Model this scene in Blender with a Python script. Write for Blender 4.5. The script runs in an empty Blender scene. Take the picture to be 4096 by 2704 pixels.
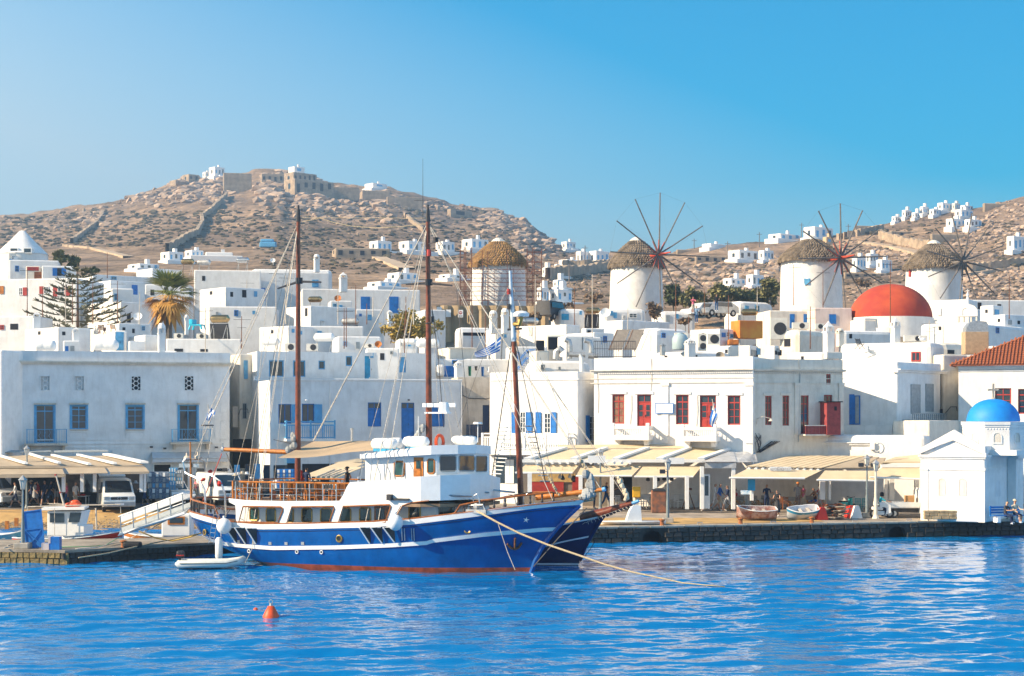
import bpy,bmesh,math,random
import numpy as np
from mathutils import Vector as VC,Matrix
random.seed(7)
SC=bpy.context.scene
COL=SC.collection
PI=math.pi
R=math.radians
# camera, light, exposure
F_PX,CX,YH,CAM_H=7000.0,2048.0,1670.0,8.0
cam_d=bpy.data.cameras.new('camera')
cam_d.sensor_width=36.0
cam_d.lens=F_PX/4096.0*36.0
cam_d.shift_y=(YH-1352.0)/4096.0
cam_d.clip_start=0.5
cam_d.clip_end=12000
cam=bpy.data.objects.new('camera',cam_d)
COL.objects.link(cam)
cam.location=(0,0,CAM_H)
cam.rotation_euler=(R(90),0,0)
SC.camera=cam
SUN_EL,SUN_AZ=R(30),math.atan2(-0.306,-1.0)
sdir=VC((math.cos(SUN_EL)*math.cos(SUN_AZ),math.cos(SUN_EL)*math.sin(SUN_AZ),math.sin(SUN_EL)))
W=bpy.data.worlds.new('World')
SC.world=W
W.use_nodes=True
wt=W.node_tree
wt.nodes.clear()
sky=wt.nodes.new('ShaderNodeTexSky')
sky.sky_type='NISHITA'
sky.sun_disc=False
sky.sun_elevation=SUN_EL
sky.sun_rotation=SUN_AZ-PI/2
sky.altitude=0
sky.air_density=1.0
sky.dust_density=0.6
sky.ozone_density=3.0
hsv=wt.nodes.new('ShaderNodeHueSaturation')
hsv.inputs['Hue'].default_value=0.485
hsv.inputs['Saturation'].default_value=2.0
bgn=wt.nodes.new('ShaderNodeBackground')
bgn.inputs['Strength'].default_value=0.078
won=wt.nodes.new('ShaderNodeOutputWorld')
wt.links.new(sky.outputs['Color'],hsv.inputs['Color'])
stc=wt.nodes.new('ShaderNodeTexCoord');sxy=wt.nodes.new('ShaderNodeSeparateXYZ');sdt=wt.nodes.new('ShaderNodeVectorMath');sdt.operation='DOT_PRODUCT';sdt.inputs[1].default_value=sdir
wt.links.new(stc.outputs['Generated'],sxy.inputs[0]);wt.links.new(stc.outputs['Generated'],sdt.inputs[0])
def wmath(op,a,b_,c_=None):
 n=wt.nodes.new('ShaderNodeMath');n.operation=op
 for i,v in enumerate((a,b_,c_)):
  if v is None:continue
  if isinstance(v,(int,float)):n.inputs[i].default_value=v
  else:wt.links.new(v,n.inputs[i])
 return n.outputs[0]
glow=wmath('MULTIPLY_ADD',sdt.outputs['Value'],2.1,1.55)
glow=wmath('MULTIPLY_ADD',wmath('MAXIMUM',sxy.outputs['Z'],0.0),-5.6,glow)
glow=wmath('MINIMUM',wmath('MAXIMUM',glow,0.0),0.8)
wmx=wt.nodes.new('ShaderNodeMixRGB');wmx.inputs['Color2'].default_value=(3.5,4.2,4.6,1)
wt.links.new(glow,wmx.inputs['Fac']);wt.links.new(hsv.outputs['Color'],wmx.inputs['Color1'])
wt.links.new(wmx.outputs['Color'],bgn.inputs['Color'])
wt.links.new(bgn.outputs['Background'],won.inputs['Surface'])
sun_d=bpy.data.lights.new('sun','SUN')
sun_d.energy=4.4
sun_d.angle=R(0.53)
sun_d.color=(1.0,0.81,0.57)
sun=bpy.data.objects.new('sun',sun_d)
COL.objects.link(sun)
sun.rotation_euler=(-sdir).to_track_quat('-Z','Y').to_euler()
sun.location=(-60,60,120)
SC.view_settings.view_transform='Standard'
SC.view_settings.look='None'
SC.view_settings.gamma=1.0
SC.view_settings.use_curve_mapping=False
SC.view_settings.exposure=1.32
SC.render.engine='CYCLES'
SC.cycles.max_bounces=6
SC.cycles.diffuse_bounces=3
SC.cycles.glossy_bounces=3
SC.cycles.transmission_bounces=3
SC.cycles.volume_bounces=0
SC.cycles.use_denoising=True
SC.cycles.caustics_reflective=False
SC.cycles.caustics_refractive=False
SC.cycles.sample_clamp_indirect=6.0
# measuring helpers
REG={'1u':(0,600),'2u':(1024,600),'3u':(2048,700),'4u':(3072,700),'1m':(0,1200),'2m':(1024,1200),'3m':(2048,1200),'4m':(3072,1200),'1b':(0,1700),'2b':(700,1700),'3b':(1500,1700),'4b':(2300,1700),'5b':(3072,1550)}
ZS=2375.0/1024.0
def q(r,x,y):
 b=REG[r]
 return(b[0]+x/ZS,b[1]+y/ZS)
def qx(r,x):return REG[r][0]+x/ZS
def qy(r,y):return REG[r][1]+y/ZS
def pt(px,py,D):
 return VC(((px-CX)*D/F_PX,D,CAM_H-(py-YH)*D/F_PX))
def zat(py,D):return CAM_H-(py-YH)*D/F_PX
def dground(py,z):return(CAM_H-z)*F_PX/(py-YH)
# mesh builder
class MB:
 def __init__(s):
  s.v,s.f,s.m,s.T,s.mi=[],[],[],None,0
 def add(s,vs,fs,mi=None):
  n=len(s.v)
  for p in vs:
   p=VC(p)
   if s.T is not None:p=s.T@p
   s.v.append(p)
  k=s.mi if mi is None else mi
  for f in fs:
   s.f.append([i+n for i in f]);s.m.append(k)
  return s
 def box(s,x0,y0,z0,x1,y1,z1,mi=None):
  return s.add([(x0,y0,z0),(x1,y0,z0),(x1,y1,z0),(x0,y1,z0),(x0,y0,z1),(x1,y0,z1),(x1,y1,z1),(x0,y1,z1)],[(0,3,2,1),(4,5,6,7),(0,1,5,4),(1,2,6,5),(2,3,7,6),(3,0,4,7)],mi)
 def rbox(s,x0,y0,z0,x1,y1,z1,r=0.1,seg=2,mi=None):
  r=min(r,.45*min(abs(x1-x0),abs(y1-y0),abs(z1-z0)))
  bm=bmesh.new()
  vs=[bm.verts.new(p)for p in[(x0,y0,z0),(x1,y0,z0),(x1,y1,z0),(x0,y1,z0),(x0,y0,z1),(x1,y0,z1),(x1,y1,z1),(x0,y1,z1)]]
  for f in[(0,3,2,1),(4,5,6,7),(0,1,5,4),(1,2,6,5),(2,3,7,6),(3,0,4,7)]:bm.faces.new([vs[i]for i in f])
  bmesh.ops.bevel(bm,geom=list(bm.edges),offset=r,segments=seg,affect='EDGES',profile=0.5)
  return s.bm(bm,mi)
 def bm(s,bm,mi=None):
  bm.verts.index_update()
  s.add([v.co.copy()for v in bm.verts],[[v.index for v in f.verts]for f in bm.faces],mi)
  bm.free()
  return s
 def cyl(s,p0,p1,r0,r1=None,n=8,cap=True,mi=None):
  p0,p1=VC(p0),VC(p1)
  r1=r0 if r1 is None else r1
  d=(p1-p0)
  if d.length<1e-6:return s
  d.normalize()
  a=d.orthogonal().normalized();b=d.cross(a)
  vs=[]
  for p,r in((p0,r0),(p1,r1)):
   for i in range(n):
    t=2*PI*i/n
    vs.append(p+a*(r*math.cos(t))+b*(r*math.sin(t)))
  fs=[(i,(i+1)%n,n+(i+1)%n,n+i)for i in range(n)]
  if cap:fs+=[tuple(range(n-1,-1,-1)),tuple(range(n,2*n))]
  return s.add(vs,fs,mi)
 def tube(s,pts,r,n=6,mi=None,closed=False):
  pts=[VC(p)for p in pts]
  k=len(pts)
  rr=r if isinstance(r,(list,tuple))else[r]*k
  vs=[]
  a=None
  for i,p in enumerate(pts):
   if closed:d=pts[(i+1)%k]-pts[i-1]
   else:d=pts[min(i+1,k-1)]-pts[max(i-1,0)]
   if d.length<1e-9:d=VC((0,0,1))
   d.normalize()
   a=d.orthogonal()if a is None else(a-d*a.dot(d))
   if a.length<1e-6:a=d.orthogonal()
   a.normalize()
   b=d.cross(a)
   for j in range(n):
    t=2*PI*j/n
    vs.append(p+a*(rr[i]*math.cos(t))+b*(rr[i]*math.sin(t)))
  fs=[]
  for i in range(k if closed else k-1):
   o,o2=i*n,((i+1)%k)*n
   for j in range(n):
    fs.append((o+j,o+(j+1)%n,o2+(j+1)%n,o2+j))
  if not closed:fs+=[tuple(range(n-1,-1,-1)),tuple(range((k-1)*n,k*n))]
  return s.add(vs,fs,mi)
 def lathe(s,prof,n=16,c=(0,0,0),mi=None,a0=0,a1=2*PI,jit=None):
  full=abs(a1-a0-2*PI)<1e-6
  m=n if full else n+1
  vs=[]
  for(r,z)in prof:
   for j in range(m):
    t=a0+(a1-a0)*j/n
    k=1 if jit is None else jit(t,z)
    vs.append((c[0]+r*k*math.cos(t),c[1]+r*k*math.sin(t),c[2]+z))
  fs=[]
  for i in range(len(prof)-1):
   for j in range(n):
    j2=(j+1)%m
    fs.append((i*m+j,i*m+j2,(i+1)*m+j2,(i+1)*m+j))
  return s.add(vs,fs,mi)
 def ball(s,c,rx,ry=None,rz=None,n=10,m=6,mi=None):
  ry=rx if ry is None else ry;rz=rx if rz is None else rz
  vs=[(c[0],c[1],c[2]-rz)]
  for i in range(1,m):
   ph=-PI/2+PI*i/m
   for j in range(n):
    t=2*PI*j/n
    vs.append((c[0]+rx*math.cos(ph)*math.cos(t),c[1]+ry*math.cos(ph)*math.sin(t),c[2]+rz*math.sin(ph)))
  vs.append((c[0],c[1],c[2]+rz))
  fs=[(0,1+(j+1)%n,1+j)for j in range(n)]
  for i in range(m-2):
   for j in range(n):
    fs.append((1+i*n+j,1+i*n+(j+1)%n,1+(i+1)*n+(j+1)%n,1+(i+1)*n+j))
  L=len(vs)-1;o=1+(m-2)*n
  fs+=[(o+j,o+(j+1)%n,L)for j in range(n)]
  return s.add(vs,fs,mi)
 def prism(s,poly,y0,y1,mi=None):
  """poly of (x,z), extruded along y"""
  n=len(poly)
  vs=[(p[0],y0,p[1])for p in poly]+[(p[0],y1,p[1])for p in poly]
  fs=[tuple(range(n)),tuple(range(2*n-1,n-1,-1))]+[(i,n+i,n+(i+1)%n,(i+1)%n)for i in range(n)]
  return s.add(vs,fs,mi)
 def slab(s,poly,z0,z1,mi=None):
  n=len(poly)
  vs=[(p[0],p[1],z0)for p in poly]+[(p[0],p[1],z1)for p in poly]
  fs=[tuple(range(n-1,-1,-1)),tuple(range(n,2*n))]+[(i,(i+1)%n,n+(i+1)%n,n+i)for i in range(n)]
  return s.add(vs,fs,mi)
 def plate(s,outer,holes,y0,y1,mi=None):
  """(x,z) outline with holes, front at y0, thickness to y1"""
  bm=bmesh.new()
  loops=[]
  for lp in[outer]+list(holes):
   vs=[bm.verts.new((p[0],y0,p[1]))for p in lp]
   loops.append(vs)
   for i in range(len(vs)):bm.edges.new((vs[i],vs[(i+1)%len(vs)]))
  r=bmesh.ops.triangle_fill(bm,use_beauty=True,use_dissolve=False,edges=list(bm.edges),normal=(0,-1,0))
  base=[f for f in bm.faces]
  vmap={v:bm.verts.new((v.co.x,y1,v.co.z))for lp in loops for v in lp}
  for f in base:bm.faces.new([vmap[v]for v in reversed(f.verts)])
  for lp in loops:
   for i in range(len(lp)):
    a,b=lp[i],lp[(i+1)%len(lp)]
    bm.faces.new((a,vmap[a],vmap[b],b))
  bmesh.ops.recalc_face_normals(bm,faces=list(bm.faces))
  return s.bm(bm,mi)
 def bd(s,name,mats,parent=None,smooth=False,loc=None,rz=None):
  me=bpy.data.meshes.new(name)
  me.from_pydata([tuple(v)for v in s.v],[],s.f)
  if not isinstance(mats,(list,tuple)):mats=[mats]
  for m_ in mats:me.materials.append(m_)
  if len(mats)>1:me.polygons.foreach_set('material_index',s.m)
  if smooth:
   me.polygons.foreach_set('use_smooth',[True]*len(me.polygons))
   if smooth!='all':
    try:me.set_sharp_from_angle(angle=R(45))
    except Exception:pass
  me.update()
  o=bpy.data.objects.new(name,me)
  COL.objects.link(o)
  if parent is not None:o.parent=parent
  if loc is not None:o.location=loc
  if rz is not None:o.rotation_euler=(0,0,rz)
  return o
def tag(o,label=None,cat=None,group=None,kind=None):
 if label:o['label']=label
 if cat:o['category']=cat
 if group:o['group']=group
 if kind:o['kind']=kind
 return o
def thg(name,label,cat,loc=(0,0,0),rz=0.0,group=None):
 o=bpy.data.objects.new(name,None)
 o.empty_display_size=0.2
 COL.objects.link(o)
 o.location=loc
 o.rotation_euler=(0,0,rz)
 return tag(o,label,cat,group)
def cpt(o,loc=None,rz=None,label=None,scale=None,group=None):
 def rec(x,parent):
  c=x.copy();COL.objects.link(c);c.parent=parent
  for ch in x.children:rec(ch,c)
  return c
 r=rec(o,None)
 if loc is not None:r.location=loc
 if rz is not None:r.rotation_euler=(0,0,rz)
 if label:r['label']=label
 if group:r['group']=group
 if scale:r.scale=(scale,)*3
 return r
# materials
MATS={}
def mat(name,col,rough=0.7,var=0.12,scale=3.0,bump=0.0,bscale=20.0,metal=0.0,streak=0.0,spec=0.4,coat=0.0,col2=None,stain=None,c2amt=0.5):
 if name in MATS:return MATS[name]
 m=bpy.data.materials.new(name)
 m.use_nodes=True
 nt=m.node_tree
 b=nt.nodes['Principled BSDF']
 b.inputs['Roughness'].default_value=rough
 b.inputs['Metallic'].default_value=metal
 b.inputs['Specular IOR Level'].default_value=spec
 if coat:b.inputs['Coat Weight'].default_value=coat;b.inputs['Coat Roughness'].default_value=.08
 tc=nt.nodes.new('ShaderNodeTexCoord')
 def noise(sc,det=4,rg=.6,src=None):
  n=nt.nodes.new('ShaderNodeTexNoise')
  n.inputs['Scale'].default_value=sc;n.inputs['Detail'].default_value=det;n.inputs['Roughness'].default_value=rg
  nt.links.new(src or tc.outputs['Object'],n.inputs['Vector'])
  return n
 def ramp(src,a,b_,ca,cb):
  r_=nt.nodes.new('ShaderNodeValToRGB')
  r_.color_ramp.elements[0].position=a;r_.color_ramp.elements[1].position=b_
  r_.color_ramp.elements[0].color=(*ca,1);r_.color_ramp.elements[1].color=(*cb,1)
  nt.links.new(src,r_.inputs['Fac'])
  return r_
 c2=col2 if col2 else tuple(c*(1-2*var)for c in col)
 c1=col if col2 else tuple(min(1,c*(1+var*.6))for c in col)
 n1=noise(scale)
 lo=.5-.3*c2amt;hi=.5+.3*(1-c2amt)if col2 else.65
 out=ramp(n1.outputs['Fac'],max(.05,lo),hi,c2,c1).outputs['Color']
 if streak:
  mp=nt.nodes.new('ShaderNodeMapping');mp.inputs['Scale'].default_value=(1.5,1.5,.3)
  nt.links.new(tc.outputs['Object'],mp.inputs['Vector'])
  n2=noise(1.6,6,.7,mp.outputs['Vector'])
  sc_=stain or(.55,.47,.38)
  r2=ramp(n2.outputs['Fac'],.30,.52,tuple(c*1.0 for c in sc_),(1,1,1))
  mx=nt.nodes.new('ShaderNodeMixRGB');mx.blend_type='MULTIPLY';mx.inputs['Fac'].default_value=streak
  nt.links.new(out,mx.inputs['Color1']);nt.links.new(r2.outputs['Color'],mx.inputs['Color2'])
  out=mx.outputs['Color']
 nt.links.new(out,b.inputs['Base Color'])
 if bump:
  n3=noise(bscale,5,.65)
  bp=nt.nodes.new('ShaderNodeBump');bp.inputs['Strength'].default_value=bump;bp.inputs['Distance'].default_value=.05
  nt.links.new(n3.outputs['Fac'],bp.inputs['Height'])
  nt.links.new(bp.outputs['Normal'],b.inputs['Normal'])
 MATS[name]=m
 return m
K64=mat('whitewash',(.80,.775,.735),.85,.05,1.2,.25,9,streak=.2,spec=.2)
K65=mat('whitewash_grey',(.76,.75,.73),.85,.06,.8,.25,7,streak=.24,spec=.2)
K11=mat('cream_plaster',(.74,.68,.58),.85,.07,.9,.3,8,streak=.35,spec=.2)
K3=mat('beige_plaster',(.60,.53,.44),.85,.1,.8,.3,8,streak=.6,spec=.2)
K37=mat('pink_plaster',(.72,.58,.52),.85,.06,1,.2,8,streak=.35,spec=.2)
K60=mat('white_trim',(.80,.79,.76),.7,.04,2,.1,20,spec=.3)
K5=mat('blue_paint',(.012,.17,.52),.5,.12,2.5,.1,30,streak=.15)
K31=mat('light_blue_paint',(.10,.36,.62),.5,.12,2.5,.1,30)
K61=mat('turquoise_paint',(.03,.32,.55),.55,.15,2.0,.1,30,streak=.3)
K45=mat('red_paint',(.42,.045,.035),.5,.12,3,.1,30)
K19=mat('window_glass',(.025,.04,.055),.06,.2,1.5,spec=.8)
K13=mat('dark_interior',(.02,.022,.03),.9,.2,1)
K67=mat('varnished_wood',(.34,.11,.025),.32,.2,5,.05,30,spec=.5)
K32=mat('mast_wood',(.19,.042,.013),.35,.25,3,.05,30,streak=.3,spec=.5)
K34=mat('orange_wood',(.50,.17,.025),.4,.2,5,.05,30)
K53=mat('steel',(.55,.56,.57),.28,.08,6,metal=.9)
K18=mat('galvanised_metal',(.50,.50,.49),.42,.12,4,metal=.6)
K49=mat('rusty_iron',(.22,.085,.035),.8,.3,6,.2,25)
K28=mat('dark_iron',(.035,.035,.04),.55,.2,8)
K48=mat('rope',(.50,.40,.25),.85,.2,20,.3,60)
K66=mat('rigging_wire',(.16,.15,.14),.6,.2,8)
K68=mat('pale_rope',(.55,.50,.42),.85,.2,12)
K9=mat('cream_canvas',(.70,.60,.44),.85,.06,1.2,.15,6,streak=.2)
K55=mat('tan_canvas',(.46,.34,.215),.85,.06,1.0,.2,4)
K41=mat('white_paint',(.82,.82,.80),.35,.03,2,streak=.08,spec=.5)
K38=mat('white_plastic',(.78,.78,.76),.4,.04,2)
K54=mat('stone',(.33,.28,.22),.9,.25,2,.4,10,streak=.3)
K10=mat('concrete',(.40,.36,.30),.9,.2,1.2,.3,12,streak=.2)
K22=mat('grey_paint',(.33,.36,.37),.5,.1,4)
K4=mat('black_rubber',(.015,.015,.017),.7,.2,5)
K57=mat('terracotta',(.42,.13,.045),.8,.25,2.2,.2,20,col2=(.26,.075,.03))
K35=mat('solar_panel',(.03,.035,.05),.15,.1,3,spec=.6)
K0=mat('ac_casing',(.66,.63,.56),.5,.06,3)
# terrain
rng=np.random.default_rng(3)
def vnoise(x,y,seed=0):
 xi=np.floor(x).astype(np.int64);yi=np.floor(y).astype(np.int64)
 xf=x-xi;yf=y-yi
 def h(a,b):
  n=(a*374761393+b*668265263+seed*1442695041)&0x7fffffff
  n=((n^(n>>13))*1274126177)&0x7fffffff
  return((n^(n>>16))&0xffff)/65535.0
 u=xf*xf*(3-2*xf);v=yf*yf*(3-2*yf)
 return(h(xi,yi)*(1-u)+h(xi+1,yi)*u)*(1-v)+(h(xi,yi+1)*(1-u)+h(xi+1,yi+1)*u)*v-.5
def fbm(x,y,o=4,seed=0):
 t=0;a=1.0
 for i in range(o):
  t=t+a*vnoise(x*2**i,y*2**i,seed+i);a*=.5
 return t
SKY=[(-900,900),(-300,892),('1u',0,632),('1u',600,572),('1u',1000,506),('1u',1200,448),('1u',1450,368),('1u',1600,305),('1u',1720,262),('1u',1900,262),('1u',2100,240),('1u',2300,228),('1u',2345,205),('2u',100,185),('2u',230,190),('2u',300,250),('2u',560,272),('2u',720,330),('2u',960,375),('2u',1250,383),('2u',1550,468),('2u',1700,480),('2u',1800,515),('2u',2050,540),('2u',2250,568),('2u',2375,612),('3u',130,425),('3u',210,515),('3u',270,578),('3u',420,640),('3u',520,690),('3u',720,715),('3u',900,735),('3u',1300,752),('3u',1500,738),('3u',1760,685),('3u',2000,652),('3u',2250,620),('4u',0,612),('4u',270,602),('4u',600,575),('4u',740,545),('4u',850,510),('4u',1100,470),('4u',1300,420),('4u',1500,375),('4u',1800,330),('4u',1950,300),('4u',2050,282),('4u',2375,206),(4500,700),(5000,640)]
SKY=[(s if len(s)==2 else q(*s))for s in SKY]
SKX=np.array([s[0]for s in SKY]);SKYY=np.array([s[1]for s in SKY])
def dh(px):return np.interp(px,[2050,2300,2700],[1000,820,620])
def terr_z(px,Y):
 px=np.asarray(px,float);Y=np.asarray(Y,float)
 D1=dh(px)
 yf=np.interp(px,[1900,2350,2700,3300,4096],[1095,1130,1190,1180,1190])
 ys=np.interp(px,SKX,SKYY)
 zn=np.interp(Y,[0,142,165,230,300],[1.0,1.6,5,21.5,27])
 z400=CAM_H+(YH-yf)*400/F_PX
 t=np.clip((Y-400)/(D1-400),0,1)
 yy=yf+(ys-yf)*t**.85
 zh=CAM_H+(YH-yy)*Y/F_PX
 zm=27+(z400-27)*np.clip((Y-300)/100,0,1)
 z=np.where(Y<300,zn,np.where(Y<400,zm,zh))
 zt=CAM_H+(YH-ys)*D1/F_PX
 z=np.where(Y>D1,zt-(Y-D1)*.22,z)
 return np.maximum(z,-5)
def terr_noise(X,Y):
 a=np.clip((Y-260)/500,0,1)
 n=4.0*fbm(X/70,Y/70,3,5)+2.2*fbm(X/18,Y/18,3,9)
 r=1-2*np.abs(fbm(X/26+7,Y/30,3,21))
 return a*(n+1.4*np.clip(r,0,1)**3)
def gz(px,Y):return float(terr_z(px,Y)+terr_noise((px-CX)*Y/F_PX,Y))
cols=np.arange(-900,5001,12.0)
rows=np.concatenate([np.arange(142,400,9.0),np.arange(400,1010,5.0),np.arange(1010,2400,40.0),[3500,6000]])
PXg,Yg=np.meshgrid(cols,rows)
Xg=(PXg-CX)*Yg/F_PX
Zg=terr_z(PXg,Yg)+terr_noise(Xg,Yg)
nr,nc=PXg.shape
idx=np.arange(nr*nc).reshape(nr,nc)
faces=np.stack([idx[:-1,:-1],idx[:-1,1:],idx[1:,1:],idx[1:,:-1]],-1).reshape(-1,4)
YIMG=YH-(Zg-CAM_H)*F_PX/Yg
_vis=rows>=236
def hillpt(px,py,lo=0):
 c=int(round((px+900)/12.0));c=min(max(c,0),nc-1)
 yi=YIMG[:,c];k=np.nonzero((yi<=py)&(rows>=max(236,lo)))[0]
 j=int(k[0])if len(k)else int(np.argmin(np.where(_vis,yi,9e9)))
 if j>0 and yi[j-1]>py and len(k):t=(yi[j-1]-py)/(yi[j-1]-yi[j]);Y=rows[j-1]+(rows[j]-rows[j-1])*t;z=Zg[j-1,c]+(Zg[j,c]-Zg[j-1,c])*t
 else:Y=rows[j];z=Zg[j,c]
 return VC(((px-CX)*Y/F_PX,float(Y),float(z)))
me=bpy.data.meshes.new('hills')
me.from_pydata(np.stack([Xg,Yg,Zg],-1).reshape(-1,3).tolist(),[],faces.tolist())
me.polygons.foreach_set('use_smooth',[True]*len(me.polygons))
hm=bpy.data.materials.new('dry_hillside');hm.use_nodes=True
nt=hm.node_tree;bs=nt.nodes['Principled BSDF'];bs.inputs['Roughness'].default_value=.95;bs.inputs['Specular IOR Level'].default_value=.1
geo=nt.nodes.new('ShaderNodeNewGeometry')
def hn(scale,det,rough,st=None):
 n=nt.nodes.new('ShaderNodeTexNoise');n.inputs['Scale'].default_value=scale;n.inputs['Detail'].default_value=det;n.inputs['Roughness'].default_value=rough
 if st:
  mp=nt.nodes.new('ShaderNodeMapping');mp.inputs['Scale'].default_value=st
  nt.links.new(geo.outputs['Position'],mp.inputs['Vector']);nt.links.new(mp.outputs['Vector'],n.inputs['Vector'])
 else:nt.links.new(geo.outputs['Position'],n.inputs['Vector'])
 return n
def hr(src,stops):
 r_=nt.nodes.new('ShaderNodeValToRGB');cr=r_.color_ramp
 while len(cr.elements)<len(stops):cr.elements.new(.5)
 for e,(p_,c_)in zip(cr.elements,stops):e.position=p_;e.color=(*c_,1)
 nt.links.new(src,r_.inputs['Fac']);return r_
base=hr(hn(.022,6,.7).outputs['Fac'],[(.30,(.20,.145,.115)),(.46,(.32,.23,.165)),(.60,(.45,.31,.205)),(.75,(.53,.39,.27))])
scr=hr(hn(.28,5,.75).outputs['Fac'],[(.36,(.42,.42,.36)),(.56,(1,1,1))])
ter=hr(hn(.5,4,.6,(.05,.05,.75)).outputs['Fac'],[(.40,(.6,.58,.52)),(.55,(1,1,1)),(.7,(1.25,1.18,1.05))])
m1=nt.nodes.new('ShaderNodeMixRGB');m1.blend_type='MULTIPLY';m1.inputs['Fac'].default_value=.85
nt.links.new(base.outputs['Color'],m1.inputs['Color1']);nt.links.new(scr.outputs['Color'],m1.inputs['Color2'])
m2=nt.nodes.new('ShaderNodeMixRGB');m2.blend_type='MULTIPLY';m2.inputs['Fac'].default_value=.8
nt.links.new(m1.outputs['Color'],m2.inputs['Color1']);nt.links.new(ter.outputs['Color'],m2.inputs['Color2'])
nt.links.new(m2.outputs['Color'],bs.inputs['Base Color'])
bp=nt.nodes.new('ShaderNodeBump');bp.inputs['Strength'].default_value=.9;bp.inputs['Distance'].default_value=1.6
nt.links.new(hn(.22,6,.7).outputs['Fac'],bp.inputs['Height']);nt.links.new(bp.outputs['Normal'],bs.inputs['Normal'])
me.materials.append(hm)
o=bpy.data.objects.new('hills',me);COL.objects.link(o);tag(o,kind='structure',label='dry brown rocky hillside rising behind the white town')
# rocks and scrub scattered over the hills
def rockmesh(seed,sq=.7):
 bm=bmesh.new();bmesh.ops.create_icosphere(bm,subdivisions=1,radius=1)
 rr=random.Random(seed)
 for v in bm.verts:v.co=v.co*(.7+.6*rr.random());v.co.z*=sq
 bm.verts.index_update()
 r_=(np.array([v.co[:]for v in bm.verts]),[[v.index for v in f.verts]for f in bm.faces]);bm.free();return r_
ROCKS=[rockmesh(i)for i in range(8)]
def scatter(name,items,m,label):
 V,Fc,off=[],[],0
 for(p,s,k)in items:
  vs,fs=ROCKS[k%8]
  a=random.random()*6.28;c,s_=math.cos(a),math.sin(a)
  Rm=np.array([[c,-s_,0],[s_,c,0],[0,0,1]])
  V.append(vs@Rm.T*np.array(s)+np.array(p));Fc+=[[i+off for i in f]for f in fs];off+=len(vs)
 me=bpy.data.meshes.new(name);me.from_pydata(np.concatenate(V).tolist(),[],Fc);me.materials.append(m)
 o=bpy.data.objects.new(name,me);COL.objects.link(o);return tag(o,label=label,kind='stuff')
rk=[]
ROCKY=[('1u',1050,2050,330,500,260,2.6),('1u',1700,2100,290,420,120,3.2),('2u',0,620,230,520,170,3.4),('2u',350,1250,370,640,240,3.0),('2u',1250,2375,420,560,170,2.2),('2u',2080,2375,560,740,150,2.8),('3u',0,420,420,780,190,3.2),('1u',0,900,560,760,110,1.5),('1u',800,950,560,700,60,3),('1u',1000,2300,520,900,90,.9),('2u',0,2375,640,960,200,.9),('3u',1400,2375,830,1100,260,2.4),('4u',650,1300,640,820,90,2.2),('4u',650,1300,900,1180,120,1.8),('4u',1750,2375,420,700,260,2.0),('4u',1800,2375,800,1160,330,2.2),('4u',0,120,780,960,30,2.5),('3u',280,900,860,1100,110,1.5),('4u',2000,2375,230,420,110,1.6)]
for(rg,xa,xb,ya,yb,n,s0)in ROCKY:
 for _ in range(int(n*1.8)):
  px,py=q(rg,random.uniform(xa,xb)+random.gauss(0,40),random.gauss((ya+yb)/2,(yb-ya)*.32))
  if py<np.interp(px,SKX,SKYY)-2:continue
  p=hillpt(px,py,240)
  s=s0*(.16+.9*random.random()**3)*p.y/850
  rk.append(((p.x,p.y,p.z+.1*s),(s*random.uniform(.8,1.6),s,s*random.uniform(.6,1.1)),random.randrange(8)))
K47=mat('granite_rock',(.46,.34,.25),.95,.22,.12,.6,.8)
scatter('boulders',rk,K47,'pale granite boulders scattered over the hillsides')
sh=[]
for(rg,xa,xb,ya,yb,n,s0)in[('1u',0,2375,560,900,900,1.6),('2u',0,2375,520,1150,1300,1.6),('3u',0,900,620,1200,350,1.4),('3u',1400,2375,780,1000,200,1.4),('4u',600,2375,420,1150,800,1.3),('4u',2130,2375,780,850,40,2.4),('4u',800,1100,480,560,60,2.2)]:
 for _ in range(n):
  px,py=q(rg,random.uniform(xa,xb),random.uniform(ya,yb))
  if py<np.interp(px,SKX,SKYY)+6:continue
  p=hillpt(px,py,240)
  s=s0*random.uniform(.2,.95)*p.y/850
  sh.append(((p.x,p.y,p.z+.2*s),(s*1.3,s,s*.75),random.randrange(8)))
scatter('scrub',sh,mat('dry_scrub',(.12,.10,.06),.95,.35,.3),'dark dry bushes dotted over the hillsides')
# sea
wpx=np.arange(-420,4520,12.0);wy=np.arange(52,126.5,.16)
PW_,YW=np.meshgrid(wpx,wy);XW=(PW_-CX)*YW/F_PX;ZW=np.zeros_like(XW)
for i in range(30):
 L_=.48*1.08**i;an=rng.normal(PI/2+.15,.42);ZW+=.0075*L_*(1.0 if L_<2.2 else.6)*np.sin(2*PI/L_*(XW*np.cos(an)+YW*np.sin(an))+rng.uniform(0,6.28)+.8*vnoise(XW/3+i,YW/3,i))
ZW*=.75+.9*vnoise(XW/9,YW/6,77)+.5*vnoise(XW/2.5,YW/1.5,78)
ZW[0,:]=ZW[-1,:]=ZW[:,0]=ZW[:,-1]=0
nr2,nc2=XW.shape;ix=np.arange(nr2*nc2).reshape(nr2,nc2)
fw=np.stack([ix[:-1,:-1],ix[:-1,1:],ix[1:,1:],ix[1:,:-1]],-1).reshape(-1,4).tolist()
vw=np.stack([XW,YW,ZW],-1).reshape(-1,3).tolist();k=len(vw)
c_=[vw[ix[0,0]],vw[ix[0,-1]],vw[ix[-1,-1]],vw[ix[-1,0]]]
vw+=[[-900,-60,0],[900,-60,0],[900,135,0],[-900,135,0]]+c_
fw+=[[k,k+1,k+5,k+4],[k+1,k+2,k+6,k+5],[k+2,k+3,k+7,k+6],[k+3,k,k+4,k+7]]
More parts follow.
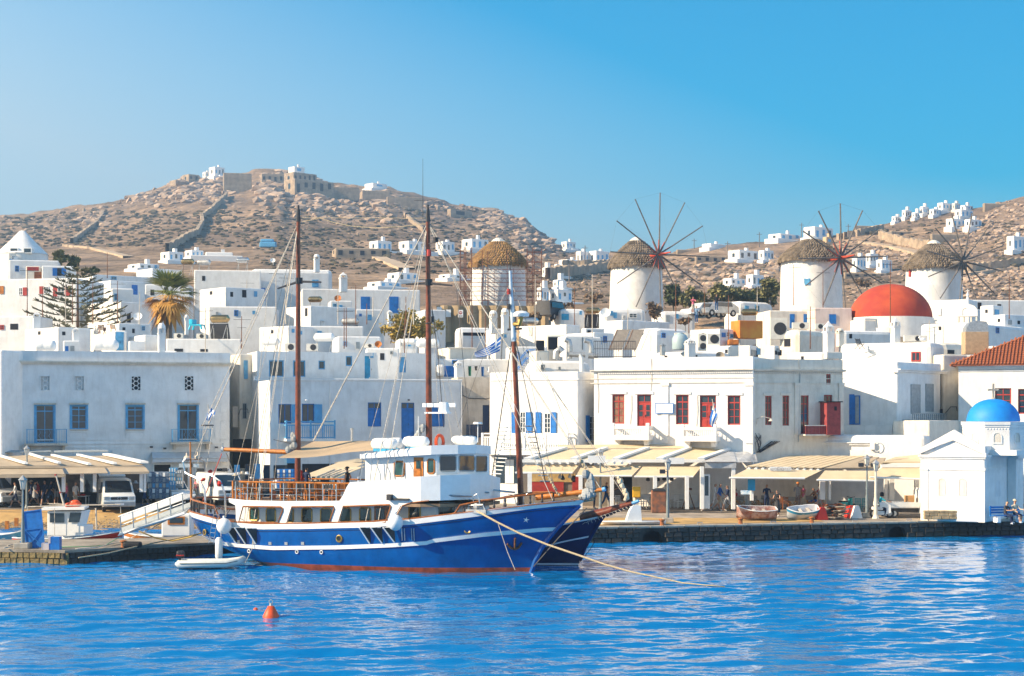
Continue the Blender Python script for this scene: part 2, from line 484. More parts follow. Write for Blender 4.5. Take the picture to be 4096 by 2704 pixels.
me=bpy.data.meshes.new('sea');me.from_pydata(vw,[],fw);me.polygons.foreach_set('use_smooth',[True]*len(me.polygons))
sea=bpy.data.objects.new('sea',me);COL.objects.link(sea);tag(sea,kind='structure',label='rippled blue harbour water')
wm=bpy.data.materials.new('sea_water');wm.use_nodes=True;me.materials.append(wm)
nt=wm.node_tree;bs=nt.nodes['Principled BSDF']
bs.inputs['Base Color'].default_value=(.0,.145,.39,1);bs.inputs['Roughness'].default_value=.02;bs.inputs['IOR'].default_value=1.33
geo=nt.nodes.new('ShaderNodeNewGeometry')
def wn(sx,sy,det,dist=0.0):
 mp=nt.nodes.new('ShaderNodeMapping');mp.inputs['Scale'].default_value=(sx,sy,1);mp.inputs['Rotation'].default_value=(0,0,.25)
 nt.links.new(geo.outputs['Position'],mp.inputs['Vector'])
 n=nt.nodes.new('ShaderNodeTexNoise');n.inputs['Scale'].default_value=1;n.inputs['Detail'].default_value=det;n.inputs['Roughness'].default_value=.55;n.inputs['Distortion'].default_value=dist
 nt.links.new(mp.outputs['Vector'],n.inputs['Vector']);return n
last=None
for(sx,sy,det,st,d)in((2.6,4.4,2,1.0,.012),):
 b_=nt.nodes.new('ShaderNodeBump');b_.inputs['Strength'].default_value=st;b_.inputs['Distance'].default_value=d
 nt.links.new(wn(sx,sy,det,.6).outputs['Fac'],b_.inputs['Height'])
 if last:nt.links.new(last.outputs['Normal'],b_.inputs['Normal'])
 last=b_
nt.links.new(last.outputs['Normal'],bs.inputs['Normal'])
# quay on the right
QA=pt(2230,0,110.3);QB=pt(4750,0,122.7)
QA.z=QB.z=0
qdir=(QB-QA).normalized();qn=VC((-qdir.y,qdir.x,0));QL=(QB-QA).length
QROT=math.atan2(qdir.y,qdir.x)
def qd(X,Y):return(VC((X,Y,0))-QA).dot(qn)
def gq(X,Y):return 1.07+.45*min(1,max(0,(qd(X,Y)-1.2)/11))
K43=mat('shaded_quay_masonry',(.045,.04,.036),.95,.3,1.5,.5,6)  # masonry behind the stones, darkened in colour for the wall's shade
K42=mat('shaded_quay_stone',(.062,.056,.050),.92,.25,1.2,.5,7)  # base colour lowered so the quay wall looks in shade
K36=mat('paving_stone',(.36,.30,.24),.9,.2,.6,.3,5)
K51=mat('sand',(.50,.31,.115),.95,.15,.7,.4,12)
quay=thg('quay',None,None,QA,QROT);tag(quay,kind='structure',label='stone harbour quay with dark masonry wall')
def arch(xc,w,z0,zs,n=8):
 return[(xc-w/2,z0),(xc+w/2,z0)]+[(xc+w/2*math.cos(PI*i/n),zs+w/2*.8*math.sin(PI*i/n))for i in range(n+1)]
def q_u(px,py=2150):
 k=(px-CX)/F_PX
 return(k*QA.y-QA.x)/(qdir.x-k*qdir.y)
b=MB()
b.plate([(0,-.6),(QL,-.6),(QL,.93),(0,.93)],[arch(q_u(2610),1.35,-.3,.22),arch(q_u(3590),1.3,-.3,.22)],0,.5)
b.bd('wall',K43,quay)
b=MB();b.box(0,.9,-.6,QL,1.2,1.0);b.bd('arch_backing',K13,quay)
b=MB()
zf=lambda d:1.07+.45*min(1,max(0,(d-1.2)/11))
ds=[.45,1.2,4,8,12.2,16,40]
vs=[(u,d,zf(d)-.02*(d==.45))for d in ds for u in(0,QL)]
b.add(vs,[(2*i,2*i+1,2*i+3,2*i+2)for i in range(len(ds)-1)])
b.bd('paving',K36,quay)
rr=random.Random(5)
stone_me=[]
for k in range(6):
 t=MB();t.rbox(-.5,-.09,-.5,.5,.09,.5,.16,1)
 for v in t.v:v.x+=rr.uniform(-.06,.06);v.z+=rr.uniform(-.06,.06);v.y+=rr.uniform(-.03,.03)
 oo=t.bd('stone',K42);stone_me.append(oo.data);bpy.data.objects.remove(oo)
def lay_stones(parent,u0,u1,z0,z1,nrow,w,y=0.0,skip=(),mm=None,mname='stone'):
 h=(z1-z0)/nrow
 for r_ in range(nrow):
  u=u0+rr.uniform(-.3,0)
  while u<u1:
   ww=w*rr.uniform(.7,1.35)
   if not any(a-.1<u+ww/2<b_+.1 for a,b_ in skip):
    o=bpy.data.objects.new('stone',(mm or stone_me)[rr.randrange(6)]);COL.objects.link(o);o.parent=parent
    o.location=(u+ww/2,y,z0+(r_+.5)*h);o.scale=(ww*.95,1,h*.95);o.rotation_euler=(0,rr.uniform(-.05,.05),0)
   u+=ww
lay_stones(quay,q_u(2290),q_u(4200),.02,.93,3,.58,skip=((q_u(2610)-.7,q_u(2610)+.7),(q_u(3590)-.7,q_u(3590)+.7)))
kerb=[]
for k in range(3):
 t=MB();t.rbox(0,-.06,.93,1,.5,1.075,.03,1);oo=t.bd('kerb_stone',K10);kerb.append(oo.data);bpy.data.objects.remove(oo)
u=0
while u<QL-1:
 w=rr.uniform(.8,1.4)
 o=bpy.data.objects.new('kerb_stone',kerb[rr.randrange(3)]);COL.objects.link(o);o.parent=quay
 o.location=(u,rr.uniform(-.02,.02),rr.uniform(-.01,.012));o.scale=(w*.985,1,1);u+=w
b=MB();n=24
pts_f=[(q_u(2330)+(q_u(3330)-q_u(2330))*i/n,1.1+.12*math.sin(i*1.7))for i in range(n+1)]
pts_b=[(u,6.2-3.2*(i/n)**1.5+.25*math.sin(i*2.3))for i,(u,d)in enumerate(pts_f)]
vs=[(u,d,zf(d)+.012)for u,d in pts_f]+[(u,d,zf(d)+.012)for u,d in pts_b]
b.add(vs,[(i,i+1,n+2+i,n+1+i)for i in range(n)])
b.bd('sand_patch',K51,quay)
# jetty, beach and street on the left
JP=[pt(-260,0,97.2),pt(262,0,95.6),pt(560,0,98.6),pt(840,0,101.6),pt(1200,0,106),pt(1300,0,112),pt(900,0,108.5),pt(520,0,105),pt(-260,0,103.5)]
jet=thg('jetty',None,None,(0,0,0));tag(jet,kind='structure',label='low stone jetty at the left, mossy rocks at its end')
K29=mat('jetty_top',(.33,.28,.22),.95,.25,.7,.5,5)
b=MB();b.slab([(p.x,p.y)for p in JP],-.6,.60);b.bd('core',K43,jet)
b=MB();b.slab([(p.x*1.001,p.y-.06)for p in JP],.604,.75);b.bd('top_slab',K29,jet)
K33=mat('mossy_stone',(.30,.215,.085),.95,.3,1.6,.6,8,col2=(.13,.10,.045))
mossy=[]
for k in range(6):
 mm_=stone_me[k].copy();mm_.materials[0]=K33;mossy.append(mm_)
for i,(a_,b2)in enumerate(((JP[0],JP[1]),(JP[1],JP[2]),(JP[2],JP[3]))):
 d=b2-a_;g=thg('masonry',None,None,(a_.x,a_.y,0),math.atan2(d.y,d.x));g.parent=jet
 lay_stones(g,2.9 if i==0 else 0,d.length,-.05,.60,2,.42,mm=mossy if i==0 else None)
gl=lambda Y:float(np.interp(Y,[112,119,126.2,129.5,131,140,150],[-.8,-.35,.0,.85,1.02,1.35,1.7]))
def ground_strip(name,Ys,pa,pb,m,dz=0.0,wob=0.0,kind='structure',label=None):
 b=MB();n=40
 vs=[]
 for j,Y in enumerate(Ys):
  for i in range(n+1):
   px=pa+(pb-pa)*i/n
   yy=Y+wob*math.sin(i*1.3+j)
   vs.append(((px-CX)*yy/F_PX,yy,gl(yy)+dz))
 k=n+1
 b.add(vs,[(j*k+i,j*k+i+1,(j+1)*k+i+1,(j+1)*k+i)for j in range(len(Ys)-1)for i in range(n)])
 o=b.bd(name,m,smooth='all');return tag(o,kind=kind,label=label)
ground_strip('beach',[112,117,121,124,126.2,127.3,128.4,129.5,131,132],-400,2330,K51,label='strip of golden sand and pebbles behind the jetty')
ground_strip('street',[130.2,133,137,142,147],-400,2330,mat('street_paving',(.17,.145,.125),.9,.25,.5,.3,4),.012,.25,label='paved harbour street along the shop fronts')
pb_=[]
for _ in range(2600):
 px=random.uniform(-150,1000);Y=126.15+1.9*abs(random.gauss(0,.45))
 s=random.uniform(.025,.075)
 pb_.append((((px-CX)*Y/F_PX,Y,gl(Y)+.01),(s*1.3,s,s*.7),random.randrange(8)))
scatter('pebbles',pb_,mat('pebble',(.34,.27,.20),.9,.35,2.5),'grey and brown beach pebbles at the water edge')
# buildings
class Bld:
 def __init__(s,name,label,xl,xc,xr,yt,D,a,zb=0.5,L=None,m=None,cat='house',holes=(),rnd=.12,group=None,Rw=None,body=True):
  s.a=R(a);s.ca,s.sa=math.cos(s.a),math.sin(s.a)
  s.m=m or K64
  s.C=pt(xc,YH,D);s.zb=zb
  s.L=L if L else s.vy(xl,s.C)
  k=(xr-CX)/F_PX
  s.R=Rw if Rw else(k*s.C.y-s.C.x)/(s.ca-k*s.sa)
  s.h=zat(yt,D)-zb
  s.root=thg(name,label,cat,(s.C.x,s.C.y,zb),s.a,group)
  if not body:return
  b=MB()
  if holes:
   hs=[]
   for h in holes:
    u0,z0,u1,z1=s.rect('f',*h[:4])
    hs.append([(u0,z0),(u1,z0),(u1,z1),(u0,z1)]if len(h)==4 else h[4](u0,z0,u1,z1))
   b.plate([(0,0),(s.R,0),(s.R,s.h),(0,s.h)],hs,0,.26)
   b.box(.002,.262,0,s.R-.002,s.L,s.h-.002)
   s.rec=.16
  else:
   b.rbox(0,0,0,s.R,s.L,s.h,rnd,2)
   s.rec=0
  s.wall=b.bd('wall',s.m,s.root)
 def vy(s,px,B):
  k=(px-CX)/F_PX
  return(B.x-k*B.y)/(s.sa+k*s.ca)
 def uv(s,f,px,py):
  k=(px-CX)/F_PX
  if f=='f':
   u=(k*s.C.y-s.C.x)/(s.ca-k*s.sa);Y=s.C.y+u*s.sa
  else:
   B=s.C if f=='l' else s.C+VC((s.ca,s.sa,0))*s.R
   u=s.vy(px,B);Y=B.y+u*s.ca
  return u,zat(py,Y)-s.zb
 def rect(s,f,x0,y0,x1,y1):
  a,b=s.uv(f,x0,y0),s.uv(f,x1,y1)
  c,d=s.uv(f,x1,y0),s.uv(f,x0,y1)
  u0,u1=min(a[0],b[0]),max(a[0],b[0])
  return u0,(b[1]+d[1])/2,u1,(a[1]+c[1])/2
 def T(s,f):
  if f=='f':return Matrix(((1,0,0,0),(0,-1,0,0),(0,0,1,0),(0,0,0,1)))
  if f=='l':return Matrix(((0,-1,0,0),(1,0,0,0),(0,0,1,0),(0,0,0,1)))
  return Matrix(((0,1,0,s.R),(1,0,0,0),(0,0,1,0),(0,0,0,1)))
 def mb(s,f='f'):
  b=MB();b.T=s.T(f);return b
 def win(s,f,r,fm,nx=2,ny=1,tr=0.0,fr=.07,gl=None,surround=None,sill=None):
  u0,z0,u1,z1=s.rect(f,*r)
  w0=-s.rec if f=='f' else 0.0
  w0-=0 if w0 else-.005
  b=s.mb(f)
  d=.06
  fr=min(fr,.16*(u1-u0))
  b.box(u0,w0,z0,u0+fr,w0+d,z1);b.box(u1-fr,w0,z0,u1,w0+d,z1)
  b.box(u0+fr,w0,z0,u1-fr,w0+d,z0+fr);b.box(u0+fr,w0,z1-fr,u1-fr,w0+d,z1)
  zt=z1-fr
  if tr:
   zt=z1-(z1-z0)*tr
   b.box(u0+fr,w0,zt-fr*.5,u1-fr,w0+d,zt+fr*.5)
  mw=fr*.7
  for i in range(1,nx):
   u=u0+fr+(u1-u0-2*fr)*i/nx
   b.box(u-mw/2,w0+.004,z0+fr,u+mw/2,w0+d-.006,z1-fr)
  for j in range(1,ny):
   z=z0+fr+(zt-z0-fr)*j/ny
   b.box(u0+fr,w0+.006,z-mw*.35,u1-fr,w0+d-.01,z+mw*.35)
  o=b.bd('window',fm,s.root)
  g=s.mb(f);g.add([(u0+fr*.5,w0+.02,z0+fr*.5),(u1-fr*.5,w0+.02,z0+fr*.5),(u1-fr*.5,w0+.02,z1-fr*.5),(u0+fr*.5,w0+.02,z1-fr*.5)],[(0,1,2,3)])
  g.bd('pane',gl or K19,o)
  if surround:
   sm,sw=surround
   e=s.mb(f)
   e.box(u0-sw,.0,z0,u0,.045,z1+sw);e.box(u1,.0,z0,u1+sw,.045,z1+sw);e.box(u0,.0,z1,u1,.044,z1+sw)
   e.bd('window_surround',sm,s.root)
  if sill:
   e=s.mb(f);e.box(u0-.12,0,z0-.09,u1+.12,.10,z0);e.bd('sill',sill,s.root)
  return o
 def door(s,f,r,m,np=(2,3),tr=0.0,handle=True,w=None):
  u0,z0,u1,z1=s.rect(f,*r)
  w0=(-s.rec if f=='f' else.004)if w is None else w
  b=s.mb(f)
  b.box(u0,w0-.02,z0,u1,w0+.03,z1)
  zt=z1-(z1-z0)*tr
  nxp,nyp=np
  for i in range(nxp):
   for j in range(nyp):
    ua=u0+(u1-u0)*(i+.14)/nxp;ub=u0+(u1-u0)*(i+.86)/nxp
    za=z0+.03+(zt-z0-.06)*(j+.1)/nyp;zb_=z0+.03+(zt-z0-.06)*(j+.9)/nyp
    b.box(ua,w0+.03,za,ub,w0+.05,zb_)
  o=b.bd('door',m,s.root)
  if tr:
   g=s.mb(f)
   for i in range(nxp):g.box(u0+(u1-u0)*(i+.12)/nxp,w0+.03,zt+.04,u0+(u1-u0)*(i+.88)/nxp,w0+.04,z1-.07)
   g.bd('pane',K19,o)
  if handle:
   g=s.mb(f);u=(u0+u1)/2+.05
   g.box(u,w0+.05,z0+(z1-z0)*.4,u+.03,w0+.09,z0+(z1-z0)*.4+.14);g.bd('handle',K28,o)
  return o
 def shut(s,f,r,m,w=.02,n=6,open_=0.0):
  u0,z0,u1,z1=s.rect(f,*r)
  b=s.mb(f)
  b.box(u0,w,z0,u1,w+.035,z1)
  st=min(.06,.2*(u1-u0))
  b.box(u0,w+.035,z0,u0+st,w+.05,z1);b.box(u1-st,w+.035,z0,u1,w+.05,z1)
  for k in range(n+1):
   z=z0+(z1-z0)*k/n
   b.box(u0+st,w+.035,max(z0,z-.03),u1-st,w+.048,min(z1,z+.03))
  return b.bd('shutter',m,s.root)
 def blk(s,nm,f,r,m,w0=0,w1=.1,label=None,rnd=0):
  u0,z0,u1,z1=s.rect(f,*r)
  b=s.mb(f)
  if rnd:b.rbox(u0,w0,z0,u1,w1,z1,rnd,2)
  else:b.box(u0,w0,z0,u1,w1,z1)
  o=b.bd(nm,m,s.root)
  if label:o['label']=label
  return o
 def cornice(s,f,x0,x1,ys,ws,m,nm='cornice'):
  b=s.mb(f)
  for(ya,yb_,w)in ys if ws is None else[(ys[i],ys[i+1],ws[i])for i in range(len(ws))]:
   u0,z0,u1,z1=s.rect(f,x0,ya,x1,yb_)
   b.box(u0-w*.0,0,z0+.001,u1,w,z1)
  return b.bd(nm,m,s.root)
BAL={}
def bls(parent,pts,n,z0,z1,r,m,sq=False,name='baluster'):
 """a row of alike balusters along a line of local points, each a part sharing one mesh"""
 key=(round(z1-z0,2),r,m.name,sq)
 if key not in BAL:
  b=MB()
  if sq:b.box(-r,-r*.7,0,r,r*.7,z1-z0)
  else:
   h=z1-z0
   b.lathe([(r*.6,0),(r*.6,h*.1),(r,h*.3),(r*.55,h*.6),(r*.5,h*.8),(r*.75,h*.95),(r*.75,h)],6)
  o=b.bd(name,m);BAL[key]=o.data;bpy.data.objects.remove(o)
 p0,p1=VC(pts[0]),VC(pts[1])
 for i in range(n):
  p=p0.lerp(p1,(i+.5)/n)
  o=bpy.data.objects.new(name,BAL[key]);COL.objects.link(o);o.parent=parent
  o.location=(p.x,p.y,z0);o.rotation_euler=(0,0,math.atan2(p1.y-p0.y,p1.x-p0.x))
def sheet(b,pts,th=.03,mi=None):
 """a thin solid through four (or more) corner points"""
 p=[VC(x)for x in pts]
 n=(p[1]-p[0]).cross(p[2]-p[0]).normalized()*th
 k=len(p)
 b.add([x for x in p]+[x+n for x in p],[tuple(range(k)),tuple(range(2*k-1,k-1,-1))]+[(i,k+i,k+(i+1)%k,(i+1)%k)for i in range(k)],mi)
def Q(r,x0,y0,x1,y1):return(*q(r,x0,y0),*q(r,x1,y1))
# L: neoclassical building in shade on the left
h1=[Q('1m',332,975,500,1326),Q('1m',1662,972,1830,1312),Q('1m',662,980,802,1198),Q('1m',1180,985,1328,1198)]
att=[Q('1m',380,707,460,836),Q('1m',699,707,778,836),Q('1m',1222,710,1303,836),Q('1m',1715,708,1794,836)]
LB=Bld('neoclassical_building','large shaded two storey building with moulded cornice and blue balconies, leftmost on the street',-60,2,918,qy('1m',572),139,19,zb=1.2,L=9,m=K65,cat='building',holes=h1+att)
b=LB.mb();u0,z0,u1,z1=LB.rect('f',*Q('1m',32,480,2137,572));b.box(u0,-.3,z0+.002,u1,-.05,z1);b.box(u0,-8.5,z0+.002,u0+.25,-.302,z1);b.box(u1-.25,-8.5,z0+.002,u1,-.302,z1);b.bd('parapet',K65,LB.root)
LB.cornice('f',qx('1m',12),qx('1m',2166),[qy('1m',572),qy('1m',582),qy('1m',592),qy('1m',604)],[.42,.30,.16],K11)
for side in(0,1):
 for i in range(10):
  w=1.25 if i%2==0 else.75
  za=9.9-i*.74-LB.zb
  x0=.0 if side==0 else LB.R-w
  b=LB.mb();b.box(x0+.001,0,za-.70,x0+w-.001,.03,za);b.bd('quoin',K65,LB.root)
for k,r_ in enumerate(att):
 u0,z0,u1,z1=LB.rect('f',*r_)
 cx,rr_=(u0+u1)/2,(u1-u0)*.27
 b=LB.mb()
 b.box(u0-.06,0,z0-.06,u0,.03,z1+.06);b.box(u1,0,z0-.06,u1+.06,.03,z1+.06);b.box(u0,0,z0-.06,u1,.031,z0);b.box(u0,0,z1,u1,.031,z1+.06)
 for j in range(3):
  zc=z0+(z1-z0)*(j+.5)/3
  b.tube([(cx+rr_*math.cos(t*PI/8),-.06,zc+rr_*math.sin(t*PI/8))for t in range(16)],.035,5,closed=True)
  for sx in(-1,1):
   b.box(cx+sx*(rr_+.0),-.09,zc-.03,cx+sx*(u1-u0)/2,-.05,zc+.03)
 g=b.bd('attic_grille',K65,LB.root)
 e=LB.mb();e.add([(u0,-.2,z0),(u1,-.2,z0),(u1,-.2,z1),(u0,-.2,z1)],[(0,1,2,3)]);e.bd('pane',K13 if k>1 else K65,g)
for k,r_ in enumerate(h1):
 LB.win('f',r_,K31,2,3 if k>1 else 1,.16,.08,surround=(K31,.13),sill=K3 if k>1 else None)
 x0,y0,x1,y1=r_
 LB.blk('hood','f',(x0-8,qy('1m',955),x1+9,qy('1m',970)),K3,0,.2)
 if k>1:
  u0,z0,u1,z1=LB.rect('f',x0-6,qy('1m',1228),x1+6,qy('1m',1282))
  c=.14;b=LB.mb()
  lp=[(u0+c,z0),(u1-c,z0),(u1,z0+c),(u1,z1-c),(u1-c,z1),(u0+c,z1),(u0,z1-c),(u0,z0+c)]
  b.tube([(x_,.01,z_)for x_,z_ in lp],.022,4,closed=True);b.bd('moulding',K65,LB.root)
for(xa,xb,yt,yf)in((245,610,1200,1330),(1588,1940,1198,1318)):
 u0,z0,u1,z1=LB.rect('f',*Q('1m',xa,yt,xb,yf))
 bl=LB.mb();bl.box(u0-.15,0,z0-.16,u1+.1,1.0,z0)
 for uu in(u0+.12,u1-.3):bl.prism([(uu,z0-.6),(uu+.2,z0-.6),(uu+.2,z0-.161),(uu,z0-.161)],0.001,.45)
 bo=bl.bd('balcony',K3,LB.root)
 b=LB.mb()
 for zz in(z1,z0+.12):b.tube([(u0,.02,zz),(u0,.93,zz),(u1,.93,zz),(u1,.02,zz)],.022,5)
 for uu in(u0,u0+(u1-u0)*.24,u0+(u1-u0)*.74,u1):b.cyl((uu,.93,z0),(uu,.93,z1+.02),.025,n=5)
 for i in range(1,16):
  uu=u0+(u1-u0)*i/16
  if.25<i/16<.73 and i%2:b.tube([(uu,.93,z0+.15),(uu+.09,.93,z0+.4),(uu-.06,.93,z0+.6),(uu+.07,.93,z0+.85),(uu,.93,z1)],.018,4)
  else:b.cyl((uu,.93,z0),(uu,.93,z1),.011,n=4)
 for i in range(1,5):
  for uu in(u0,u1):b.cyl((uu,.93*i/5,z0),(uu,.93*i/5,z1),.011,n=4)
 b.bd('railing',K31,bo)
LB.cornice('f',0,916,[(qy('1m',1290),qy('1m',1300),.03),(qy('1m',1326),qy('1m',1338),.06),(qy('1m',1362),qy('1m',1370),.04)],None,K65,'string_course')
for(xa,ya,xb,yb)in((1430,368,1582,640),(1620,400,1740,640),(1820,402,1900,640),(2010,402,2085,640)):
 LB.blk('shop_opening','f',Q('1b',xa,ya,xb,yb),K13 if xa<1500 else K19,0,.03)
 u0,z0,u1,z1=LB.rect('f',*Q('1b',xa,ya,xb,yb));b=LB.mb();b.box(u0-.1,0,z0,u0,.07,z1);b.box(u1,0,z0,u1+.1,.07,z1);b.box(u0-.1,0,z1+.001,u1+.1,.08,z1+.12);b.bd('shop_frame',K60,LB.root)
LB.blk('blank_panel','f',Q('1b',1038,234,1240,322),K64,.06,.16)
b=LB.mb()
u0,z0,u1,z1=LB.rect('f',*Q('1b',1405,250,2110,345))
n=44
for i in range(n):
 a0,a1=u0+(u1-u0)*i/n,u0+(u1-u0)*(i+1)/n
 for(wa,za,wb,zb_)in((.03,z1,.75,z0+.35),(.75,z0+.35,.78,z0+.06*math.sin(i*PI/2)**2)):
  b.add([(a0,wa,za),(a1,wa,za),(a1,wb,zb_),(a0,wb,zb_)],[(0,1,2,3)])
b.cyl((u0,.76,z0+.36),(u1,.76,z0+.36),.05,n=6)
b.bd('scalloped_awning',mat('grey_blue_canvas',(.52,.55,.58),.85,.06,2),LB.root)
for(x,y)in((1018,345),(1400,205),(1525,218),(2003,208)):
 u,z=LB.uv('f',*q('1b',x,y));b=LB.mb();b.box(u-.12,.2,z-.06,u+.12,.34,z+.08);b.box(u-.02,0,z,u+.02,.2,z+.04);b.bd('floodlight',K28,LB.root)
B_=Bld('white_house','sunlit white house wall at the very left edge beside the big shaded building',-260,-260,9,qy('1m',470),138,-14,zb=1,L=7)
# house between the two long fronts
HB=Bld('narrow_house','narrow shaded house with a sunlit upper gable in the gap right of the neoclassical building',921,958,1062,qy('1m',500),149,24,zb=1,m=K11)
HB.shut('f',Q('1m',2262,560,2298,732),K31);HB.win('f',Q('1m',2250,958,2287,1102),K22,2,2);HB.blk('recess','f',Q('1m',2158,988,2205,1180),K3,0,.04)
HB.blk('dark_entrance','f',Q('1m',2160,1290,2330,1560),K13,0,.03)
u,z=HB.uv('f',*q('1m',2215,1050));b=HB.mb();b.tube([(u,0,z-.1),(u,.5,z+.35),(u+.6,.6,z+.35),(u+.65,.6,z)],.03,5);b.bd('wall_lamp',K28,HB.root)
# M: long house with blue shutters
hM=[Q('2m',208,965,330,1147),Q('2m',425,962,542,1140),Q('2m',1037,950,1162,1175),Q('2m',1348,952,1470,1300),Q('2m',1632,952,1750,1175)]
MBd=Bld('long_white_house','long two storey white house in shade with blue doors behind the ship masts',1040,1080,1849,qy('2m',742),139.5,17,zb=1.2,L=6.5,m=K65,cat='building',holes=hM)
MBd.win('f',hM[0],K5,2,1);MBd.win('f',hM[1],K5,2,1)
MBd.shut('f',Q('2m',330,968,372,1140),K31,.03);MBd.shut('f',Q('2m',540,968,612,1142),K31,.03)
o=MBd.win('f',Q('2m',1037,950,1162,1010),K5,2,1);MBd.shut('f',Q('2m',1040,1012,1099,1172),K5,-.12,2);MBd.shut('f',Q('2m',1103,1012,1160,1172),K5,-.12,2)
MBd.door('f',hM[3],K5,(2,4),.16);MBd.shut('f',Q('2m',1634,955,1690,1172),K5,-.12,2);MBd.shut('f',Q('2m',1692,955,1748,1172),K5,-.12,2)
u0,z0,u1,z1=MBd.rect('f',*Q('2m',262,1128,707,1285))
bl=MBd.mb();bl.box(u0,0,z0-.2,u1,1.1,z0);bo=bl.bd('balcony',K64,MBd.root)
b=MBd.mb();rl=[]
for zz in(z1,z1-.28,z0+.08):
 b.box(u0,1.02,zz-.05,u1,1.08,zz+.05);b.box(u0,.02,zz-.05,u0+.06,1.02,zz+.05);b.box(u1-.06,.02,zz-.05,u1,1.02,zz+.05)
for i in range(5):
 uu=u0+(u1-u0)*i/4;b.box(uu-.06,.99,z0,uu+.06,1.11,z1+.12)
rl=b.bd('railing',K31,bo)
bls(MBd.root,[(u0,-1.05,0),(u1,-1.05,0)],26,z0,z1-.28,.035,K31,True)
b=MBd.mb();u0,z0,u1,z1=MBd.rect('f',*Q('2m',130,738,1912,750));b.rbox(u0-.05,-.35,z0-.02,u1+.02,.06,z1+.06,.05);b.bd('coping',K64,MBd.root)
b=MBd.mb();u,z=MBd.uv('f',*q('2m',685,760));b.cyl((u,.05,z),(u,.05,1),.035,n=6);u,z=MBd.uv('f',*q('2m',1910,760));b.cyl((u-.05,.05,z),(u-.05,.05,1),.03,n=6);b.bd('drainpipe',K65,MBd.root)
for(x,y)in((465,930),(1415,927)):
 u,z=MBd.uv('f',*q('2m',x,y));b=MBd.mb();b.ball((u,.1,z),.11,.09,.07);b.bd('wall_lamp',K38 if x<500 else K28,MBd.root)
for(xa,ya,xb,yb,m_)in((550,370,600,700,K31),(650,360,700,700,K19),(740,360,790,700,K31),(820,370,880,700,K19),(915,372,1040,700,K19),(1040,330,1110,700,K13),(1180,360,1500,700,K13)):
 MBd.blk('shop_opening','f',Q('2b',xa,ya,xb,yb),m_,0,.04)
MBd.blk('shop_sign','f',Q('2b',1035,300,1110,355),K31,.05,.15)
hM2=[Q('2m',120,558,258,714),Q('2m',343,560,458,714),Q('2m',580,562,641,644),Q('2m',833,520,893,612),Q('2m',1008,520,1124,738),Q('2m',1287,530,1391,672)]
M2=Bld('upper_storey_house','set back upper storey with turquoise door and blue windows above the long white house',990,1028,1744,qy('2m',476),147,17.5,zb=3,L=8,m=K65,holes=hM2)
for k in range(3):M2.win('f',hM2[k],K31,1,1,0,.1)
M2.win('f',hM2[3],K31,1,1,0,.13);M2.door('f',hM2[4],K61,(1,1),0);M2.shut('f',hM2[5],K31,-.14,1)
u0,z0,u1,z1=MBd.rect('f',*Q('2m',25,716,700,740))
b=MBd.mb();b.box(u0-.4,.0,z1-.05,u1,.08,z1+.03);b.box(u0-.4,.002,z0-.06,u1,.078,z0+.04);rl=b.bd('railing',K64,MBd.root)
bls(MBd.root,[(u0-.4,-.04,0),(u1,-.04,0)],38,z0+.04,z1-.05,.045,K64,True)
# recess wall between the long house and the bright house
RC=Bld('beige_house','beige plastered house wall with a dark blue door in the gap behind the second mast',1800,1830,2010,qy('2m',716),146,8,zb=1,L=5,m=K3,holes=[Q('2m',2103,975,2164,1225)])
RC.door('f',Q('2m',2103,975,2164,1225),mat('navy_paint',(.012,.035,.10),.5),(2,3))
u0,z0,u1,z1=RC.rect('f',*Q('2m',1940,1155,2108,1262));b=RC.mb();b.box(u0,0,z0-.1,u1,.9,z0);b.box(u0,.84,z1-.08,u1,.9,z1);b.bd('balcony',MATS['navy_paint'],RC.root)
bls(RC.root,[(u0,-.87,0),(u1,-.87,0)],12,z0,z1-.08,.05,MATS['navy_paint'],True)
b=RC.mb();u,z=RC.uv('f',*q('2m',1915,795));b.tube([(u,.05,z),(u+.02,.06,z-.8),(u+.5,.1,z-1.05),(u+2,.1,z-1.1),(u+3.4,.1,z-.75)],.035,5);b.bd('cable',K28,RC.root)
TW=Bld('roof_terrace_house','roof terrace wall with hanging laundry and a blue window above the beige wall',1700,1738,2040,qy('2m',545),152,7,zb=4,L=5,m=K65)
TW.win('f',Q('2m',1818,557,1880,597),K5,1,1);TW.door('f',Q('2m',1745,612,1840,712),K5,(2,1));TW.blk('ledge','f',Q('2m',1672,600,1745,712),K64,0,.5,rnd=.2)
for(xa,ya,xb,yb,m_,nm,lb)in((1965,615,1995,705,mat('green_cloth',(.01,.12,.07),.9),'towel','dark green towel hanging on the terrace laundry line'),(2025,615,2053,655,K28,'shirt','small dark shirt hanging on the terrace laundry line'),(2085,620,2112,710,mat('denim',(.02,.10,.28),.9),'trousers','blue trousers hanging on the terrace laundry line'),(2132,615,2160,670,K65,'shirt','pale grey shirt hanging on the terrace laundry line')):
 u0,z0,u1,z1=TW.rect('f',*Q('2m',xa,ya,xb,yb));b=MB()
 b.T=Matrix.Translation((TW.C.x,TW.C.y,TW.zb))@Matrix.Rotation(TW.a,4,'Z')@TW.T('f')
 b.add([(u0,.25,z1),(u1,.25,z1),(u1-.03,.32,z0),(u0+.04,.30,z0),((u0+u1)/2,.2,(z0+z1)/2)],[(0,1,4),(1,2,4),(2,3,4),(3,0,4)])
 tag(b.bd(nm,m_),lb,'laundry')
u0,z0=TW.uv('f',*q('2m',1940,612));u1,_=TW.uv('f',*q('2m',2210,612));b=TW.mb();b.cyl((u0,.25,z0),(u1,.25,z0+.03),.012,n=4);b.bd('laundry_line',K66,TW.root)
CH=[]
